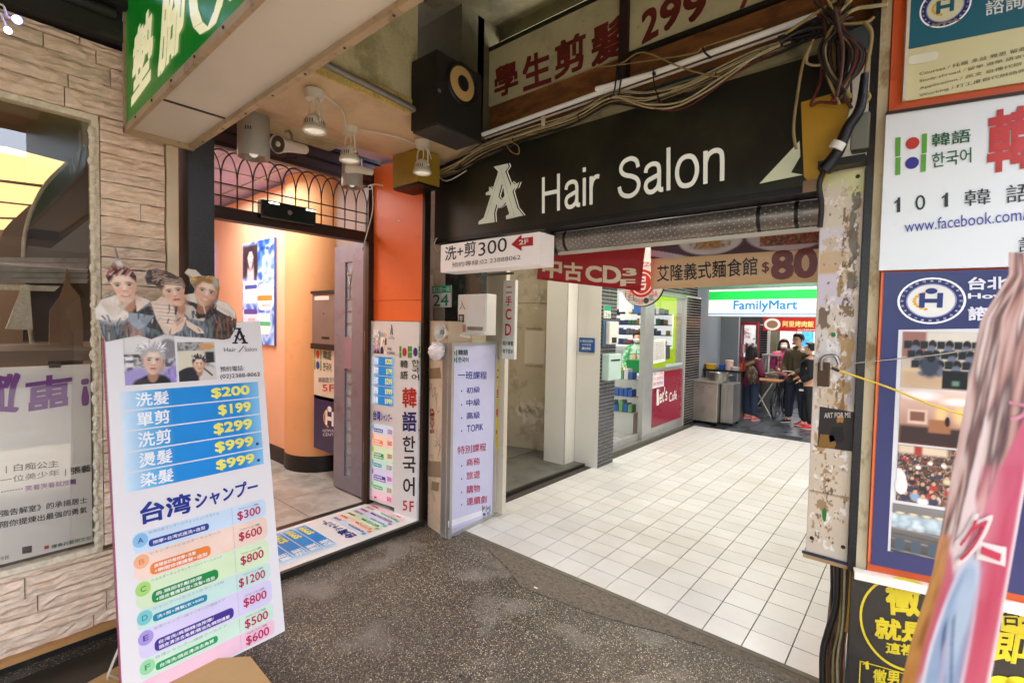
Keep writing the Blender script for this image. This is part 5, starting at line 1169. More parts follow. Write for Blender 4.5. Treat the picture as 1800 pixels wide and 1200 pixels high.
# red banner
def sheet(fr, px4, name, m, par, th=.004, bend=None, n=16):
    q = [np.array(fr.px(*v)) for v in px4]; vs = []
    for j in range(5):
        for i in range(n + 1):
            u = i / n; v = j / 4; pnt = (q[0] * (1 - u) + q[1] * u) * (1 - v) + (q[3] * (1 - u) + q[2] * u) * v; vs.append((pnt[0], pnt[1]))
    W_ = [fr.w(u, v, (bend(u, v) if bend else 0) - .002) for u, v in vs] + [fr.w(u, v, (bend(u, v) if bend else 0) - .002 - th) for u, v in vs]
    N = len(vs); fs = []
    for j in range(4):
        for i in range(n): k = j * (n + 1) + i; fs += [(k, k + 1, k + n + 2, k + n + 1), (N + k, N + k + n + 1, N + k + n + 2, N + k + 1)]
    per = list(range(n + 1)) + [j * (n + 1) + n for j in range(1, 5)] + [4 * (n + 1) + i for i in range(n - 1, -1, -1)] + [j * (n + 1) for j in (3, 2, 1)]
    fs += [(per[k], N + per[k], N + per[(k + 1) % len(per)], per[(k + 1) % len(per)]) for k in range(len(per))]
    return MB().add(W_, fs, True).build(name, m, par)
rbn = thing('red_cd_banner', 'red cloth banner with white second-hand CD lettering and 3F', 'banner', (-2.1, 3.35, 2.1))
FR_ = Fr((-2.6, 3.32, 0), (1, .12, 0), (0, 0, 1)); wave = lambda u, v: .012 * math.sin(u * 11) + .006 * math.sin(v * 15 + u * 4)
sheet(FR_, [C3(690, 940), C3(1365, 1018), C3(1405, 690), C3(800, 690)], 'cloth', mat('red_banner_cloth', '#a3131c', .55, 0, .12, 4, .3, 20, dirt=('#5c0a10', 4, .5, .75, .4)), rbn, bend=wave)
p = Print(FR_)
p.qpx([C3(692, 938), C3(800, 950), C3(800, 832), C3(700, 832)], '#a3131c', 1)
for ch, bl, br, tl in (('中', C3(728, 925), C3(855, 940), C3(728, 790)), ('古', C3(865, 945), C3(985, 955), C3(865, 825)), ('C', C3(1005, 950), C3(1120, 965), C3(1005, 845)), ('D', C3(1125, 962), C3(1245, 975), C3(1128, 850)), ('3', C3(1255, 918), C3(1345, 918), C3(1255, 868)), ('F', C3(1240, 985), C3(1335, 985), C3(1240, 940))):
    p.tpx(ch, bl, br, tl, '#e9d6b4', 5, bold=.07)
p.build('lettering', P_vinyl, rbn, bend=wave)
# food banner
fb = thing('noodle_banner', 'beige food banner with noodle shop name and big brown $80', 'banner', (-1.1, 3.6, 2.1))
FB_ = Fr((-1.7, 3.6, 0), (1, -.03, 0), (0, 0, 1)); wv2 = lambda u, v: .006 * math.sin(u * 9 + 1)
sheet(FB_, [C4(215, 1028), C4(1200, 985), C4(1200, 640), C4(215, 700)], 'cloth', mat('beige_banner', '#dfbd92', .5, 0, .04, 3), fb, bend=wv2)
p = Print(FB_)
noods = [('e', .12, .1, .08, .5, '#c9c0d2', .05, 30), ('e', .40, .65, .20, .62, '#d9d6da', .04), ('e', .40, .62, .14, .42, '#c9c3c0', .1), ('e', .40, .65, .09, .34, '#b8813e', .3), ('n', .30, .30, .50, 1, 60, 9, ['#8a5a28', '#d8b070', '#5a3a1a', '#caa05a'], .6, 3), ('n', .27, .35, .33, .85, 60, 9, ['#3a302c', '#d8d2cc'], .7, 5), ('n', .47, .35, .53, .85, 60, 9, ['#3a302c', '#d8d2cc'], .7, 6),
         ('e', .84, .7, .22, .70, '#cfc8cf', .04), ('n', .70, .25, 1, 1, 70, 10, ['#7a2412', '#c8552a', '#3a2a16', '#2f4a1e', '#d07a4a'], .9, 8)]
a = [FB_.px(*C4(*q)) for q in ((215, 850), (1200, 790), (1200, 640), (215, 735))]
p.norm(a[0], a[1], a[3]); p.pic(0, 0, 1, 1.05, noods, '#574250', 150, 24, L=2); p.norm((0, 0), (1, 0), (0, 1))
p.tpx('艾隆義式麵食館', C4(252, 985), C4(840, 945), C4(252, 890), '#2a1d16', 4, bold=.012); p.tpx('$', C4(865, 938), C4(908, 933), C4(865, 870), '#7a2c1c', 4, bold=.02); p.tpx('80', C4(918, 975), C4(1190, 958), C4(918, 805), '#7a2c1c', 4, bold=.045)
p.build('print', P_vinyl, fb, bend=wv2)
# round projecting sign
rs_ = thing('round_shop_sign', 'round white disc sign with red centre behind red banner', 'sign', (-2.4, 4.6, 2.3))
FRd = FY(4.6); cu, cv_ = FRd.px(1128, 498); ru = FRd.px(1166, 498)[0] - cu
MB().lathe(FRd.w(cu, cv_), (0, 1, 0), [(0, ru), (.05, ru)], 40).build('disc', M_white, rs_); MB().lathe(FRd.w(cu, cv_) + np.array((0, .02, 0)), (0, 1, 0), [(0, ru * 1.04), (.012, ru * 1.04)], 40).build('rim', M_black, rs_)
p = Print(Fr((0, 4.6, 0), (1, 0, 0), (0, 0, 1))); p.ell(cu, cv_, ru * .62, ru * .62, '#cf3a2c', 1, 40); p.ring(cu, cv_, ru * .5, ru * .5, .1, '#f0e6dc', 2, 40); p.text('弓', cu - ru * .22, cv_ - ru * .3, cu + ru * .22, cv_ + ru * .3, '#f3ebe2', 3, .03)
for k, ch in enumerate('日日今餅•風味'): a_ = R(215 + 18 * k); p.text(ch, cu + ru * .8 * math.cos(a_) - .03, cv_ + ru * .8 * math.sin(a_) - .03, cu + ru * .8 * math.cos(a_) + .03, cv_ + ru * .8 * math.sin(a_) + .03, '#4a4440' if k % 3 else '#cf3a2c', 2)
p.text('PIZZA', cu - ru * .3, cv_ + ru * .75, cu + ru * .55, cv_ + ru * .92, '#cf3a2c', 3)
p.build('print', P_paper, rs_)
MB().box(cu - .1, cu + .1, 4.61, 4.65, cv_ + ru * .9, 3.4).build('hanger', M_white, rs_)

# ============================================================ CONVENIENCE SHOP ON THE LEFT OF THE ALLEY
XG = -3.39; FG = FX(XG)
gy = lambda x, y=700: FG.px(x, y)[0]
y0g, y1g, y2g, y3g = 5.86, gy(1127), gy(1143), gy(1197)
ZL = FG.px(1165, 520)[1]                                             # top of the glazing
sh0 = struct(MB().box(-7.8, -3.42, 5.86, 9.9, -.1, .0).build('shop_floor', mat('shop_floor_tile', '#a8a49c', .25, 0, .08, 2)))
struct(MB().box(-3.46, -3.34, 5.86, y3g, -.05, .03).build('shop_threshold', mat('grey_stone', '#77746c', .5, 0, .15, 8)))
sf_ = thing('convenience_storefront', 'aluminium framed convenience shop front with tiled surround', 'shop front', (XG, 7.5, .03))
MB().box(XG - .12, XG + .05, 5.86, gy(1222, 500), ZL + .06, 3.4).build('lintel', M_bg, sf_); mosaic('lintel_tiles', FX(XG + .051), 5.862, gy(1222, 500), ZL + .065, 3.38, .10, .05, sf_)
mosaic('pier_tiles', FX(XG + .041), y3g + .045, gy(1223), .003, ZL + .06, .10, .05, sf_); MB().box(XG - .15, XG + .04, y3g + .04, gy(1223), 0, ZL + .06).build('pier', M_bg, sf_)
mb = MB(); mb.box(XG - .05, XG + .03, y1g, y2g, .03, ZL); mb.build('post', M_alu, sf_)
MB().box(XG - .05, XG + .03, y3g, y3g + .04, .03, ZL + .06).build('post', M_alu, sf_)
MB().box(XG - .05, XG + .03, 5.86, y3g, ZL, ZL + .06).build('head_rail', M_alu, sf_)
MB().box(XG - .05, XG + .02, y2g, y3g, .03, .17).build('bottom_rail', M_alu, sf_); MB().box(XG - .07, XG - .03, 5.9, y1g, .03, .13).build('bottom_rail', M_alu, sf_)
zc1 = FG.px(1170, 652)[1]; zc0 = .2
MB().box(XG - .03, XG + .01, y2g, y3g, zc1 + .01, zc1 + .07).build('mid_rail', M_alu, sf_)
MB().quad((XG, y2g, .17), (XG, y3g, .17), (XG, y3g, ZL), (XG, y2g, ZL)).build('pane', glass('shop_glass', (.97, .98, .97), .01, .02), sf_)
MB().box(XG - .02, XG + .006, y2g + .01, y3g - .005, .175, zc1).build('crimson_panel', mat('crimson_film', '#7e0f2c', .3, 0, .05, 2, emit=.03), sf_)
p = Print(FX(XG + .007)); 
def C5(x, y): return (940 + x / 3, 440 + y / 3)
p.tpx("Let's", C5(642, 815), C5(698, 790), C5(642, 735), '#f2e9e4', 4, bold=.02); p.tpx('Café', C5(707, 800), C5(748, 782), C5(707, 752), '#f2e9e4', 4, bold=.01)
p.qpx([C5(641, 818), C5(654, 814), C5(652, 730), C5(643, 732)], '#f2e9e4', 5); p.tpx('C', C5(656, 745), C5(662, 742), C5(656, 730), '#f2e9e4', 5)
p.qpx([C5(690, 622), C5(782, 600), C5(782, 588), C5(690, 600)], '#b9c9c4', 3)
p.qpx([C5(606, 732), C5(680, 715), C5(680, 630), C5(606, 645)], '#e8dfe2', 5)
for k in range(4):
    for j in range(3): 
        x = 610 + 17 * k; y = 645 + 26 * j - k * 3; p.tpx('買一送全', C5(x, y + 20), C5(x + 14, y + 17), C5(x, y), ('#d02a5a', '#7a4ab8', '#e8a020', '#d85a2a')[(k + j) % 4], 6, bold=.02)
p.qpx([C5(615, 600), C5(688, 585), C5(688, 465), C5(615, 470)], '#e9e6e0', 5)
for k in range(9): p.tpx('公告營業時間說明', C5(620, 492 + k * 11), C5(682, 488 + k * 10), C5(620, 485 + k * 11), '#6a6662', 6)
p.qpx([C5(690, 575), C5(712, 570), C5(712, 500), C5(690, 505)], '#4a4c50', 5)
p.build('window_print', P_paper, sf_)
# interior
M_lime = mat('lime_wall', '#a8c414', .6, 0, .03, 2, emit=.08)
struct(MB().box(-7.8, -3.5, 9.75, 9.85, 0, 3.3).build('shop_back_wall', mat('shop_white', '#d8dad6', .6, 0, .03, 2)))
struct(MB().box(-7.9, -7.8, 5.8, 9.85, 0, 3.3).box(-7.8, -3.5, 5.86, 5.88, 0, 3.3).build('shop_side_wall', MATS['shop_white']))
struct(MB().box(-7.8, -3.42, 5.86, 9.85, 3.2, 3.3).build('shop_ceiling', MATS['shop_white']))
FBk = FY(9.6)
def bq(x0, y0, x1, y1): a = FBk.px(x0, y1); b = FBk.px(x1, y0); return (a[0], b[0], min(a[1], b[1]), max(a[1], b[1]))
q = bq(1142, 522, 1200, 640); tag(MB().box(q[0], q[1] + .1, 9.62, 9.7, q[2] - .6, 3.0).build('lime_panel', M_lime), 'bright lime green panel inside the shop window', 'panel')
shf = thing('cigarette_shelf', 'white backlit shelves of small packs behind the shop counter', 'shelf', (-4.6, 9.6, 1.9))
q = bq(1084, 552, 1184, 600); MB().box(q[0] - .3, q[1], 9.55, 9.6, q[2] - .1, q[3]).build('back_panel', mat('shelf_white', '#e6e8ea', .5, 0, .03, 3, emit=.1), shf)
zs_ = np.linspace(q[2] - .05, q[3] - .03, 4); rz = random.Random(8)
pal = ['#2c3c6a', '#a83434', '#d8d6d0', '#3f6a4a', '#1c1c20', '#8a6a3a', '#5a5c62', '#c8a43a']
PK = [mat('pack_' + 'abcdefgh'[k], c, .4, 0, .1, 9) for k, c in enumerate(pal)]
for z in zs_:
    MB().box(q[0] - .3, q[1], 9.42, 9.55, z, z + .02).build('shelf_board', M_black, shf)
    x = q[0] - .2
    while x < q[1] - .08:
        wv = rz.uniform(.06, .09)
        if rz.random() < .85: MB().box(x, x + wv * .85, 9.46, 9.52, z + .02, z + .02 + rz.uniform(.08, .13)).build('pack', rz.choice(PK), shf)
        x += wv + .012
ct = thing('shop_counter', 'white and crimson shop counter behind the sliding glass door', 'counter', (-4.2, 8.6, 0))
FCt = FY(8.2); q = [FCt.px(1128, 660), FCt.px(1085, 660)]
MB().bevbox(-5.4, -3.75, 8.25, 8.75, 0, .95, .01).build('body', mat('counter_white', '#cfd0cc', .35, 0, .04, 4), ct); MB().box(-5.45, -3.7, 8.2, 8.8, .95, 1.0).build('top', MATS['shelf_white'], ct)
MB().box(-3.75, -3.735, 8.25, 8.75, .02, .94).build('side_panel', MATS['crimson_film'], ct)
# display shelf with blue and green goods
gd = thing('goods_rack', 'low rack of blue and green packaged goods inside shop door', 'rack', (-4.3, 7.6, 0))
a = at(1085, 718, 'y', 7.7); b = at(1114, 700, 'y', 7.7); MB().box(a[0] - .1, b[0] + .05, 7.6, 7.9, 0, .35).build('base', MATS['counter_white'], gd)
for z in (.35, .62, .92): MB().box(a[0] - .1, b[0] + .05, 7.6, 7.9, z, z + .015).build('board', M_white, gd)
PB = [mat('blue_pack', '#3a62a8', .35, 0, .1, 9), mat('green_pack', '#6aa06a', .35, 0, .1, 9), mat('yellow_pack', '#d8b838', .35, 0, .1, 9), mat('white_pack', '#dcdcd8', .4)]
for z in (.365, .635, .935):
    x = a[0] - .08
    while x < b[0] - .02: MB().box(x, x + .07, 7.58, 7.75, z, z + rz.uniform(.12, .2)).build('pack', rz.choice(PB[:2] if z < .7 else PB), gd); x += .085
bk = thing('shopping_basket', 'bright green shopping basket on the counter before clerk', 'basket', tuple(at(1113, 650, 'y', 8.1)))
a = at(1098, 660, 'y', 8.1); b = at(1130, 636, 'y', 8.1)
M_gbk = mat('green_basket', '#1fa050', .4, 0, .05, 6)
MB().prism([(a[0] + .03, 8.15, 1.001), (b[0] - .03, 8.15, 1.001), (b[0], 8.12, b[2] + .02), (a[0], 8.12, b[2] + .02)], (0, .25, 0)).build('body', M_gbk, bk); MB().tube([(a[0], 8.2, b[2]), (a[0] + .05, 8.2, b[2] + .12), (b[0] - .05, 8.2, b[2] + .12), (b[0], 8.2, b[2])], .008, 6).build('handle', M_gbk, bk)
rdp = thing('hanging_poster_row', 'hanging promotional cards over shop counter behind the glass', 'poster', tuple(at(1110, 530, 'y', 8.9)))
for k, (x0, y0_, x1, y1_, c_) in enumerate(((1088, 515, 1112, 548, 'white_pack'), (1114, 520, 1138, 550, 'blue_pack'), (1090, 552, 1120, 562, 'white_pack'))):
    a = at(x0, y1_, 'y', 8.9); b = at(x1, y0_, 'y', 8.9); MB().box(a[0], b[0], 8.9, 8.91, a[2], b[2]).build('card', MATS[c_], rdp)

# ============================================================ PEOPLE
M_skin = mat('skin', '#d8a684', .5, 0, .05, 12); M_hair = mat('black_hair', '#120e0d', .5, 0, .2, 40, .4, 200)
def person(label, loc, heading, h, arms, mats_, stance=((.0, .0), (.0, .0)), lean=0.0, hair='short', mask=False, lookdown=0.0):
    t = thing('person', label, 'person', loc); ch, sh_ = math.cos(heading), math.sin(heading)
    W = lambda p: (loc[0] + h * (p[0] * ch - p[1] * sh_), loc[1] + h * (p[0] * sh_ + p[1] * ch), loc[2] + h * p[2])
    off = np.array(loc)
    def L(ps): return [tuple(np.array(W(p)) - off) for p in ps]
    ly = -lean
    sp = [(0, 0, .50), (0, ly * .3, .60), (0, ly * .7, .74), (0, ly, .825), (0, ly - .004, .86), (0, ly - .016 - lookdown, .89), (0, ly - .012 - lookdown, .93), (0, ly - .005 - lookdown * .6, .968)]
    V = list(sp); E_ = [(i, i + 1) for i in range(7)]; Rr = [.078, .07, .085, .05, .032, (.040, .045), (.052, .058), (.036, .042)]
    for q, st in ((-1, stance[0]), (1, stance[1])):
        k = len(V); V += [(q * .05, 0, .47), (q * .055 + st[0] * .5, st[1] * .5 - .01, .27), (q * .055 + st[0], st[1] + .008, .045), (q * .06 + st[0], st[1] - .06, .018)]
        E_ += [(0, k), (k, k + 1), (k + 1, k + 2), (k + 2, k + 3)]; Rr += [.058, .040, .026, .020]
    arm_ix = []
    for q, (el, wr) in zip((-1, 1), arms):
        k = len(V); V += [(q * .105, ly, .80), (q * el[0], ly + el[1], el[2]), (q * wr[0], ly + wr[1], wr[2])]; d = np.array(V[-1]) - np.array(V[-2]); d /= np.linalg.norm(d)
        V += [tuple(np.array(V[-1]) + d * .03)]; E_ += [(3, k), (k, k + 1), (k + 1, k + 2), (k + 2, k + 3)]; Rr += [.036, .027, .018, (.013, .019)]; arm_ix.append((k, d))
    skinmesh('body', L(V), E_, [tuple(x * h for x in (r if isinstance(r, tuple) else (r, r))) for r in Rr], mats_.get('skin', M_skin), t, 2)
    k0, k1 = arm_ix[0][0], arm_ix[1][0]
    # jacket
    JV = [(0, 0, .60), (0, 0, .43), (0, ly * .7, .745), (0, ly, .825), V[k0], V[k0 + 1], V[k0 + 2], V[k1], V[k1 + 1], V[k1 + 2]]
    JE = [(0, 1), (0, 2), (2, 3), (3, 4), (4, 5), (5, 6), (3, 7), (7, 8), (8, 9)]
    bw = mats_.get('bulk', 1.0); JR = [.088, .098, .1, .058, .048, .042, .034, .048, .042, .034]
    j = skinmesh('jacket', L(JV), JE, [(r * h * bw * (1.12 if i < 3 else 1), r * h * bw * .82) if i < 3 else (r * h * bw,) * 2 for i, r in enumerate(JR)], mats_['jacket'], t, 2)
    MB().tube([W((.0, ly * .5 - .083 * bw, .46)), W((0, ly * .7 - .088 * bw, .62)), W((0, ly - .075, .79))], .006, 5).build('zip', M_black, t)
    MB().lathe(W((0, ly, .815)), np.array((0, 0, 1)), [(0, .062 * h), (.02 * h, .058 * h), (.045 * h, .048 * h)], 16, cap=False).build('collar', mats_.get('collar', mats_['jacket']), t)
    TV = [(0, 0, .55)]; TE = []; TR = [.08]
    for q, st in ((-1, stance[0]), (1, stance[1])):
        k = len(TV); TV += [(q * .052, 0, .465), (q * .055 + st[0] * .5, st[1] * .5 - .01, .27), (q * .055 + st[0], st[1], .05)]; TE += [(0, k), (k, k + 1), (k + 1, k + 2)]; TR += [.066, .05, .042]
    skinmesh('trousers', L(TV), TE, [(r * h, r * h) for r in TR], mats_['trousers'], t, 2)
    for q, st in ((-1, stance[0]), (1, stance[1])):
        c = W((q * .06 + st[0], st[1] - .03, 0)); m_ = MB(); m_.ball((0, 0, 0), .030 * h, .078 * h, .042 * h, 12, 8)
        vv = []
        for (x, y, z) in m_.v:
            z = max(z, -.004); zz = z * (.65 if y < -.02 else 1.0); vv.append((c[0] + x * ch - y * sh_, c[1] + x * sh_ + y * ch, c[2] + .022 + zz))
        m_.v = vv; o = m_.build('shoe', mats_['shoes'], t)
        m2 = MB(); m2.ball((0, 0, 0), .031 * h, .080 * h, .014 * h, 12, 6); m2.v = [(c[0] + x * ch - y * sh_, c[1] + x * sh_ + y * ch, c[2] + .012 + z) for (x, y, z) in m2.v]; m2.build('sole', M_white, o)
    hc = W((0, ly - .004 - lookdown, .945)); hm = MB(); hm.ball((0, 0, 0), .060, .068, .058, 16, 10)
    vv = []
    for (x, y, z) in hm.v:
        if y < -.015 and z < .022: y = -.015 + (y + .015) * .1
        if hair == 'short' and z < -.02 and y > 0: z = -.02 + (z + .02) * .8
        nz = random.uniform(-.003, .003); y += .004; vv.append((hc[0] + h * ((x + nz) * ch - y * sh_), hc[1] + h * (x * sh_ + y * ch), hc[2] + h * (z + .01)))
    hm.v = vv
    if hair == 'long':
        for k in range(9):
            a_ = R(-10 + 25 * k); x = .05 * math.cos(a_); y = .05 * math.sin(a_); hm.tube([W((x * .9, y * .9 + ly, .95)), W((x * 1.15, y * 1.2 + .005 + ly, .88)), W((x * 1.1, y * 1.1 + .02 + ly, .80))], [.022 * h, .024 * h, .014 * h], 8)
    if hair == 'bun': hm.ball(W((0, .06, .975)), .03 * h, .03 * h, .028 * h, 10, 6)
    hm.build('hair', mats_.get('hair', M_hair), t)
    fe = MB(); fy_ = ly - .070 - lookdown
    for q in (-1, 1): fe.ball(W((q * .022, fy_ + .006, .935)), .007 * h, .004 * h, .004 * h, 8, 5)
    fe.build('eyes', M_black, t)
    MB().ball(W((0, fy_ - .002, .918)), .007 * h, .009 * h, .011 * h, 8, 6).build('nose', mats_.get('skin', M_skin), t)
    for q in (-1, 1): MB().ball(W((q * .054, ly - .008 - lookdown, .925)), .006 * h, .009 * h, .014 * h, 8, 6).build('ear', mats_.get('skin', M_skin), t)
    if mask: m3 = MB(); m3.ball(W((0, fy_ + .014, .905)), .042 * h, .03 * h, .026 * h, 12, 8); m3.build('face_mask', M_white, t)
    else: MB().ball(W((0, fy_ + .006, .897)), .013 * h, .003 * h, .003 * h, 8, 4).build('mouth', mat('lips', '#9a4a42', .5), t)
    for (k, d) in arm_ix:                                         # fingers and thumb
        pw = np.array(V[k + 3]); side = np.cross(d, (0, 0, 1.)); side = side / (np.linalg.norm(side) + 1e-6); fg = MB()
        for i, ln_ in enumerate((.030, .036, .034, .026)):
            b0 = pw + side * (i - 1.5) * .0085 - d * .004; fg.tube([W(b0), W(b0 + d * ln_ * .5 + np.array((0, 0, -.002))), W(b0 + d * ln_ * .95 + np.array((0, 0, -.010)))], [.0052 * h, .0048 * h, .0036 * h], 6)
        tb = pw - d * .02 + side * .018; fg.tube([W(tb), W(tb + side * .010 + d * .012), W(tb + side * .012 + d * .028)], [.006 * h, .0055 * h, .004 * h], 6)
        fg.build('fingers', mats_.get('skin', M_skin), t)
    return t, W
M_mar_ = mat('maroon_jacket', '#6a1f3a', .6, 0, .12, 12, .3, 30); M_jean = mat('blue_jeans', '#232f48', .8, 0, .2, 14, .2, 80); M_ol = mat('olive_jacket', '#50472f', .7, 0, .12, 10, .3, 30); M_blk = mat('black_cloth', '#15151a', .7, 0, .2, 10, .3, 40)
M_red = mat('red_trainers', '#c8182a', .4, 0, .08, 9); M_pnk = mat('pink_jacket', '#c03a68', .6, 0, .1, 9); M_fur = mat('tan_fur', '#8a7440', .9, 0, .2, 50, 1.5, 200)
front = ((.13, -.03, .64), (.07, -.13, .62)); hang = ((.14, .01, .62), (.135, -.03, .46))
pw_, W = person('woman in maroon jacket and jeans with long dark hair facing away', (-2.63, 10.6, 0), R(150), 1.50, (((.14, -.02, .63), (.08, -.13, .60)), ((.14, -.02, .63), (.08, -.13, .60))), dict(jacket=M_mar_, trousers=M_jean, shoes=mat('pink_trainers', '#c84a5a', .5), bulk=1.12, collar=M_fur), ((-.02, .02), (.01, -.01)), hair='long')
MB().tube([W((-.09, .02, .80)), W((-.05, .09, .76)), W((0, .11, .74)), W((.05, .09, .76)), W((.09, .02, .80))], .026 * 1.5, 10).build('fur_trim', M_fur, pw_)
bpk = thing('backpack', 'patterned dark backpack slung on the woman in maroon', 'backpack', W((-.10, .12, .50)))
mb = MB(); mb.ball((0, 0, 0), .11, .09, .18, 14, 10); cxx = np.array(W((-.13, .13, .62))); mb.v = [tuple(np.array(v) + cxx) for v in mb.v]; mb.build('bag', mat('floral_cloth', '#2f2c26', .8, 0, .4, 16, .3, 40, dirt=[('#a8503a', 22, .56, .6, .9), ('#5a7a4a', 26, .58, .62, .9), ('#c8b488', 30, .6, .63, .8)]), bpk)
MB().tube([W((-.10, .08, .76)), W((-.13, .0, .74)), W((-.12, -.02, .6)), W((-.10, .08, .56))], .012, 6).build('strap', M_black, bpk)
pm_, W = person('tall man in olive jacket and dark trousers holding paper', (-1.86, 10.85, 0), R(-25), 1.76, (((.14, -.02, .62), (.05, -.14, .57)), ((.14, -.02, .62), (.05, -.14, .57))), dict(jacket=M_ol, trousers=mat('navy_trousers', '#1c2236', .8, 0, .1, 9), shoes=M_blk, bulk=1.1), ((-.02, -.02), (.02, .02)), lookdown=.01)
tag(MB().box(*[f(W((-.05, -.17, .575))[0], W((.05, -.17, .575))[0]) for f in (min, max)], W((0, -.19, .57))[1], W((0, -.15, .57))[1] + .06, W((0, 0, .585))[2], W((0, 0, .585))[2] + .012).build('paper_packet', M_white), 'small white paper packet held by the man in olive', 'packet')
mb = MB()
for q in (-1, 1): mb.tube([tuple(np.array(W((q * .022, -.078, .935))) + .026 * np.array((math.cos(a_), 0, math.sin(a_)))) for a_ in np.arange(0, 6.9, .7)], .003, 4, 1)
gls = mb.build('glasses', M_black, pm_)
pb_, W = person('boy in black hooded jacket, white mask and red trainers', (-1.60, 10.5, 0), R(-78), 1.60, (((.13, .0, .62), (.08, -.11, .58)), ((.13, .01, .62), (.09, -.09, .56))), dict(jacket=M_blk, trousers=mat('black_track_pants', '#0e0e12', .6), shoes=M_red, bulk=1.1), ((-.02, -.03), (.02, .03)), mask=True, hair='bun', lookdown=.008)
mb = MB()
for k in range(5): z = .30 + .022 * k; mb.tube([W((-.104, -.03, z)), W((-.104, .02, z + .016))], .010, 5, 0)
mb.build('yellow_stripes', mat('yellow_stripe', '#e0c83a', .5), pb_)
MB().ball(W((0, .07, .79)), .085 * 1.6, .05 * 1.6, .05 * 1.6, 12, 8).build('hood', M_blk, pb_)
MB().box(W((0, 0, 0))[0] - .14, W((0, 0, 0))[0] + .14, 10.38, 10.62, .70, .73).build('white_hem', M_white, pb_)
person('person in pink jacket and white mask behind the tall man', (-2.32, 11.9, 0), R(10), 1.62, ((front[0], front[1]), (front[0], front[1])), dict(jacket=M_pnk, trousers=M_blk, shoes=M_blk, bulk=1.05, hair=mat('auburn_hair', '#2a1410', .5)), mask=True, hair='long')
pc_, W = person('shop clerk in green and white uniform with face mask', tuple(np.array(at(1120, 640, 'y', 8.95)) * (1, 1, 0)), R(15), 1.74, (((.14, -.04, .63), (.08, -.16, .60)), ((.14, -.04, .63), (.10, -.16, .60))), dict(jacket=mat('green_white_uniform', '#bcd8c0', .6, 0, .1, 6, dirt=('#2f9a4a', 5, .5, .56, .9)), trousers=M_blk, shoes=M_blk, hair=mat('brown_hair', '#4a3020', .6)), mask=True)

# ============================================================ THE STREET BEYOND
SY = 9.45; FSg = FY(SY)
fm = thing('lit_shop_sign', 'lit white sign with green stripe reading FamilyMart', 'sign', (-2.2, SY, 2.06))
def z_(x, y, Y=SY): return at(x, y, 'y', Y)[2]
xa = at(1244, 530, 'y', SY)[0]; xb = -.9; zb0, zt0 = 2.055, 2.58
MB().box(xa, xb, SY + .004, SY + .18, zb0, zt0).build('box', M_alu, fm)
p = Print(Fr((0, SY + .003, 0), (1, 0, 0), (0, 0, 1)))
p.rect(xa + .02, zb0 + .02, xb, zt0 - .02, '#eef2f2', 1); p.rect(xa + .02, zt0 - .21, xb, zt0 - .05, '#1fc84f', 2); p.rect(xa + .02, zb0 + .04, xb, zb0 + .06, '#1c7ac0', 2)
p.text('FamilyMart', at(1289, 540, 'y', SY)[0], zb0 + .085, at(1402, 540, 'y', SY)[0], zb0 + .30, '#1478b8', 3, .029)
p.build('lit_face', P_lit2, fm)
gc = tag(MB().box(-3.4, .3, 9.62, 9.66, 2.6, 2.85).build('corrugated_strip', mat('green_corrugated', '#5f8f78', .5, 0, .2, 20, stretch=(20, 1, 1))), 'greenish corrugated strip above the lit shop sign', 'cladding')
struct(MB().box(-3.6, .5, 9.64, 9.9, 2.85, 4.5).build('far_header', mat('header_grey', '#5d6360', .7)))
struct(MB().box(-3.62, .35, 3.3, 9.6, 3.42, 3.5).build('alley_ceiling', mat('alley_ceiling_white', '#b9b7ae', .7)))
struct(MB().box(-.02, .1, 3.0, 9.6, 0, 3.42).build('alley_right_wall', mat('alley_wall_cream', '#c9c4b8', .6)))
# far walls
M_gw = mat('brushed_grey_wall', '#8b9298', .4, .3, .06, 2, .05, 8)
GW = 11.4; a = at(1222, 560, 'y', GW)[0]; b = at(1299, 560, 'y', GW)[0]
struct(MB().box(a - .6, b, GW, GW + .1, 0, 2.9).build('grey_metal_wall', M_gw)); struct(MB().box(-3.62, -3.5, 9.7, GW, 0, 3.2).build('cart_side_wall', M_gw))
mn = thing('menu_board', 'white lit menu board with picture beside the corner pier', 'sign', tuple(at(1236, 575, 'y', 10.6)))
A0 = at(1226, 578, 'y', 10.6); B0 = at(1247, 520, 'y', 10.6); MB().box(A0[0], B0[0], 10.6, 10.66, A0[2], B0[2]).build('panel', M_alu, mn)
p = Print(Fr((0, 10.6, 0), (1, 0, 0), (0, 0, 1))); p.norm((A0[0], A0[2]), (B0[0], A0[2]), (A0[0], B0[2])); p.rect(.06, .03, .94, .97, '#e8ecf0', 1); p.rect(.06, .8, .94, .9, '#3a4660', 2); p.text('麵', .3, .5, .7, .68, '#2a5a3a', 3, .02); p.ell(.5, .3, .25, .14, '#6a8a4a', 2); p.text('飯', .3, .12, .6, .22, '#b04a3a', 3, .02); p.build('lit_face', P_lit2, mn)
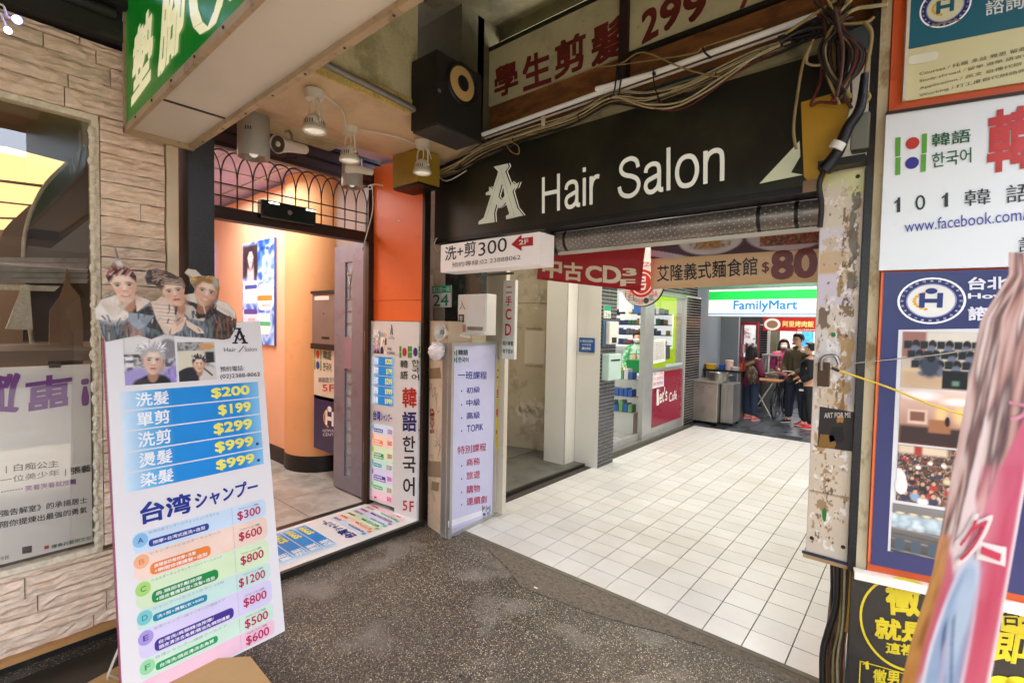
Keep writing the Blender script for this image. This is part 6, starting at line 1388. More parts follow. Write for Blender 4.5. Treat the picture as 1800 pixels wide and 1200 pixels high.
# far shops
struct(MB().box(-6, 2, 15.2, 15.3, 0, 4.5).build('far_wall', mat('far_wall_dark', '#4a4846', .7, 0, .2, 2)))
struct(MB().box(-6, 2, 9.9, 15.3, 3.4, 3.5).build('far_canopy', mat('canopy_grey', '#6a6c6a', .7)))
rdd = thing('red_shop_entrance', 'red framed lit shop entrance behind the woman in maroon', 'shop entrance', (-2.7, 12, 0))
M_rf = mat('red_frame', '#8c1c20', .4, 0, .08, 4, emit=.01)
def fbx(x0, y0, x1, y1, Y, th, name, m, par, z0=None):
    a = at(x0, y1, 'y', Y); b = at(x1, y0, 'y', Y); return MB().box(a[0], b[0], Y, Y + th, a[2] if z0 is None else z0, b[2]).build(name, m, par)
fbx(1298, 566, 1304, 700, 12, .1, 'frame', M_rf, rdd, 0); fbx(1328, 566, 1332, 700, 12, .1, 'frame', M_rf, rdd, 0); fbx(1298, 566, 1332, 571, 12, .1, 'lintel', M_rf, rdd)
fbx(1304, 571, 1328, 700, 12.6, .05, 'lit_interior', mat('pale_lit_interior', '#c8c4c0', .6, 0, .25, 5, emit=.10, dirt=[('#8a3a32', 6, .5, .6, .8), ('#3a3c44', 9, .55, .62, .8)]), rdd, 0)
fbx(1300, 628, 1330, 640, 11.95, .05, 'counter', M_rf, rdd, 0)
for k in range(5): fbx(1305 + 5 * k, 605 - 2 * (k % 2), 1309 + 5 * k, 620, 12.3, .08, 'menu_card', [M_white, M_rf][k % 2], rdd)
dk = thing('slate_pillar', 'dark slate tiled pillar beyond the red entrance', 'pillar', (-2.6, 12.4, 0)); fbx(1332, 570, 1350, 700, 12.5, .3, 'core', M_bg, dk, 0)
a = at(1332, 700, 'y', 12.5); b = at(1350, 570, 'y', 12.5); mosaic('slate_tiles', Fr((0, 12.499, 0), (1, 0, 0), (0, 0, 1)), a[0], b[0], .002, b[2], .2, .055, dk)
fbx(1351, 570, 1366, 700, 12.8, .3, 'post', mat('olive_post', '#6e6850', .6), None, 0); o = bpy.data.objects['post'] if 'post' in bpy.data.objects else None
for o in list(COL.objects):
    if o.parent is None and o.name.startswith('post'): tag(o, 'plain olive grey post behind the tall man in olive', 'post')
lf = thing('bright_far_shop', 'bright lit shop interior far behind the boy in black', 'shop', (-1.9, 14.8, 0))
fbx(1366, 580, 1440, 700, 15.0, .05, 'lit_wall', mat('bright_wall', '#e8dcd2', .6, 0, .1, 3, emit=.14), lf, 0); fbx(1408, 583, 1430, 612, 14.9, .05, 'blue_screen', mat('blue_screen', '#4a9ad8', .4, 0, .5, 8, emit=.2), lf); fbx(1366, 580, 1371, 700, 14.9, .05, 'red_upright', M_rf, lf, 0); fbx(1396, 580, 1400, 700, 14.9, .05, 'red_upright', M_rf, lf, 0)
fbx(1366, 660, 1440, 700, 14.6, .3, 'counter', mat('dark_counter', '#3a2f2c', .5), lf, 0)
rs2 = thing('red_food_sign', 'red food sign with plate picture and golden characters', 'sign', (-2, 12.2, 2.1))
A0 = at(1341, 581, 'y', 12.2); B0 = at(1436, 559, 'y', 12.2); MB().box(A0[0], B0[0], 12.203, 12.28, A0[2], B0[2] + .03).build('panel', M_rf, rs2)
p = Print(Fr((0, 12.2, 0), (1, 0, 0), (0, 0, 1))); p.norm((A0[0], A0[2]), (B0[0], A0[2]), (A0[0], B0[2])); p.rect(0, 0, 1, 1, '#a8201c', 1); p.ell(.18, .5, .16, .46, '#ddd8d0', 2); p.ell(.18, .5, .11, .3, '#8a6a4a', 3); p.text('阿里烤肉飯', .38, .32, .95, .78, '#e8c87a', 4, .03); p.text('好吃又便宜歡迎外帶', .66, .04, .98, .2, '#f0e0c0', 4); p.build('print', print_mat('lit_red_sign', .4, .03, .02), rs2)
# food display case
dc = thing('glass_display_case', 'glass food display case on stand behind the woman', 'display case', (-2.4, 11.6, 0))
A0 = at(1340, 660, 'y', 11.6); B0 = at(1368, 626, 'y', 11.6)
MB().box(A0[0], B0[0], 11.6, 12.0, 0, A0[2]).build('base', M_steel, dc); MB().box(A0[0], B0[0], 11.6, 12.0, A0[2] + .02, B0[2]).build('glass_box', glass('case_glass', (.95, .97, .97), .02, .1), dc)
for (x, y) in ((A0[0], 11.6), (B0[0], 11.6), (A0[0], 12.), (B0[0], 12.)): MB().tube([(x, y, A0[2]), (x, y, B0[2] + .02)], .012, 6, 0).build('corner_bar', M_steel, dc)
MB().box(A0[0] - .02, B0[0] + .02, 11.58, 12.02, B0[2] + .0, B0[2] + .03).build('top', M_alu, dc); MB().box(A0[0] + .03, B0[0] - .03, 11.65, 11.95, A0[2] + .021, A0[2] + .06).build('tray', M_cream, dc)
# steel cart, shelf, pots
M_st2 = mat('worn_stainless', '#a39c92', .35, .8, .12, 3, .1, 30, dirt=('#6a5a48', 4, .55, .75, .5))
ca = thing('steel_food_cart', 'dented stainless steel food cart at the tile edge', 'cart', (-3.0, 9.7, 0))
MB().bevbox(-3.36, -2.90, 9.38, 9.95, .06, .80, .012).build('body', M_st2, ca); MB().bevbox(-3.39, -2.87, 9.35, 9.98, .80, .84, .008).build('top', M_st2, ca)
MB().bevbox(-2.88, -2.66, 9.52, 10.0, .06, .80, .01).build('side_bay', mat('ribbed_steel', '#8b8883', .4, .7, .2, 2, stretch=(14, 1, 1)), ca)
for x in (-3.28, -3.16, -3.04): MB().lathe((x, 9.378, .72), (0, -1, 0), [(0, .010), (.008, .007)], 8).build('knob', M_black, ca)
for (x, y) in ((-3.3, 9.45), (-2.95, 9.45), (-2.7, 9.6), (-2.7, 9.95)): MB().lathe((x - .015, y, .035), (1, 0, 0), [(0, .033), (.03, .033)], 14).build('castor', M_black, ca)
po_ = thing('steel_pot', 'large round stainless pot on top of the food cart', 'pot', (-3.0, 9.75, .84)); MB().lathe((-3.0, 9.75, .84), (0, 0, 1), [(0, .17), (.14, .18), (.15, .19), (.13, .17), (.02, .16)], 24).build('pan', M_steel, po_); MB().tube([(-2.81, 9.7, .94), (-2.76, 9.75, .95), (-2.81, 9.8, .94)], .01, 6).build('handle', M_steel, po_)
ws = thing('prep_shelf', 'dark shelf of tubs and trays against the grey wall', 'shelf', (-3.1, 10.6, .9))
MB().box(-3.5, -2.72, 10.3, 10.9, .95, .99).build('board', M_black, ws)
for x in (-3.45, -2.80): MB().box(x, x + .04, 10.35, 10.85, 0, .95).build('leg', M_steel, ws)
tubs = [('tray', -3.45, '#d8a82a', 'yellow food tray on the prep shelf'), ('blue_tub', -3.22, '#2a5ab8', 'small blue tub on the prep shelf'), ('bucket', -3.08, '#d8b8ac', 'tall pale pink bucket on prep shelf'), ('tray', -2.95, '#c8c4bc', 'shallow pale tray beside the pink bucket'), ('sauce_jar', -2.84, '#a83a22', 'red sauce jar on the prep shelf'), ('sauce_jar', -2.78, '#7a2a1a', 'darker red sauce jar at the shelf end')]
for i, (nm, x, c_, lb__) in enumerate(tubs):
    hgt = (.10, .10, .20, .07, .16, .17)[i]; r_ = (.11, .06, .08, .10, .05, .05)[i]
    tag(MB().lathe((x + .06, 10.45, .99), (0, 0, 1), [(0, r_ * .85), (hgt * .9, r_), (hgt, r_ * 1.06), (hgt * .96, r_ * .9)], 18).build(nm, mat('tub_colour_' + 'abcdef'[i], c_, .4)), lb__, nm.replace('_', ' '))
ft_ = thing('folding_table', 'folding wooden table with crossed white legs behind woman', 'table', (-2.5, 10.4, 0))
MB().box(-2.75, -2.2, 10.9, 11.4, .76, .79).build('top', mat('table_wood', '#9a6a3c', .5, 0, .15, 6), ft_)
MB().tube([(-2.72, 10.95, 0), (-2.3, 10.95, .76)], .012, 6, 0).build('leg', M_white, ft_); MB().tube([(-2.3, 10.97, 0), (-2.72, 10.97, .76)], .012, 6, 0).build('leg', M_white, ft_)
bi = thing('parked_bicycle', 'dark bicycle partly hidden behind the woman and man', 'bicycle', (-2.2, 11.4, 0))
for cy_ in (11.05, 12.0):
    w_ = MB(); w_.tube([(-2.28, cy_ + .30 * math.cos(a_), .31 + .30 * math.sin(a_)) for a_ in np.linspace(0, 2 * math.pi, 25)], .018, 6, 1); wo = w_.build('wheel', M_black, bi)
    sp2 = MB()
    for k in range(10): a_ = R(36 * k); sp2.tube([(-2.28, cy_, .31), (-2.28, cy_ + .29 * math.cos(a_), .31 + .29 * math.sin(a_))], .002, 3, 0)
    stuff(sp2.build('spokes', M_steel, wo))
MB().tube([(-2.28, 11.05, .31), (-2.28, 11.2, .75), (-2.28, 11.55, .33), (-2.28, 11.7, .75), (-2.28, 11.2, .75)], .016, 6, 1).build('frame', M_black, bi); MB().tube([(-2.28, 11.55, .33), (-2.28, 12.0, .31), (-2.28, 11.7, .75)], .012, 6, 1).build('rear_frame', M_black, bi)
MB().bevbox(-2.33, -2.23, 11.6, 11.82, .80, .85, .01).build('saddle', M_black, bi); MB().tube([(-2.5, 11.12, .92), (-2.28, 11.18, .95), (-2.06, 11.12, .92)], .012, 6).build('handlebar', M_steel, bi)

# ============================================================ UNDER THE BEAM: LAMPS, HORNS, SPEAKER
M_lamp = mat('cream_lamp_enamel', '#d8d2be', .4, 0, .05, 8, dirt=('#a8946a', 12, .6, .8, .5))
M_lens = mat('lamp_lens', '#f2ecd8', .1, 0, .1, 40, .3, 120, spec=.8, emit=.05)
def spot(loc, label, drop=.20):
    t = thing('spotlight', label, 'spotlight', loc, 'cream spotlights under the beam')
    x, y, z = loc
    MB().lathe(loc, (0, 0, -1), [(0, .060), (.02, .060), (.055, .052)], 24).build('base', M_lamp, t)
    for q in (-1, 1): MB().tube([(x + q * .03, y, z - .055), (x + q * .062, y, z - .085), (x + q * .068, y, z - drop)], .006, 8).build('bracket', M_lamp, t)
    MB().tube([(x, y, z - .05), (x, y + .01, z - .1), (x, y, z - drop + .04)], .005, 6).build('cable', M_lamp, t)
    h = MB().lathe((x, y, z - drop + .055), (0, 0, -1), [(0, .02), (.012, .04), (.035, .058), (.06, .064), (.085, .064), (.088, .072), (.10, .074), (.112, .074), (.112, .064), (.10, .062)], 28, cap=False).build('head', M_lamp, t)
    MB().lathe((x, y, z - drop - .045), (0, 0, -1), [(0, .062), (.006, .05), (.010, .02)], 24).build('lens', M_lens, t)
    vt = MB()
    for k in range(28):
        a_ = 2 * math.pi * k / 28
        if k % 7 > 4: continue
        c_ = np.array((x + .0655 * math.cos(a_), y + .0655 * math.sin(a_), z - drop - .005)); tt = np.array((-math.sin(a_), math.cos(a_), 0)) * .0028; up_ = np.array((0, 0, .013)); rr = np.array((math.cos(a_), math.sin(a_), 0)) * .0008
        vt.add([c_ - tt - up_ + rr, c_ + tt - up_ + rr, c_ + tt + up_ * .9, c_ - tt + up_ * .9], [(0, 1, 2, 3)])
    stuff(vt.build('vents', M_black, h))
    for q in (-1, 1): MB().lathe((x + q * .066, y, z - drop), (q, 0, 0), [(0, .009), (.014, .009)], 8).build('knob', M_lamp, t)
    return t
l1 = at(553, 160, 'z', 3.30); l2 = at(615, 222, 'z', 3.29); l3 = at(743, 248, 'z', 3.285)
s_a = spot(tuple(l1), 'cream spotlight hanging nearest the overhead light box')
dup(s_a, tuple(l2), 'middle cream spotlight of the row under the beam'); dup(s_a, tuple(l3), 'cream spotlight hanging in front of the yellow box')
lw = MB(); lw.tube([l1 + (.05, .03, -.03), (l1 + l2) / 2 + (0.1, 0, -.02), l2 + (.03, -.05, -.02)], .005, 6); lw.tube([l2 + (.05, .04, -.02), (l2 + l3) / 2 + (.1, 0, -.045), l3 + (-.05, -.04, -.02)], .005, 6)
lw.tube([l3 + (.05, 0, -.02), at(765, 300, 'y', 2.80), at(785, 318, 'y', 2.86), at(820, 300, 'y', 2.88)], .005, 6)
tag(lw.build('lamp_wire', M_white), 'cream wire looping between the three cream spotlights', 'wire')
def downlight(px_, py_, X, r, h, label):
    c = at(px_, py_, 'x', X); t = thing('cylinder_downlight', label, 'downlight', tuple(c), 'grey cylinder downlights at the fascia')
    MB().lathe(c, (0, 0, 1), [(.0, r * .97), (.004, r), (h * .78, r), (h * .785, r * .96), (h, r * .96)], 32, cap=False).build('body', mat('light_grey_enamel', '#a9aaa2', .4, 0, .05, 5), t)
    MB().lathe(c, (0, 0, 1), [(h, r * .2), (h + .1, r * .15)], 12).build('stem', M_steel, t)
    MB().lathe(c, (0, 0, 1), [(0.002, r * .96), (.05, r * .6), (.07, r * .3)], 24, cap=False).build('reflector', M_steel, t)
    MB().ball(c + np.array((0, 0, .035)), r * .3, r * .3, .03, 12, 8).build('bulb', M_lens, t)
    v = MB()
    for k in range(3): a_ = R(-50 + 9 * k); q_ = c + np.array((math.cos(a_) * (r + .001), math.sin(a_) * (r + .001), h * .52)); v.box(q_[0] - .003, q_[0] + .003, q_[1] - .003, q_[1] + .003, q_[2] - .012, q_[2] + .012)
    stuff(v.build('vents', M_black, t)); return t
downlight(446, 278, -3.72, .105, .34, 'large grey cylinder downlight left of the horn speaker'); downlight(619, 330, -3.75, .085, .24, 'smaller grey cylinder downlight beside the second horn')
def horn(a, b, label, r1, flip=False):
    a = np.array(a); b = np.array(b); d = b - a; ln_ = np.linalg.norm(d); d = d / ln_; t = thing('horn_speaker', label, 'horn speaker', tuple(a), 'small horn speakers at the fascia')
    MB().lathe(a, d, [(0, r1), (.01, r1 * 1.06), (.03, r1 * .92), (ln_ * .35, r1 * .72), (ln_ * .6, r1 * .62), (ln_ * .8, r1 * .6), (ln_, r1 * .55)], 24, cap=False).build('horn', M_lamp, t)
    MB().lathe(a + d * .012, d, [(0, r1 * .9), (.03, r1 * .4), (.035, .001)], 20).build('mouth', mat('horn_mouth_metal', '#4f4a3e', .5, .2, .2, 9), t)  # mouth lined in a darker metal tone
    MB().lathe(a + d * .004, d, [(0, .001), (.002, r1 * .3), (.03, r1 * .3)], 14).build('core', M_lamp, t); MB().lathe(a + d * (ln_ - .001), d, [(0, r1 * .55), (.01, r1 * .4)], 18).build('rear_cap', M_plast, t)
    m_ = (a + b) / 2; MB().tube([m_ + (0, 0, r1 * .6), m_ + (0, 0, r1 * 1.3), m_ + (-.04, .0, r1 * 2.0), m_ + (-.10, 0, r1 * 2.1)], .010, 8).build('bracket', M_steel, t); return t
horn(at(487, 253, 'x', -3.55), at(536, 263, 'x', -3.70), 'cream horn speaker facing left beside the large downlight', .062); horn(at(610, 294, 'x', -3.60), at(654, 303, 'x', -3.45), 'second cream horn speaker with bullet body above orange panel', .045)
cm = thing('mini_camera', 'tiny white camera on bracket at the top of orange panel', 'camera', tuple(at(652, 325, 'x', -3.7)))
c_ = at(652, 328, 'x', -3.7); MB().lathe(c_, (.6, -.6, -.4), [(0, .02), (.045, .02)], 12).build('body', M_white, cm); MB().tube([c_, c_ + (0, .04, .03), c_ + (0, .12, .035)], .007, 6).build('bracket', M_white, cm); MB().lathe(c_ + np.array((.6, -.6, -.4)) * .048, (.6, -.6, -.4), [(0, .012), (.002, .01)], 10).build('lens', M_black, cm)
tag(MB().tube([at(655, 330, 'x', -3.75), at(655, 370, 'x', -3.8), at(645, 410, 'x', -3.9), at(637, 440, 'x', -3.95), at(643, 425, 'x', -4.0)], .005, 6).build('camera_wire', M_white), 'thin white wire dropping from the tiny camera', 'wire')
yb = thing('yellow_wedge_box', 'dull yellow box with black underside below the beam corner', 'box', (-3.25, 2.7, 3.0))
M_yb = mat('mustard_paint', '#9c7f22', .5, 0, .1, 3, .1, 20)
Fa = FY(2.50); Fb = FX(-3.20); z0 = Fb.px(735, 318)[1]
ya_ = Fb.px(735, 300)[0]; yb2 = Fb.px(773, 300)[0]; FA2 = FY(ya_); xa_ = FA2.px(690, 300)[0]
MB().bevbox(xa_, -3.20, ya_, yb2, z0, 3.27, .004).build('box', M_yb, yb); MB().box(xa_ + .005, -3.205, ya_ + .005, yb2 - .005, z0 - .02, z0 - .001).build('underside', M_black, yb)
sp = thing('loudspeaker', 'black box loudspeaker with tan cone in beam corner', 'loudspeaker', (-2.75, 2.6, 3.5))
Fsp = FX(-2.60); a = Fsp.px(765, 214); b = Fsp.px(846, 262); zt3 = Fsp.px(765, 85)[1]
MB().bevbox(-2.868, -2.60, a[0], b[0], a[1], zt3, .006).build('cabinet', mat('speaker_black', '#1b1916', .6, 0, .15, 5, .1, 60), sp)
MB().box(-2.865, -2.605, a[0] + .02, b[0] - .01, a[1] - .012, a[1] - .001).build('bottom_plate', mat('speaker_grey', '#3a3833', .6), sp)
cu, cv_ = Fsp.px(812, 148)
MB().lathe((-2.60, cu, cv_), (1, 0, 0), [(0, .150), (.012, .146), (.014, .125), (.004, .118)], 36, cap=False).build('surround', mat('rubber_surround', '#0c0b0a', .5), sp)
MB().lathe((-2.596, cu, cv_), (1, 0, 0), [(.002, .118), (.008, .09), (.012, .055)], 32, cap=False).build('cone', mat('tan_cone', '#c2a265', .6, 0, .05, 8), sp); MB().ball((-2.588, cu, cv_), .014, .055, .055, 16, 8).build('dust_cap', M_black, sp)
for k, (x, y) in enumerate(((773, 118), (775, 128), (777, 142), (772, 160))): u, v = Fsp.px(x, y); MB().box(-2.60, -2.594, u - .012, u + .012, v - .010, v + .010).build('terminal', M_steel if k == 3 else M_brown, sp)

# tubes and cables over the black sign
ft = thing('fluorescent_tube', 'long white lamp tube fixed along the rusty beam', 'lamp tube', tuple(at(1140, 130, 'y', 2.89)))
M_tube = mat('white_tube', '#ddd9cf', .35, 0, .03, 5, emit=.015)
a = at(845, 238, 'y', 2.87); b = at(1435, 27, 'y', 2.87)
MB().cyl(a, b, .016, 12).build('tube', M_tube, ft); MB().cyl(a + (0, .03, -.022), b + (0, .03, -.022), .008, 8).build('rail', M_plast, ft); MB().cyl(a - (.02, 0, 0), a, .02, 12).build('end_cap', M_plast, ft)
f2 = thing('short_lamp_tube', 'short second white tube clipped below the long lamp tube', 'lamp tube', tuple(at(1100, 150, 'y', 2.86)))
MB().cyl(at(1048, 157, 'y', 2.85), at(1148, 130, 'y', 2.85), .016, 12).build('tube', M_tube, f2); MB().cyl(at(1146, 131, 'y', 2.85), at(1152, 129, 'y', 2.85), .012, 10).build('end_cap', M_black, f2)
CB = [mat('cream_cable', '#b8aa82', .6, 0, .2, 20), mat('black_cable', '#1a1613', .5, 0, .2, 20), mat('brown_cable', '#4f3422', .6, 0, .2, 20), mat('tan_cable', '#94804e', .6, 0, .2, 20), mat('red_cable', '#5c1b16', .6)]
DKC = [mat('dusty_dark_cable', '#3a3226', .7, 0, .3, 20), mat('dusty_grey_cable', '#6f6650', .7, 0, .3, 20)]
cb = thing('cable_bundle', 'tangled cream and black cables strung along top of black sign', 'cables', (-1.8, 2.88, 3.2))
main = [(745, 312), (800, 290), (850, 262), (930, 234), (1010, 204), (1075, 168), (1135, 172), (1200, 156), (1265, 128), (1330, 95), (1390, 70), (1450, 45), (1500, 22)]
rc = random.Random(11)
for k in range(13):
    off = rc.uniform(-6, 9); sag = rc.uniform(-3, 10); Y = 2.90 - rc.uniform(0, .05); ph = rc.uniform(0, 6); i0 = rc.choice((0, 0, 1, 2)); i1 = rc.choice((11, 12, 13))
    P_ = [at(x, y + off + sag * math.sin(i * 1.1 + ph) * .9 + rc.uniform(-2, 2), 'y', Y) for i, (x, y) in enumerate(main)][i0:i1]
    MB().tube(P_, rc.choice((.003, .004, .005)), 6).build('cable', rc.choice(CB[:1] * 5 + CB[1:3] + CB[3:4] * 3), cb)
for k in range(14):
    off = rc.uniform(-2, 13); Y = 2.91 - rc.uniform(0, .03); ph = rc.uniform(0, 6); i0 = rc.choice((0, 1, 2, 3)); i1 = rc.choice((11, 12, 13))
    MB().tube([at(x, y + off + 4 * math.sin(i * 1.7 + ph) + rc.uniform(-3, 3), 'y', Y) for i, (x, y) in enumerate(main)][i0:i1], rc.choice((.004, .006, .008)), 6).build('cable', rc.choice(DKC + [CB[1]]), cb)
for (x, y) in ((812, 292), (905, 246), (1020, 204), (1160, 172), (1262, 132), (1340, 95)):
    c_ = at(x, y, 'y', 2.87); MB().tube([c_ + (0, 0, .035), c_ + (-.006, -.02, .0), c_ + (0, 0, -.04)], .004, 5).build('cable_tie', M_black, cb)
for P_, c_, r_ in (([(1082, 168), (1130, 187), (1180, 190), (1235, 165), (1285, 132), (1330, 98), (1372, 78)], 0, .006), ([(1090, 172), (1140, 184), (1200, 178), (1262, 140), (1310, 110), (1372, 80)], 0, .006), ([(1100, 175), (1165, 194), (1215, 184), (1300, 125), (1365, 92)], 4, .005),
                   ([(1050, 118), (1090, 113), (1130, 92), (1200, 120), (1262, 135), (1290, 130)], 3, .005), ([(1085, 115), (1160, 104), (1220, 94), (1235, 84), (1270, 72), (1340, 50)], 3, .004), ([(1085, 115), (1080, 160), (1072, 172)], 1, .005), ([(1095, 116), (1088, 165)], 1, .005),
                   ([(1148, 120), (1150, 150), (1160, 178)], 1, .004), ([(1235, 84), (1240, 94), (1250, 102)], 1, .006), ([(890, 255), (900, 268), (912, 270), (910, 256), (895, 250), (880, 256)], 3, .005)):
    MB().tube([at(x, y, 'y', 2.83) for x, y in P_], r_, 6).build('cable', CB[c_], cb)
tg = MB(); a = at(955, 212, 'y', 2.82); tg.box(a[0] - .015, a[0] + .015, a[1] - .004, a[1] + .004, a[2] - .04, a[2] + .03); tg.build('paper_tag', M_cream, cb)
# thick knot at the right
kn = thing('hanging_cable_knot', 'thick knot of brown and black cables drooping over yellow board', 'cables', tuple(at(1480, 120, 'y', 2.70)))
for k in range(34):
    x0 = 1462 + rc.uniform(-14, 22); x1 = 1440 + 78 * (k / 33) + rc.uniform(-5, 5); xe = 1478 + rc.uniform(-18, 20); Y = 2.62 + rc.uniform(0, .10); ye = rc.uniform(150, 190)
    P_ = [at(1440 + rc.uniform(-10, 60), rc.uniform(-5, 30), 'y', Y), at(x0, 48 + rc.uniform(-6, 6), 'y', Y), at(x1, 85 + rc.uniform(-5, 5), 'y', Y), at((x1 * 1.5 + xe * .5) / 2, 130, 'y', Y), at(xe, ye, 'y', Y)]
    MB().tube(P_, rc.uniform(.004, .009), 7).build('cable', rc.choice([CB[2], CB[1], CB[1], CB[4], CB[3], DKC[0]]), kn)
for P_, c_, r_ in (([(1460, 45), (1500, 18), (1530, 12), (1560, 8)], 0, .008), ([(1455, 40), (1490, 5), (1510, -25)], 0, .012), ([(1462, 44), (1520, 40), (1536, 30)], 3, .007), ([(1440, 50), (1468, 20), (1480, -10)], 4, .007), ([(1425, 80), (1418, 110), (1440, 115), (1448, 108)], 0, .006), ([(1430, 70), (1412, 110), (1400, 180), (1395, 230), (1400, 262)], 3, .007),
                   ([(1520, 40), (1532, 60), (1525, 110), (1518, 150), (1528, 170), (1520, 180)], 3, .009), ([(1445, 120), (1440, 150), (1425, 185), (1440, 180), (1470, 182)], 4, .007), ([(1380, 60), (1440, 20), (1470, 0)], 3, .008), ([(1370, 75), (1420, 50), (1500, 50)], 1, .009)):
    MB().tube([at(x, y, 'y', 2.68) for x, y in P_], r_, 7).build('cable', CB[c_], kn)
kb = MB()
for k in range(12): kb.tube([at(1370 + rc.uniform(-5, 60), 75 + rc.uniform(-25, 10), 'y', 2.78), at(1400 + rc.uniform(-20, 30), 62 + rc.uniform(-12, 12), 'y', 2.76), at(1445 + rc.uniform(-10, 20), 40 + rc.uniform(-15, 15), 'y', 2.72)], rc.uniform(.005, .010), 6)
kb.build('tangle', CB[1], kn)
yp = thing('yellow_cable_board', 'mustard yellow board hanging behind the thick cable knot', 'board', tuple(at(1450, 330, 'y', 2.72)))
Fy = FY(2.735)
MB().prism([Fy.w(*Fy.px(x, y)) for x, y in ((1408, 180), (1480, 160), (1498, 170), (1480, 240), (1460, 290), (1445, 322), (1425, 325), (1413, 310))], (0, .025, 0)).build('board', mat('mustard_board', '#b98f22', .5, 0, .08, 3, .05, 10, dirt=('#6a4c14', 9, .6, .8, .5)), yp)
MB().box(*sorted((Fy.px(1413, 300)[0], Fy.px(1445, 300)[0])), 2.725, 2.734, Fy.px(1420, 338)[1], Fy.px(1420, 318)[1]).build('tape', mat('brown_tape', '#8a6a48', .4), yp)
bt_ = thing('black_wrapped_duct', 'black tape-wrapped cable duct with a white band slanting down', 'cable duct', tuple(at(1480, 250, 'y', 2.66)))
MB().tube([at(1520, 130, 'y', 2.67), at(1512, 190, 'y', 2.67), at(1490, 225, 'y', 2.67), at(1472, 268, 'y', 2.67), at(1448, 300, 'y', 2.67)], [.015, .021, .023, .026, .032], 10).build('sleeve', mat('black_tape', '#100f10', .35, 0, .2, 20, .6, 60), bt_)
MB().cyl(at(1476, 250, 'y', 2.655), at(1468, 262, 'y', 2.655), .031, 12).build('white_band', M_white, bt_)
MB().tube([at(1448, 300, 'y', 2.68), at(1440, 325, 'y', 2.68), at(1444, 360, 'y', 2.70), at(1441, 400, 'y', 2.72)], .012, 8).build('cable', CB[1], bt_)
MB().box(*sorted((at(1440, 290, 'y', 2.7)[0], at(1522, 290, 'y', 2.7)[0])), 2.66, 2.745, 2.60, 2.635).build('cap_plate', M_black, bt_)
gx = tag(MB().bevbox(*sorted((at(1497, 230, 'y', 2.74)[0], at(1530, 230, 'y', 2.74)[0])), 2.70, 2.78, at(1500, 268, 'y', 2.74)[2], at(1500, 207, 'y', 2.74)[2], .006).build('junction_box', mat('grey_green_box', '#77796a', .5, 0, .1, 4)), 'grey-green junction box tucked beside the wrapped duct', 'junction box')

# ============================================================ RIGHT: THE PEELING UTILITY BOX
ub = thing('utility_box_pillar', 'tall narrow utility box covered in torn and peeling stickers', 'utility box', (-.31, 2.8, .74))
M_ub = mat('torn_sticker_paint', '#cbbba2', .65, 0, .06, 3, .5, 25, dirt=[('#e4d6c6', 4, .5, .62, .8), ('#8a6238', 7, .60, .66, .85), ('#3f2c1c', 22, .66, .72, .7)], stretch=(1, 1, .6))
Fu = FY(2.745); ua = Fu.px(1445, 308)[0] - .012; ub1 = Fu.px(1521, 298)[0]; zb1 = Fu.px(1450, 978)[1]
MB().bevbox(ua + .01, ub1, 2.746, 2.93, zb1, 2.60, .004).build('cabinet', M_ub, ub)
MB().box(ua + .0, ub1 + .004, 2.738, 2.94, zb1 - .028, zb1 - .002).build('base_plate', mat('ply_edge', '#b08a5c', .7, 0, .1, 9, .2, 40), ub); MB().box(ua - .004, ub1 + .01, 2.733, 2.742, zb1 - .008, zb1 + .004).build('base_strip', mat('navy_strip', '#1f2438', .5), ub)
p = Print(Fr((0, 2.745, 0), (1, 0, 0), (0, 0, 1)))
def C6(x, y): return (1400 + x / 2.857, 280 + y / 2.857)
def C7(x, y): return (1400 + x / 2.1417, 640 + y / 2.1417)
def qb(C_, x0, y0, x1, y1, c, L=2, jag=.25, n=16, seed=1):
    a = p.fr.px(*C_(x0, y1)); b = p.fr.px(*C_(x1, y0)); u, v = (a[0] + b[0]) / 2, (a[1] + b[1]) / 2; ru, rv = abs(b[0] - a[0]) / 2, abs(b[1] - a[1]) / 2; rn = random.Random(seed); pts = []
    for i in range(n):
        a_ = 2 * math.pi * (i + .5) / n; k = 1 / max(abs(math.cos(a_)), abs(math.sin(a_))) * (1 - jag * rn.random()); pts.append((min(max(u + ru * k * math.cos(a_), ua + .014), ub1 - .004), v + rv * k * math.sin(a_)))
    p.poly(pts, c, L)
TAN = '#96723c'
p.norm((ua + .014, zb1 + .01), (ub1 - .003, zb1 + .01), (ua + .014, 2.59))
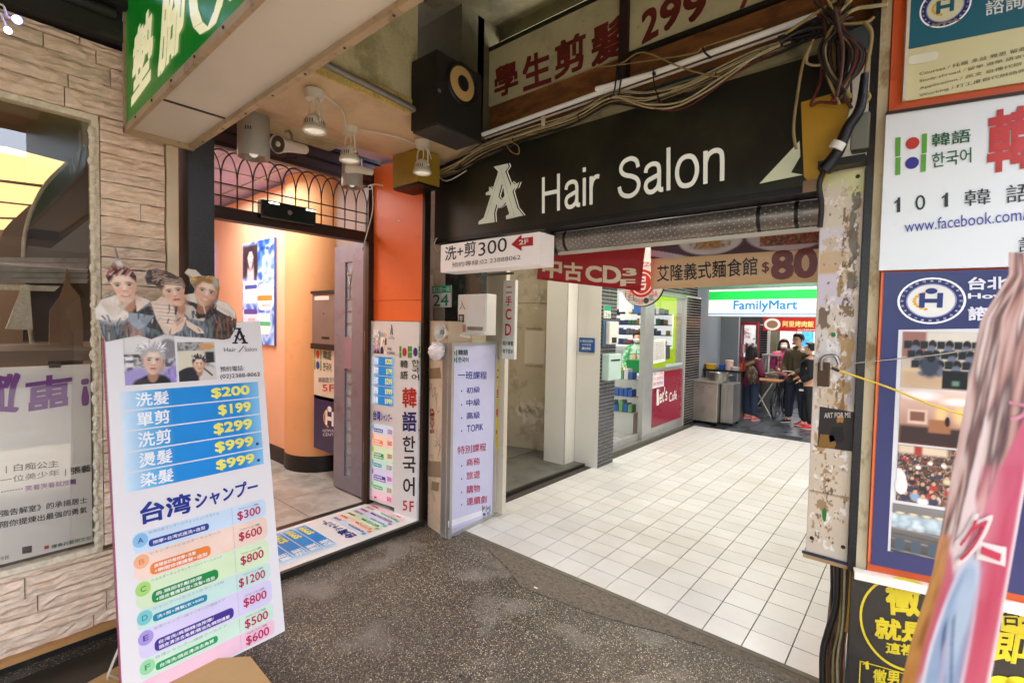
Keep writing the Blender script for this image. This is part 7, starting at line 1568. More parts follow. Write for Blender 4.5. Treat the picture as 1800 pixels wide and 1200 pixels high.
p.pic(0, 0, 1, 1, [('r', 0, .93, 1, 1.1, '#d8d8a0', .03), ('r', .05, .86, .62, .97, '#dccfb6', .02), ('r', .02, .74, .66, .80, '#cfae86', .008), ('r', .0, .80, .7, .86, '#dad0d0', .01), ('r', 0, .66, .8, .74, '#d8ccd2', .01), ('r', .5, .685, 1, .694, '#f0e6da', .004), ('r', 0, .50, .62, .585, '#d8d0c8', .01), ('r', 0, .49, 1, .505, '#b89a78', .004), ('r', 0, .44, .3, .50, '#d4c0a8', .01), ('r', .8, .40, 1, .60, '#b8acaa', .02), ('r', 0, 0, 1, .28, '#d6c2a6', .05), ('r', 0, .16, 1, .165, '#a08868', .003),
    ('t', .02, .20, 1, .98, 3, 22, .62, '#cdb593', .8, 70), ('t', .45, .42, .95, .97, 4, 20, .54, '#a88550', .95, 71), ('t', .5, .35, .95, .97, 7, 50, .60, '#7a5c38', .9, 72), ('t', .0, .585, .5, .66, 5, 16, .40, '#76614a', .95, 73), ('t', .0, .25, 1, .60, 4, 18, .58, '#b48e5c', .9, 74), ('t', .05, .05, 1, .36, 5, 30, .64, '#a07c54', .9, 75), ('t', .7, .70, .98, .96, 4, 24, .40, '#6e6658', .85, 76), ('t', 0, 0, 1, 1, 8, 60, .76, '#4a3828', .9, 77), ('t', 0, 0, 1, 1, 6, 40, .69, '#efe6da', .95, 78), ('t', .35, .30, .8, .48, 5, 16, .44, '#8a6234', .9, 79), ('t', .1, .02, .95, .2, 9, 40, .70, '#5a4636', .9, 80)], '#dccdbc', 50, 420, L=1)
p.norm((0, 0), (1, 0), (0, 1))
p.qpx([C7(88, 158), C7(218, 180), C7(210, 328), C7(80, 310)], '#2f261e', 4); p.qpx([C7(90, 262), C7(140, 268), C7(150, 300), C7(142, 318), C7(82, 308)], '#8a6228', 5); qb(C7, 150, 190, 180, 220, '#b07a34', 5, .4, 10, 3); qb(C7, 120, 225, 185, 300, '#181410', 5, .4, 12, 5)
p.tpx('ART FOR ME', C7(105, 202), C7(205, 200), C7(105, 182), '#c9bfae', 6, bold=.03)
qb(C7, 95, 540, 116, 590, '#2f7a2c', 5, .3, 10, 9); qb(C6, 170, 868, 200, 892, '#2c7a4a', 5, .3, 10, 10)
p.build('stickers', P_paper, ub)
for (x, y) in ((1508, 310), (1427, 945), (1482, 961)): u, v = Fu.px(x, y); MB().lathe((u, 2.745, v), (0, -1, 0), [(0, .010), (.006, .007)], 10).build('bolt', M_brown, ub)
hp = Fu.px(1448, 658); MB().bevbox(Fu.px(1437, 680)[0], Fu.px(1458, 680)[0], 2.725, 2.746, Fu.px(1440, 678)[1], Fu.px(1440, 636)[1], .004).build('hasp', mat('rusted_hasp', '#4f3a28', .6, .4, .2, 20), ub)
MB().tube([Fu.w(*Fu.px(1445, 650), .02), Fu.w(*Fu.px(1448, 628), .025), Fu.w(*Fu.px(1468, 625), .02), Fu.w(*Fu.px(1476, 640), .02)], .008, 6).build('shackle', M_steel, ub)
# dark rail and cream upright
tag(MB().box(ub1 + .004, Fu.px(1537, 300)[0], 2.72, 2.9, zb1 - .02, 4.2).build('dark_rail', M_gran), 'dark vertical rail between utility box and cream upright', 'rail')
M_up = mat('peeled_cream_upright', '#cdbf9a', .75, 0, .1, 4, .4, 30, dirt=[('#8a6c3c', 7, .54, .64, .8), ('#e2d8c0', 5, .58, .66, .8)], stretch=(1, 1, .5))
tag(MB().box(Fu.px(1537.5, 300)[0], Fu.px(1556, 300)[0], 2.715, 2.95, zb1 - .02, 4.25).build('cream_upright', M_up), 'cream peeling upright left of the orange-edged posters', 'upright')
# rough pole and cables under the box
pl = thing('rough_pole', 'rough splintered brown pole under the utility box', 'pole', (-.26, 2.8, 0))
MB().tube([(-.27, 2.84, 0), (-.275, 2.84, .3), (-.262, 2.84, .55), (-.258, 2.84, zb1 - .03)], [.05, .042, .045, .04], 12).build('shaft', mat('splintered_wood', '#8a6f4e', .9, 0, .3, 9, 1.5, 30, stretch=(4, 4, .5), dirt=('#2c2016', 12, .5, .62, .8)), pl)
for k in range(5): x = -.30 + .018 * k; MB().tube([(x, 2.78, zb1 - .03), (x + rc.uniform(-.01, .01), 2.78, .45), (x - .012, 2.78, .25), (x + rc.uniform(-.03, .02), 2.78, 0)], .006, 6).build('cable', CB[(1, 2, 3, 0, 2)[k]], pl)
MB().tube([at(1472, 985, 'y', 2.76), at(1470, 1060, 'y', 2.76), at(1455, 1110, 'y', 2.76), at(1446, 1150, 'y', 2.76), at(1446, 1215, 'y', 2.76)], .014, 8).build('black_hose', CB[1], pl)
MB().tube([(-.215, 2.76, zb1 - .02), (-.22, 2.76, .5), (-.225, 2.76, .42)], .009, 6).build('yellow_pipe', mat('yellow_pipe', '#b88a2c', .5), pl); MB().tube([(-.215, 2.76, .42), (-.22, 2.76, .0)], .007, 6, 0).build('teal_pipe', mat('teal_pipe', '#1d6a78', .5), pl)

# ============================================================ RIGHT: POSTERS ON THE SLANTED WALL
FWr = Fr((-.155, 2.703, 0), (math.cos(R(12)), math.sin(R(12)), 0), (0, 0, 1))
rw = struct(MB().fbox(FWr, 0, 1.6, 0, 4.25, -.12, 0).build('slanted_wall', mat('orange_wall_edge', '#d4571c', .55, 0, .08, 3, .1, 20, dirt=('#7a2c10', 6, .55, .7, .5))))
def fwr(x, y): return FWr.px(x, y)
def panel(x0, yt, yb, u1, d, name, label, cat, base, x0b=None):
    a = fwr(x0, yt); b = fwr(x0 if x0b is None else x0b, yb); t = thing(name, label, cat, tuple(FWr.w(a[0], b[1]))); MB().fbox(FWr, a[0], u1, b[1], a[1], .001, d).build('panel', base, t); return t, a, b
# top teal and cream poster
def C8(x, y): return (1540 + x / 2.5, y / 2.5)
t, a, b = panel(1600, -30, 178, 1.3, .012, 'teal_cream_poster', 'teal and cream language centre poster at the top right', 'poster', mat('cream_poster', '#cfc692', .5, 0, .04, 3))
p = Print(Fr(FWr.w(0, 0, .012), FWr.U, FWr.V))
a0 = fwr(*C8(190, 215)); z1_ = a0[1]; p.norm((0, 0), (1, 0), (0, 1)); p.rect(a[0], z1_, 1.3, a[1], '#1d5f6c', 2)
c_ = fwr(*C8(298, 50)); hlogo(p, c_[0], c_[1] + .01, fwr(*C8(298, -60))[1] - c_[1] - .02, 3, 1.0, hcol='#1d5f6c', face='#d8d4a8'); p.rect(c_[0] - .05, c_[1] - .06, c_[0] + .05, c_[1] - .054, '#8a7a5a', 8)
p.tpx('諮詢', C8(480, 75), C8(650, 38), C8(480, 8), '#e4e6dc', 4, bold=.01)
for i, (s_, x1) in enumerate((('Courses / 托福 多益 雅思 留遊學', 700), ('Study abroad / 留學 遊學 語言學校', 720), ('Application / 英文 自傳代辦', 640), ('Working / 打工度假代辦諮詢', 660))):
    y = 335 + i * 32; p.tpx(s_, C8(190, y), C8(x1, y - (x1 - 190) * .24), C8(190, y - 17), '#4c4a38', 4)
p.pill(a[0] + .005, fwr(*C8(190, 285))[1], fwr(*C8(268, 285))[0], fwr(*C8(190, 245))[1], '#e2dcc0', 3, .4); p.build('print', P_paper, t)
MB().fbox(FWr, fwr(1598, 100)[0] - .02, a[0], b[1], a[1], .001, .03).build('curled_edge', M_cream, t)
# white 101 sign
t, a, b = panel(1556, 206, 476, 1.3, .022, 'korean_school_sign', 'white signboard with red and blue Korean school logo, 101', 'sign', mat('sign_white_board', '#dde0dc', .4, 0, .03, 2, dirt=('#8f9a8c', 3, .62, .8, .3)), x0b=1548)
p = Print(Fr(FWr.w(0, 0, .0225), FWr.U, FWr.V))
for x0, y0, y1 in ((84, 606, 690), (84, 694, 772), (200, 590, 676), (196, 680, 758)): p.qpx([C8(x0, y1), C8(x0 + 22, y1 - 4), C8(x0 + 24, y0 - 3), C8(x0 + 1, y0)], '#5fa038', 3)
for x, y, c in ((154, 638, '#bc3a30'), (152, 724, '#3a3488')): u, v = fwr(*C8(x, y)); p.ell(u, v, fwr(*C8(x + 30, y))[0] - u, fwr(*C8(x, y - 26))[1] - v, c, 3)
p.tpx('韓語', C8(244, 648), C8(415, 625), C8(244, 590), '#1f5c34', 4, bold=.015); p.tpx('한국어', C8(246, 740), C8(418, 715), C8(246, 675), '#1f5c34', 4, bold=.01)
p.tpx('韓', C8(486, 765), C8(700, 735), C8(492, 492), '#c23226', 4, bold=.05)
for s_, x0, x1, yb_, yt_ in (('1', 80, 106, 935, 870), ('0', 172, 216, 925, 860), ('1', 288, 316, 912, 850), ('韓', 388, 502, 908, 838), ('語', 570, 690, 895, 815)): p.tpx(s_, C8(x0, yb_), C8(x1, yb_ - (x1 - x0) * .1), C8(x0, yt_), '#26282a', 4)
p.tpx('www.facebook.com/101korean', C8(125, 1022), C8(980, 935), C8(125, 972), '#3a3c9a', 4); p.tpx('語', C8(625, 1110), C8(730, 1100), C8(625, 1045), '#26282a', 4)
p.build('lettering', P_vinyl, t); mb = MB(); mb.fbox(FWr, a[0], 1.3, a[1], a[1] + .012, .001, .03); mb.build('top_rail', M_brown, t)
# navy poster with four photographs
def C9(x, y): return (1540 + x / 2.222, 440 + y / 2.222)
t, a, b = panel(1553, 480, 988, 1.3, .02, 'navy_centre_poster', 'navy centre poster with four stacked photographs', 'poster', mat('navy_vinyl', '#22295e', .35, 0, .08, 2, .15, 6), x0b=1532)
p = Print(Fr(FWr.w(0, 0, .0206), FWr.U, FWr.V))
c_ = fwr(*C9(208, 198)); hlogo(p, c_[0], c_[1], fwr(*C9(208, 108))[1] - c_[1], 3, 1.15, hcol='#22306e', face='#e9e6da')
p.tpx('台北市', C9(358, 155), C9(598, 150), C9(358, 105), '#e9e8ee', 4, bold=.03); p.tpx('Howard English', C9(358, 195), C9(900, 192), C9(358, 168), '#e9e8ee', 4, bold=.03); p.tpx('諮詢專線', C9(358, 275), C9(700, 270), C9(358, 220), '#e9e8ee', 4, bold=.03)
p.qpx([C9(45, 1172), C9(420, 1225), C9(440, 305), C9(88, 310)], '#dcdad8', 1)
def ppic(x0, yt, yb, ops, base, xs=None):
    bl = fwr(*C9(x0, yb)); tl = fwr(*C9(x0 + (yb - yt) * .045, yt)); p.norm(bl, (fwr(*C9(x0 + 330, yb))[0], bl[1]), tl); p.pic(0, 0, 1, 1, ops, base, 90, 54, L=3); p.norm((0, 0), (1, 0), (0, 1))
crowd = [('n', 0, .0, 1, 1, 20, 14, ['#5a4638', '#1f1c1e', '#b89a84', '#2a2628', '#8a4a3a'], .9, 21)]
rg = random.Random(4)
for k in range(42):
    x, y = rg.random(), .12 + .7 * rg.random(); s_ = .05 * (1.25 - y); crowd += [('e', x, y - s_ * 1.6, s_ * 1.2, s_ * 1.3, rg.choice(['#e8e4e0', '#2a2a30', '#b03a3a', '#8aa8c0', '#d8c8a0', '#3a3c50']), .2), ('e', x, y + s_ * .35, s_ * .75, s_ * .95, '#191516', .15), ('e', x, y, s_ * .55, s_ * .75, '#d8a888', .2)]
crowd += [('r', 0, .86, .6, 1, '#e0c8a8', .05), ('r', .2, .84, .3, 1, '#a83a32', .03), ('e', .0, .38, .12, .2, '#ece6e2', .05)]
office = [('r', 0, .55, .3, 1, '#9a6a5c', .03), ('r', .3, .5, 1, 1, '#dcd2be', .05), ('r', 0, 0, 1, .30, '#c8a884', .1)]
for k in range(14): x, y = .02 + .2 * (k % 5) + .05 * (k // 5), .78 - .17 * (k // 5); office += [('r', x, y - .08, x + .1, y + .06, '#1d2024', .02), ('e', x + .15, y, .05, .08, '#241c1a', .1), ('e', x + .14, y - .12, .06, .10, '#6a7280', .2)]
office += [('r', .5, .02, .80, .34, '#15181c', .02), ('r', .62, .08, .70, .16, '#6a8a70', .03), ('r', 0, .30, .45, .36, '#d8b88c', .03), ('e', .35, .4, .12, .2, '#3a4250', .2), ('e', .36, .55, .05, .08, '#201a18', .1)]
lobby = [('g', '#9c5a34', '#e8c8b4'), ('r', 0, 0, 1, .34, '#3c2a28', .06), ('e', .25, .9, .2, .08, '#fdf2ea', .5), ('e', .72, .82, .2, .06, '#fff4e8', .5), ('r', .1, .38, .34, .64, '#e8c8b0', .02), ('r', .13, .43, .31, .6, '#8a5a48', .02), ('e', .5, .58, .06, .14, '#fbd08a', .6), ('e', .72, .58, .06, .14, '#fbd08a', .6), ('r', .36, .24, .62, .48, '#a8704c', .03), ('e', .58, .46, .03, .09, '#2a2020', .1)]
desks = [('g', '#3c3a3c', '#8c8a84'), ('r', 0, .55, 1, .78, '#b8c8cc', .08), ('n', 0, .5, 1, .8, 6, 6, ['#e8eef0', '#8aa0a8', '#c8d8dc'], .6, 31), ('r', 0, .8, 1, 1, '#7c7a76', .05)] + [('e', .1 + .16 * k, .82, .05, .02, '#f0d8a0', .5) for k in range(5)] + [('l', 0, .50 - .11 * k, 1, .42 - .11 * k, .018, ('#8a8680', '#5a4c40')[k % 2]) for k in range(5)] + [('r', .05 + .2 * k, .05, .17 + .2 * k, .3, '#4a5a66', .03) for k in range(5)]
ppic(90, 316, 532, office, '#c9b8a4'); ppic(82, 538, 745, lobby, '#b07a50'); ppic(72, 752, 968, crowd, '#7a5a4a'); ppic(52, 978, 1165, desks, '#8a8a88')
p.ell(*fwr(*C9(93, 910)), .022, .04, '#e9e2de', 6); p.build('print', P_vinyl, t)
mb = MB(); mb.fbox(FWr, b[0] - .016, a[0], b[1] + .01, a[1], .001, .016); mb.build('orange_edge', M_orb, t)
tag(MB().fbox(FWr, fwr(1500, 990)[0], 1.3, fwr(1500, 1004)[1] - .012, fwr(1500, 992)[1] - .01, .0, .05).build('ledge_rail', M_plast), 'pale ledge rail between the navy and black posters', 'rail')
# black poster with yellow writing
def C0(x, y): return (1480 + x / 4, 900 + y / 4)
t, a, b = panel(1496, 1000, 1290, 1.3, .03, 'black_yellow_poster', 'black plastic poster with bold yellow recruiting characters', 'poster', mat('black_vinyl', '#151414', .3, 0, .2, 3, .4, 8), x0b=1480)
p = Print(Fr(FWr.w(0, 0, .031), FWr.U, FWr.V)); YE = '#cdb820'
c_ = fwr(*C0(430, 760)); rr_ = fwr(*C0(115, 700))[0]; ru = abs(c_[0] - rr_); rv = fwr(*C0(430, 435))[1] - c_[1]
p.ring(c_[0], c_[1], ru, rv, .055, YE, 3, 48)
p.tpx('徵', C0(312, 715), C0(560, 735), C0(300, 490), YE, 4, bold=.07); p.tpx('就是', C0(228, 880), C0(610, 930), C0(232, 730), YE, 4, bold=.06); p.tpx('這裡', C0(305, 985), C0(520, 1010), C0(308, 905), YE, 4, bold=.04)
a1 = fwr(*C0(118, 1010)); p.rect(a1[0], .1, a1[0] + .004, a1[1], YE, 3); p.rect(a1[0], a1[1] - .004, 1.2, a1[1], YE, 3); p.tpx('1', C0(150, 1100), C0(190, 1098), C0(145, 1045), YE, 4, bold=.05); p.tpx('徵男', C0(215, 1200), C0(400, 1215), C0(220, 1095), YE, 4, bold=.03)
a1 = fwr(*C0(1095, 800)); a2 = fwr(*C0(1140, 650)); p.rect(a1[0], a1[1], 1.2, a2[1], YE, 3); p.tpx('台北', C0(1130, 790), C0(1400, 810), C0(1130, 665), '#15130f', 5, bold=.02)
p.tpx('即', C0(1045, 1040), C0(1290, 1070), C0(1080, 835), YE, 4, bold=.04); p.ell(*fwr(*C0(1115, 1175)), .045, .035, YE, 4); p.ell(*fwr(*C0(1230, 1180)), .045, .035, YE, 4)
p.build('print', P_vinyl, t)
rw_ = thing('stretched_rope', 'yellow cord stretched from the utility box across the posters', 'rope', tuple(at(1470, 650, 'y', 2.7)))
FZ = Fr(FWr.w(0, 0, .06), FWr.U, FWr.V)
def fz_(x, y): return FZ.w(*FZ.px(x, y))
MB().tube([fz_(1468, 649), fz_(1560, 680), fz_(1640, 712), fz_(1760, 748), fz_(1830, 765)], .005, 6).build('cord', mat('yellow_cord', '#d0b02a', .5), rw_); MB().tube([fz_(1462, 646), fz_(1475, 652)], .008, 6, 0).build('black_tip', M_black, rw_)
tag(MB().tube([fz_(1480, 640), fz_(1560, 632), fz_(1640, 624), fz_(1720, 612), fz_(1830, 595)], .003, 5).build('grey_wire', M_steel), 'thin grey wire crossing the navy poster above the yellow cord', 'wire')

# ============================================================ LEFT FOREGROUND: THE STANDING PRICE POSTER
pt = thing('price_poster_stand', 'tall white standee with three printed heads and blue price rows', 'poster stand', (-2.795, .9, .03))
BL_ = np.array((-2.769, .519, .012)); BR_ = np.array((-2.825, 1.276, .006)); TL_ = np.array((-3.061, .512, 1.779))
FP = Fr(BL_, BR_ - BL_, TL_ - BL_); PW = np.linalg.norm(BR_ - BL_); PH = float((TL_ - BL_) @ FP.V)
mb = MB()
out = [(-.006, .004), (PW + .012, -.008), (PW + .004, PH * .3), (PW, PH * .6), (PW, PH * 1.036), (PW * .5, PH * 1.02), (0, PH * .985)]
mb.prism([FP.w(u, v, -.006) for u, v in out], FP.N * .0055); mb.build('board', mat('foam_board', '#e6e2e0', .4, 0, .015, 2), pt)
MB().prism([FP.w(u, v, -.009) for u, v in ((-.012, 0), (-.006, 0), (-.004, PH * .98), (-.010, PH * .98))], FP.N * .008).build('magenta_edge', mat('magenta_edge', '#9a4a68', .5), pt)
p = Print(FP); p.norm((0, 0), (PW, 0), (0, PH)); price_poster(p); p.build('print', P_paper, pt)
# three heads cut out along the top, printed on card
q0 = FP.px(165, 605); q1 = FP.px(418, 605); qt = FP.px(205, 432)
U0, U1, V0, V1 = q0[0], FP.px(416, 560)[0], FP.px(230, 604)[1], qt[1]
def CH(x, y):                                                       # crop (160,430 scale 6.665) to 0..1
    u, v = FP.px(160 + x / 6.665, 430 + y / 6.665); return ((u - U0) / (U1 - U0), (v - V0) / (V1 - V0))
outl = [CH(*q) for q in ((165, 1140), (120, 1040), (85, 890), (45, 880), (40, 760), (110, 650), (210, 590), (300, 590), (235, 470), (205, 455), (165, 370), (200, 300), (250, 215), (290, 170), (262, 20), (280, 25), (335, 190), (390, 260), (470, 300), (525, 375), (530, 500), (500, 590), (620, 610), (690, 665), (760, 660), (830, 590), (800, 520), (740, 470), (650, 470), (620, 380), (660, 300), (760, 280), (920, 330), (1060, 400), (1100, 480), (1080, 590), (1200, 570), (1215, 520), (1160, 440), (1150, 380), (1090, 330), (1130, 285), (1220, 300), (1290, 370), (1420, 370), (1490, 410), (1500, 520), (1480, 650), (1580, 680), (1680, 780), (1700, 880), (1690, 980), (1620, 1100), (1540, 1115), (1300, 1090), (1060, 1075), (850, 1050), (700, 1110), (550, 1060))]
asp = (V1 - V0) / (U1 - U0)
def hd(x, y, s, **k): cx, cy = CH(x, y); return face(cx, cy, s / 1100.0 * 1.02, asp=asp, **k)
def ce(x, y, rx, ry, c, so, rt=0): cx, cy = CH(x, y); return ('e', cx, cy, rx / 1640.0, ry / 1130.0, c, so, rt)
def cp(pts, c): return ('p', [CH(*q) for q in pts], c)
SK = '#f0c8aa'
ops = [('n', 0, 0, 1, .34, 22, 3, ['#3f4a52', '#8a94a0', '#2c3238', '#5c7074', '#6a5a50'], 1, 41), ('n', .80, 0, 1, .45, 26, 2, ['#3a2418', '#8a5a38', '#1c1614', '#5a3a28'], .95, 45), ('n', .19, 0, .29, .26, 14, 8, ['#8a6a5c', '#b8968a', '#6a4a40'], .9, 46),
       cp(((45, 880), (40, 760), (110, 650), (300, 590), (440, 700), (430, 850), (380, 890)), '#efe2d2'), ce(240, 790, 150, 110, '#f6eee6', .5), cp(((440, 700), (520, 640), (540, 800), (430, 800)), '#2c3036'), cp(((430, 800), (700, 820), (620, 960), (540, 1000), (430, 900)), '#9aa8b2'),
       cp(((500, 590), (700, 660), (530, 790)), '#ecd6c4'), cp(((540, 790), (700, 700), (850, 1030), (640, 960), (720, 860)), '#2a2e32'), cp(((540, 830), (740, 830), (620, 970)), '#8896a0'),
       cp(((690, 670), (840, 600), (1050, 660), (1080, 850), (900, 1060), (850, 1040), (760, 880)), '#e6cdb8'), *[ce(900 + 10 * k, 720 + 42 * k, 170 - 14 * k, 9, '#cdb09c', .5, -6) for k in range(6)], *[ce(900 + 10 * k, 738 + 42 * k, 165 - 14 * k, 12, '#f4e2d2', .5, -6) for k in range(6)],
       cp(((1080, 620), (1240, 700), (1290, 680), (1440, 740), (1460, 800), (1360, 880), (1180, 800)), '#1c1a1c'), cp(((1080, 600), (1210, 570), (1240, 690), (1120, 660)), '#e8dccb'), cp(((1430, 740), (1480, 650), (1580, 680), (1680, 780), (1690, 870), (1560, 820)), '#eee4d6'),
       cp(((1080, 700), (1180, 720), (1330, 870), (1300, 900), (1150, 870), (1080, 800)), '#cfc2b4'), cp(((1170, 780), (1220, 770), (1330, 860), (1240, 870)), '#1c1a1c'),
       cp(((880, 1060), (900, 980), (1060, 830), (1110, 860), (1060, 1000), (940, 1060)), '#f0d0b6'), cp(((1100, 880), (1280, 980), (1320, 1040), (1240, 1040), (1120, 960)), '#f2d6be'), cp(((960, 900), (1020, 780), (1080, 800), (1080, 900), (1000, 960)), '#dcae92'),
       ce(240, 350, 90, 60, '#5c3a34', .15, 30), ce(400, 310, 90, 60, '#6a3a36', .15, -30), ce(330, 240, 55, 60, '#d8ccc4', .4), cp(((262, 20), (282, 28), (340, 200), (315, 215)), '#8a7670')] + \
      hd(375, 490, 195, hair='#4a2c2a', skin=SK, tilt=8, lip='#c83a48', shade='#c08a6c') + strands(*CH(350, 345), .11, .075, 0, 180, .045, ['#b8685c', '#d8a090', '#3a1c1c', '#7a3a34', '#2a1616'], 90, 31, 1.0, .005) + [('l', *CH(180 + 36 * k, 370 - 14 * (k % 3)), *CH(230 + 34 * k, 300 + 18 * (k % 2)), .008, ('#b8685c', '#d8c0b4', '#3a2220')[k % 3]) for k in range(9)] + [ce(335, 225, 40, 40, '#e0d6d0', .5)] + \
      [ce(690, 330, 55, 50, '#5c4a40', .3), ce(680, 420, 60, 45, '#4a3a34', .3), ce(800, 460, 70, 60, '#2c2a28', .2), ce(900, 380, 150, 80, '#6a5246', .15, -20), ce(780, 330, 60, 45, '#8a7468', .4)] + hd(965, 555, 180, hair='#5c463c', skin='#eec0a0', tilt=14, lip='#b8424a', shade='#b88266', smile=False) + \
      [('l', *CH(790 + 4 * k, 385 + 14 * k), *CH(1050 + 6 * k, 430 + 10 * k), .006, ('#c8b09c', '#4a362c')[k % 2]) for k in range(7)] + [ce(700 + 22 * (k % 4), 320 + 34 * (k // 3), 16, 12, ('#3a2e28', '#a08876')[k % 2], .4) for k in range(12)] + \
      [cp(((1090, 330), (1130, 285), (1220, 300), (1290, 370), (1180, 390)), '#dccfbc')] + hd(1345, 560, 190, hair='#a07848', skin='#e2b494', tilt=-14, lip='#c86a5c', shade='#a06a4c') + strands(*CH(1330, 420), .09, .05, 10, 200, .05, ['#c89a58', '#a87838', '#e0bc80', '#7a5a34'], 70, 33, 1.0, .005, .4) + [ce(1455, 450, 40, 60, '#b8b0a4', .5), cp(((1090, 330), (1130, 285), (1220, 300), (1290, 370), (1180, 385)), '#d9cbb8')]
cut = MB().prism([FP.w(U0 + (U1 - U0) * u, V0 + (V1 - V0) * v, .003) for u, v in outl], FP.N * .005).build('heads_cutout', mat('cut_card', '#cfc4b6', .6), pt)
p = Print(Fr(FP.w(0, 0, .0085), FP.U, FP.V)); p.norm((U0, V0), (U1, V0), (U0, V1)); rf_ = random.Random(77)
for k in range(60):
    x, y = rf_.uniform(60, 1660), rf_.uniform(700, 1080); ops.append(('l', *CH(x, y), *CH(x + rf_.uniform(-40, 40), y + rf_.uniform(30, 110)), rf_.uniform(.003, .007), rf_.choice(['#2c3238', '#a8b4be', '#e0d4c8', '#5c4a40', '#1c1a1c', '#6a7a84'])))
for k in range(7): ops.append(ce(150 + 40 * k, 720 + 14 * (k % 3), 16, 70, '#dccbb8', .9, 20 - 8 * k))
for k in range(5): ops.append(ce(1500 + 36 * k, 740 + 20 * k, 12, 44, '#d8c8b8', .9, 35))
ops += strands(*CH(930, 420), .10, .07, 20, 200, .05, ['#8a7468', '#5a463c', '#b89c88', '#3a2c26'], 80, 35, 1.0, .005, 1.2) + [('n', 0, 0, 1, .58, 40, 26, ['#2a1c18', '#a08878', '#fff0e4'], .06, 91)]
p.pic(0, 0, 1, 1, ops, '#7c848c', 250, 175, L=0.5, clip=outl); p.build('heads_print', P_paper, cut)
# rear legs
for a_, b_ in (((205, 1140), (198, 1180)), ((218, 1130), (222, 1200))): pass
MB().tube([FP.w(-.0, .30, -.01), FP.w(-.04, .17, -.06), (-3.02, .50, .05)], .006, 6, 1).build('rear_leg', M_cream, pt); MB().tube([FP.w(-.04, .17, -.06), (-2.93, .56, .05)], .006, 6, 1).build('rear_leg', M_cream, pt); MB().tube([FP.w(PW * .5, .9, -.01), (-3.2, .9, .03)], .008, 6, 1).build('rear_leg', M_cream, pt)
pk_ = [at(x, y, 'z', .04) for x, y in ((150, 1200), (215, 1165), (440, 1152), (490, 1215), (430, 1330), (60, 1330))]
tag(MB().prism([(v[0], v[1], .003) for v in pk_], (0, 0, .035)).build('plywood_board', mat('pale_plywood', '#c39a64', .55, 0, .1, 3, .1, 20, stretch=(1, .15, 1), dirt=('#8f6a3c', 3, .55, .7, .4))), 'pale plywood board lying on the floor beneath the standee', 'board')
M_dtile = mat('dark_strip_stone', '#3a342c', .35, 0, .15, 4, .1, 40)  # even darker tone for a strip of floor along the wall
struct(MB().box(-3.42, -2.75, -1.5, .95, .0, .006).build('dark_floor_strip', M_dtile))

# ============================================================ RIGHT FOREGROUND: CURLED PLASTIC BANNER, CLOSE TO THE LENS
d0 = ray(1700, 850); d0 = d0 / np.linalg.norm(d0); c0 = EYE + d0 * .95
NB = np.array((-d0[0], -d0[1], 0)); NB /= np.linalg.norm(NB); UB = np.array((-NB[1], NB[0], 0)); FNb = Fr(c0, UB, (0, 0, 1))
if FNb.N @ NB < 0: FNb = Fr(c0, -UB, (0, 0, 1))
nbn = thing('curled_pink_banner', 'curled pink plastic banner leaning close on the right', 'banner', tuple(FNb.w(0, -.5)))
def left(y): return np.interp(y, [480, 560, 640, 800, 1000, 1120, 1300], [1775, 1725, 1708, 1680, 1640, 1603, 1560])
def right(y): return np.interp(y, [480, 600, 900, 1200, 1300], [1860, 1855, 1795, 1738, 1720])
p = Print(FNb); bn = lambda u, v: -.55 * (u + .02) ** 2 * 3 - .02 * math.sin(v * 6)
p.O = np.zeros(2)
NXB, NYB = 60, 110; ys = np.linspace(440, 1300, NYB + 1)
ops = [('n', 0, 0, 1, 1, 3, 5, ['#c95a70', '#b83a56', '#d88a94'], .45, 61), ('r', -.1, 0, .16, .40, '#b5793a', .1), ('n', 0, .0, .14, .45, 8, 14, ['#8a5226', '#c9924e', '#b5793a'], .7, 62), ('n', 0, .42, 1, 1, 9, 5, ['#6a483c', '#d8bcae', '#b88a78', '#3a2822', '#e0c8ba'], .92, 63), ('p', [(.36, .40), (.50, .46), (.60, .54), (.74, .62), (1.05, .76), (1.05, .3), (.36, .3)], '#c95a70'), ('n', .36, .3, 1, .56, 3, 5, ['#c95a70', '#b83a56', '#d88a94'], .5, 65), ('p', [(.5, .9), (1.05, .86), (1.05, 1), (.4, 1)], '#dfe0e4'),
       ('p', [(.16, .4), (.28, .6), (.32, .72), (.36, .5), (.42, .46), (.36, .40), (.32, .33)], '#e6ccc4'), ('l', .2, .42, .30, .80, .018, '#4f3832'), ('l', .12, .6, .26, .9, .02, '#5a4238'), ('e', .46, .16, .24, .235, '#e0d8de', .05), ('e', .46, .155, .20, .215, '#8fa2bc', .06), ('e', .50, .27, .12, .10, '#b7c4d0', .3), ('n', .28, .0, .66, .36, 8, 12, ['#7c90ac', '#a8b8cc', '#92a4be'], .35, 64), ('l', .34, .24, .60, .0, .02, '#4a5878'), ('l', .42, .26, .7, .0, .012, '#4a5878'), ('l', .40, .20, .55, .0, .025, '#b8a8bc'), ('r', .96, 0, 1.1, 1, '#e8d8d4', .03), ('e', .8, .28, .12, .16, '#bf3f58', .9), ('r', .18, 0, .26, .13, '#c8d6d0', .05)]
A = paint(ops, '#cf6a7c', NXB, NYB); V_ = []
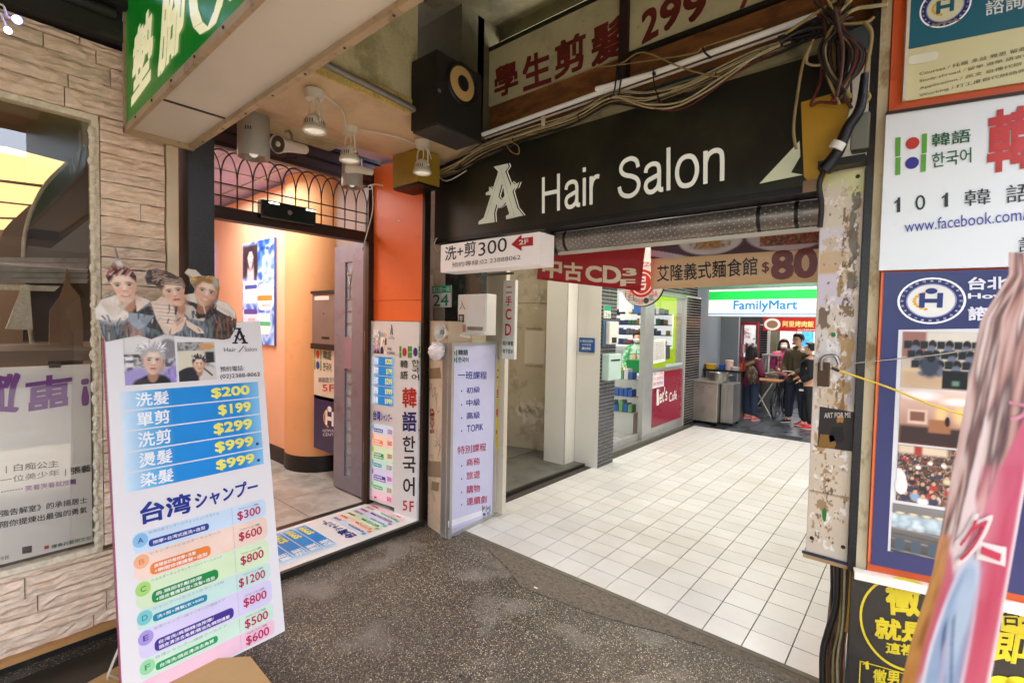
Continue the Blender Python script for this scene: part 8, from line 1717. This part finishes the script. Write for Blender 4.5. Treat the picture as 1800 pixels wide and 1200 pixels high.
for j in range(NYB + 1):
    y = 1300 - (1300 - 440) * j / NYB
    for i in range(NXB + 1): V_.append(FNb.px(left(y) + (right(y) - left(y)) * i / NXB, y))
F_ = [(j * (NXB + 1) + i, j * (NXB + 1) + i + 1, (j + 1) * (NXB + 1) + i + 1, (j + 1) * (NXB + 1) + i) for j in range(NYB) for i in range(NXB)]
p.raw(V_, F_, A.reshape(-1, 3), 1); 
for t_, bl, br, tl in (('ク', C0(800, 330), C0(985, 250), C0(850, 80)), ('ー', C0(975, 270), C0(1110, 330), C0(985, 215))):
    e = 9
    p.tpx(t_, (bl[0] - e, bl[1] + e), (br[0] + e, br[1] + e), (tl[0] - e, tl[1] - e), '#f0dcd4', 4, bold=.042); p.tpx(t_, bl, br, tl, '#c8384e', 9, bold=.02)
for t_, bl, br, tl in (('プ', (1770, 740), (1815, 750), (1775, 700)),): p.tpx(t_, bl, br, tl, '#d88a98', 3, bold=.03)
p.build('front_print', print_mat('soft_plastic_print', .25, 0, .05), nbn, bend=bn)
q = Print(FNb); q.raw(V_, F_, '#d8c8c0', 0); q.build('back_sheet', P_vinyl, nbn, bend=lambda u, v: bn(u, v) - .004)

# interior lamps: salon, alley, shop, plus added fills for far street and window display (all under their own ceilings)
area('salon_lamp', (-6.2, 1.9, 3.45), 2.2, 10, (1, .97, .95), sy=1.2)
area('salon_lamp_near', (-5.2, 1.7, 3.5), .5, 2, (1, .95, .9), sy=1.2)
area('alley_lamp', (-1.9, 5.0, 3.38), .3, 11, (1, .98, .95), sy=2.6)
area('alley_lamp_far', (-1.9, 8.0, 3.38), .3, 9, (1, .98, .95), sy=1.6)
area('shop_lamp', (-5.2, 7.6, 3.15), 1.5, 9, (1, 1, .98), sy=2.5)
area('far_street_fill', (-1.8, 11.6, 3.35), 1.2, 14, (1, .98, .96), sy=1.8)  # added fill brightening the far street and its people
area('lobby_lamp', (-4.1, 4.3, 3.25), .3, 1.5, (1, .95, .88))
area('display_fill', (-5.4, -.6, 3.25), 1.0, 12, (1, .88, .72))  # added fill for the stand-in shapes behind the window
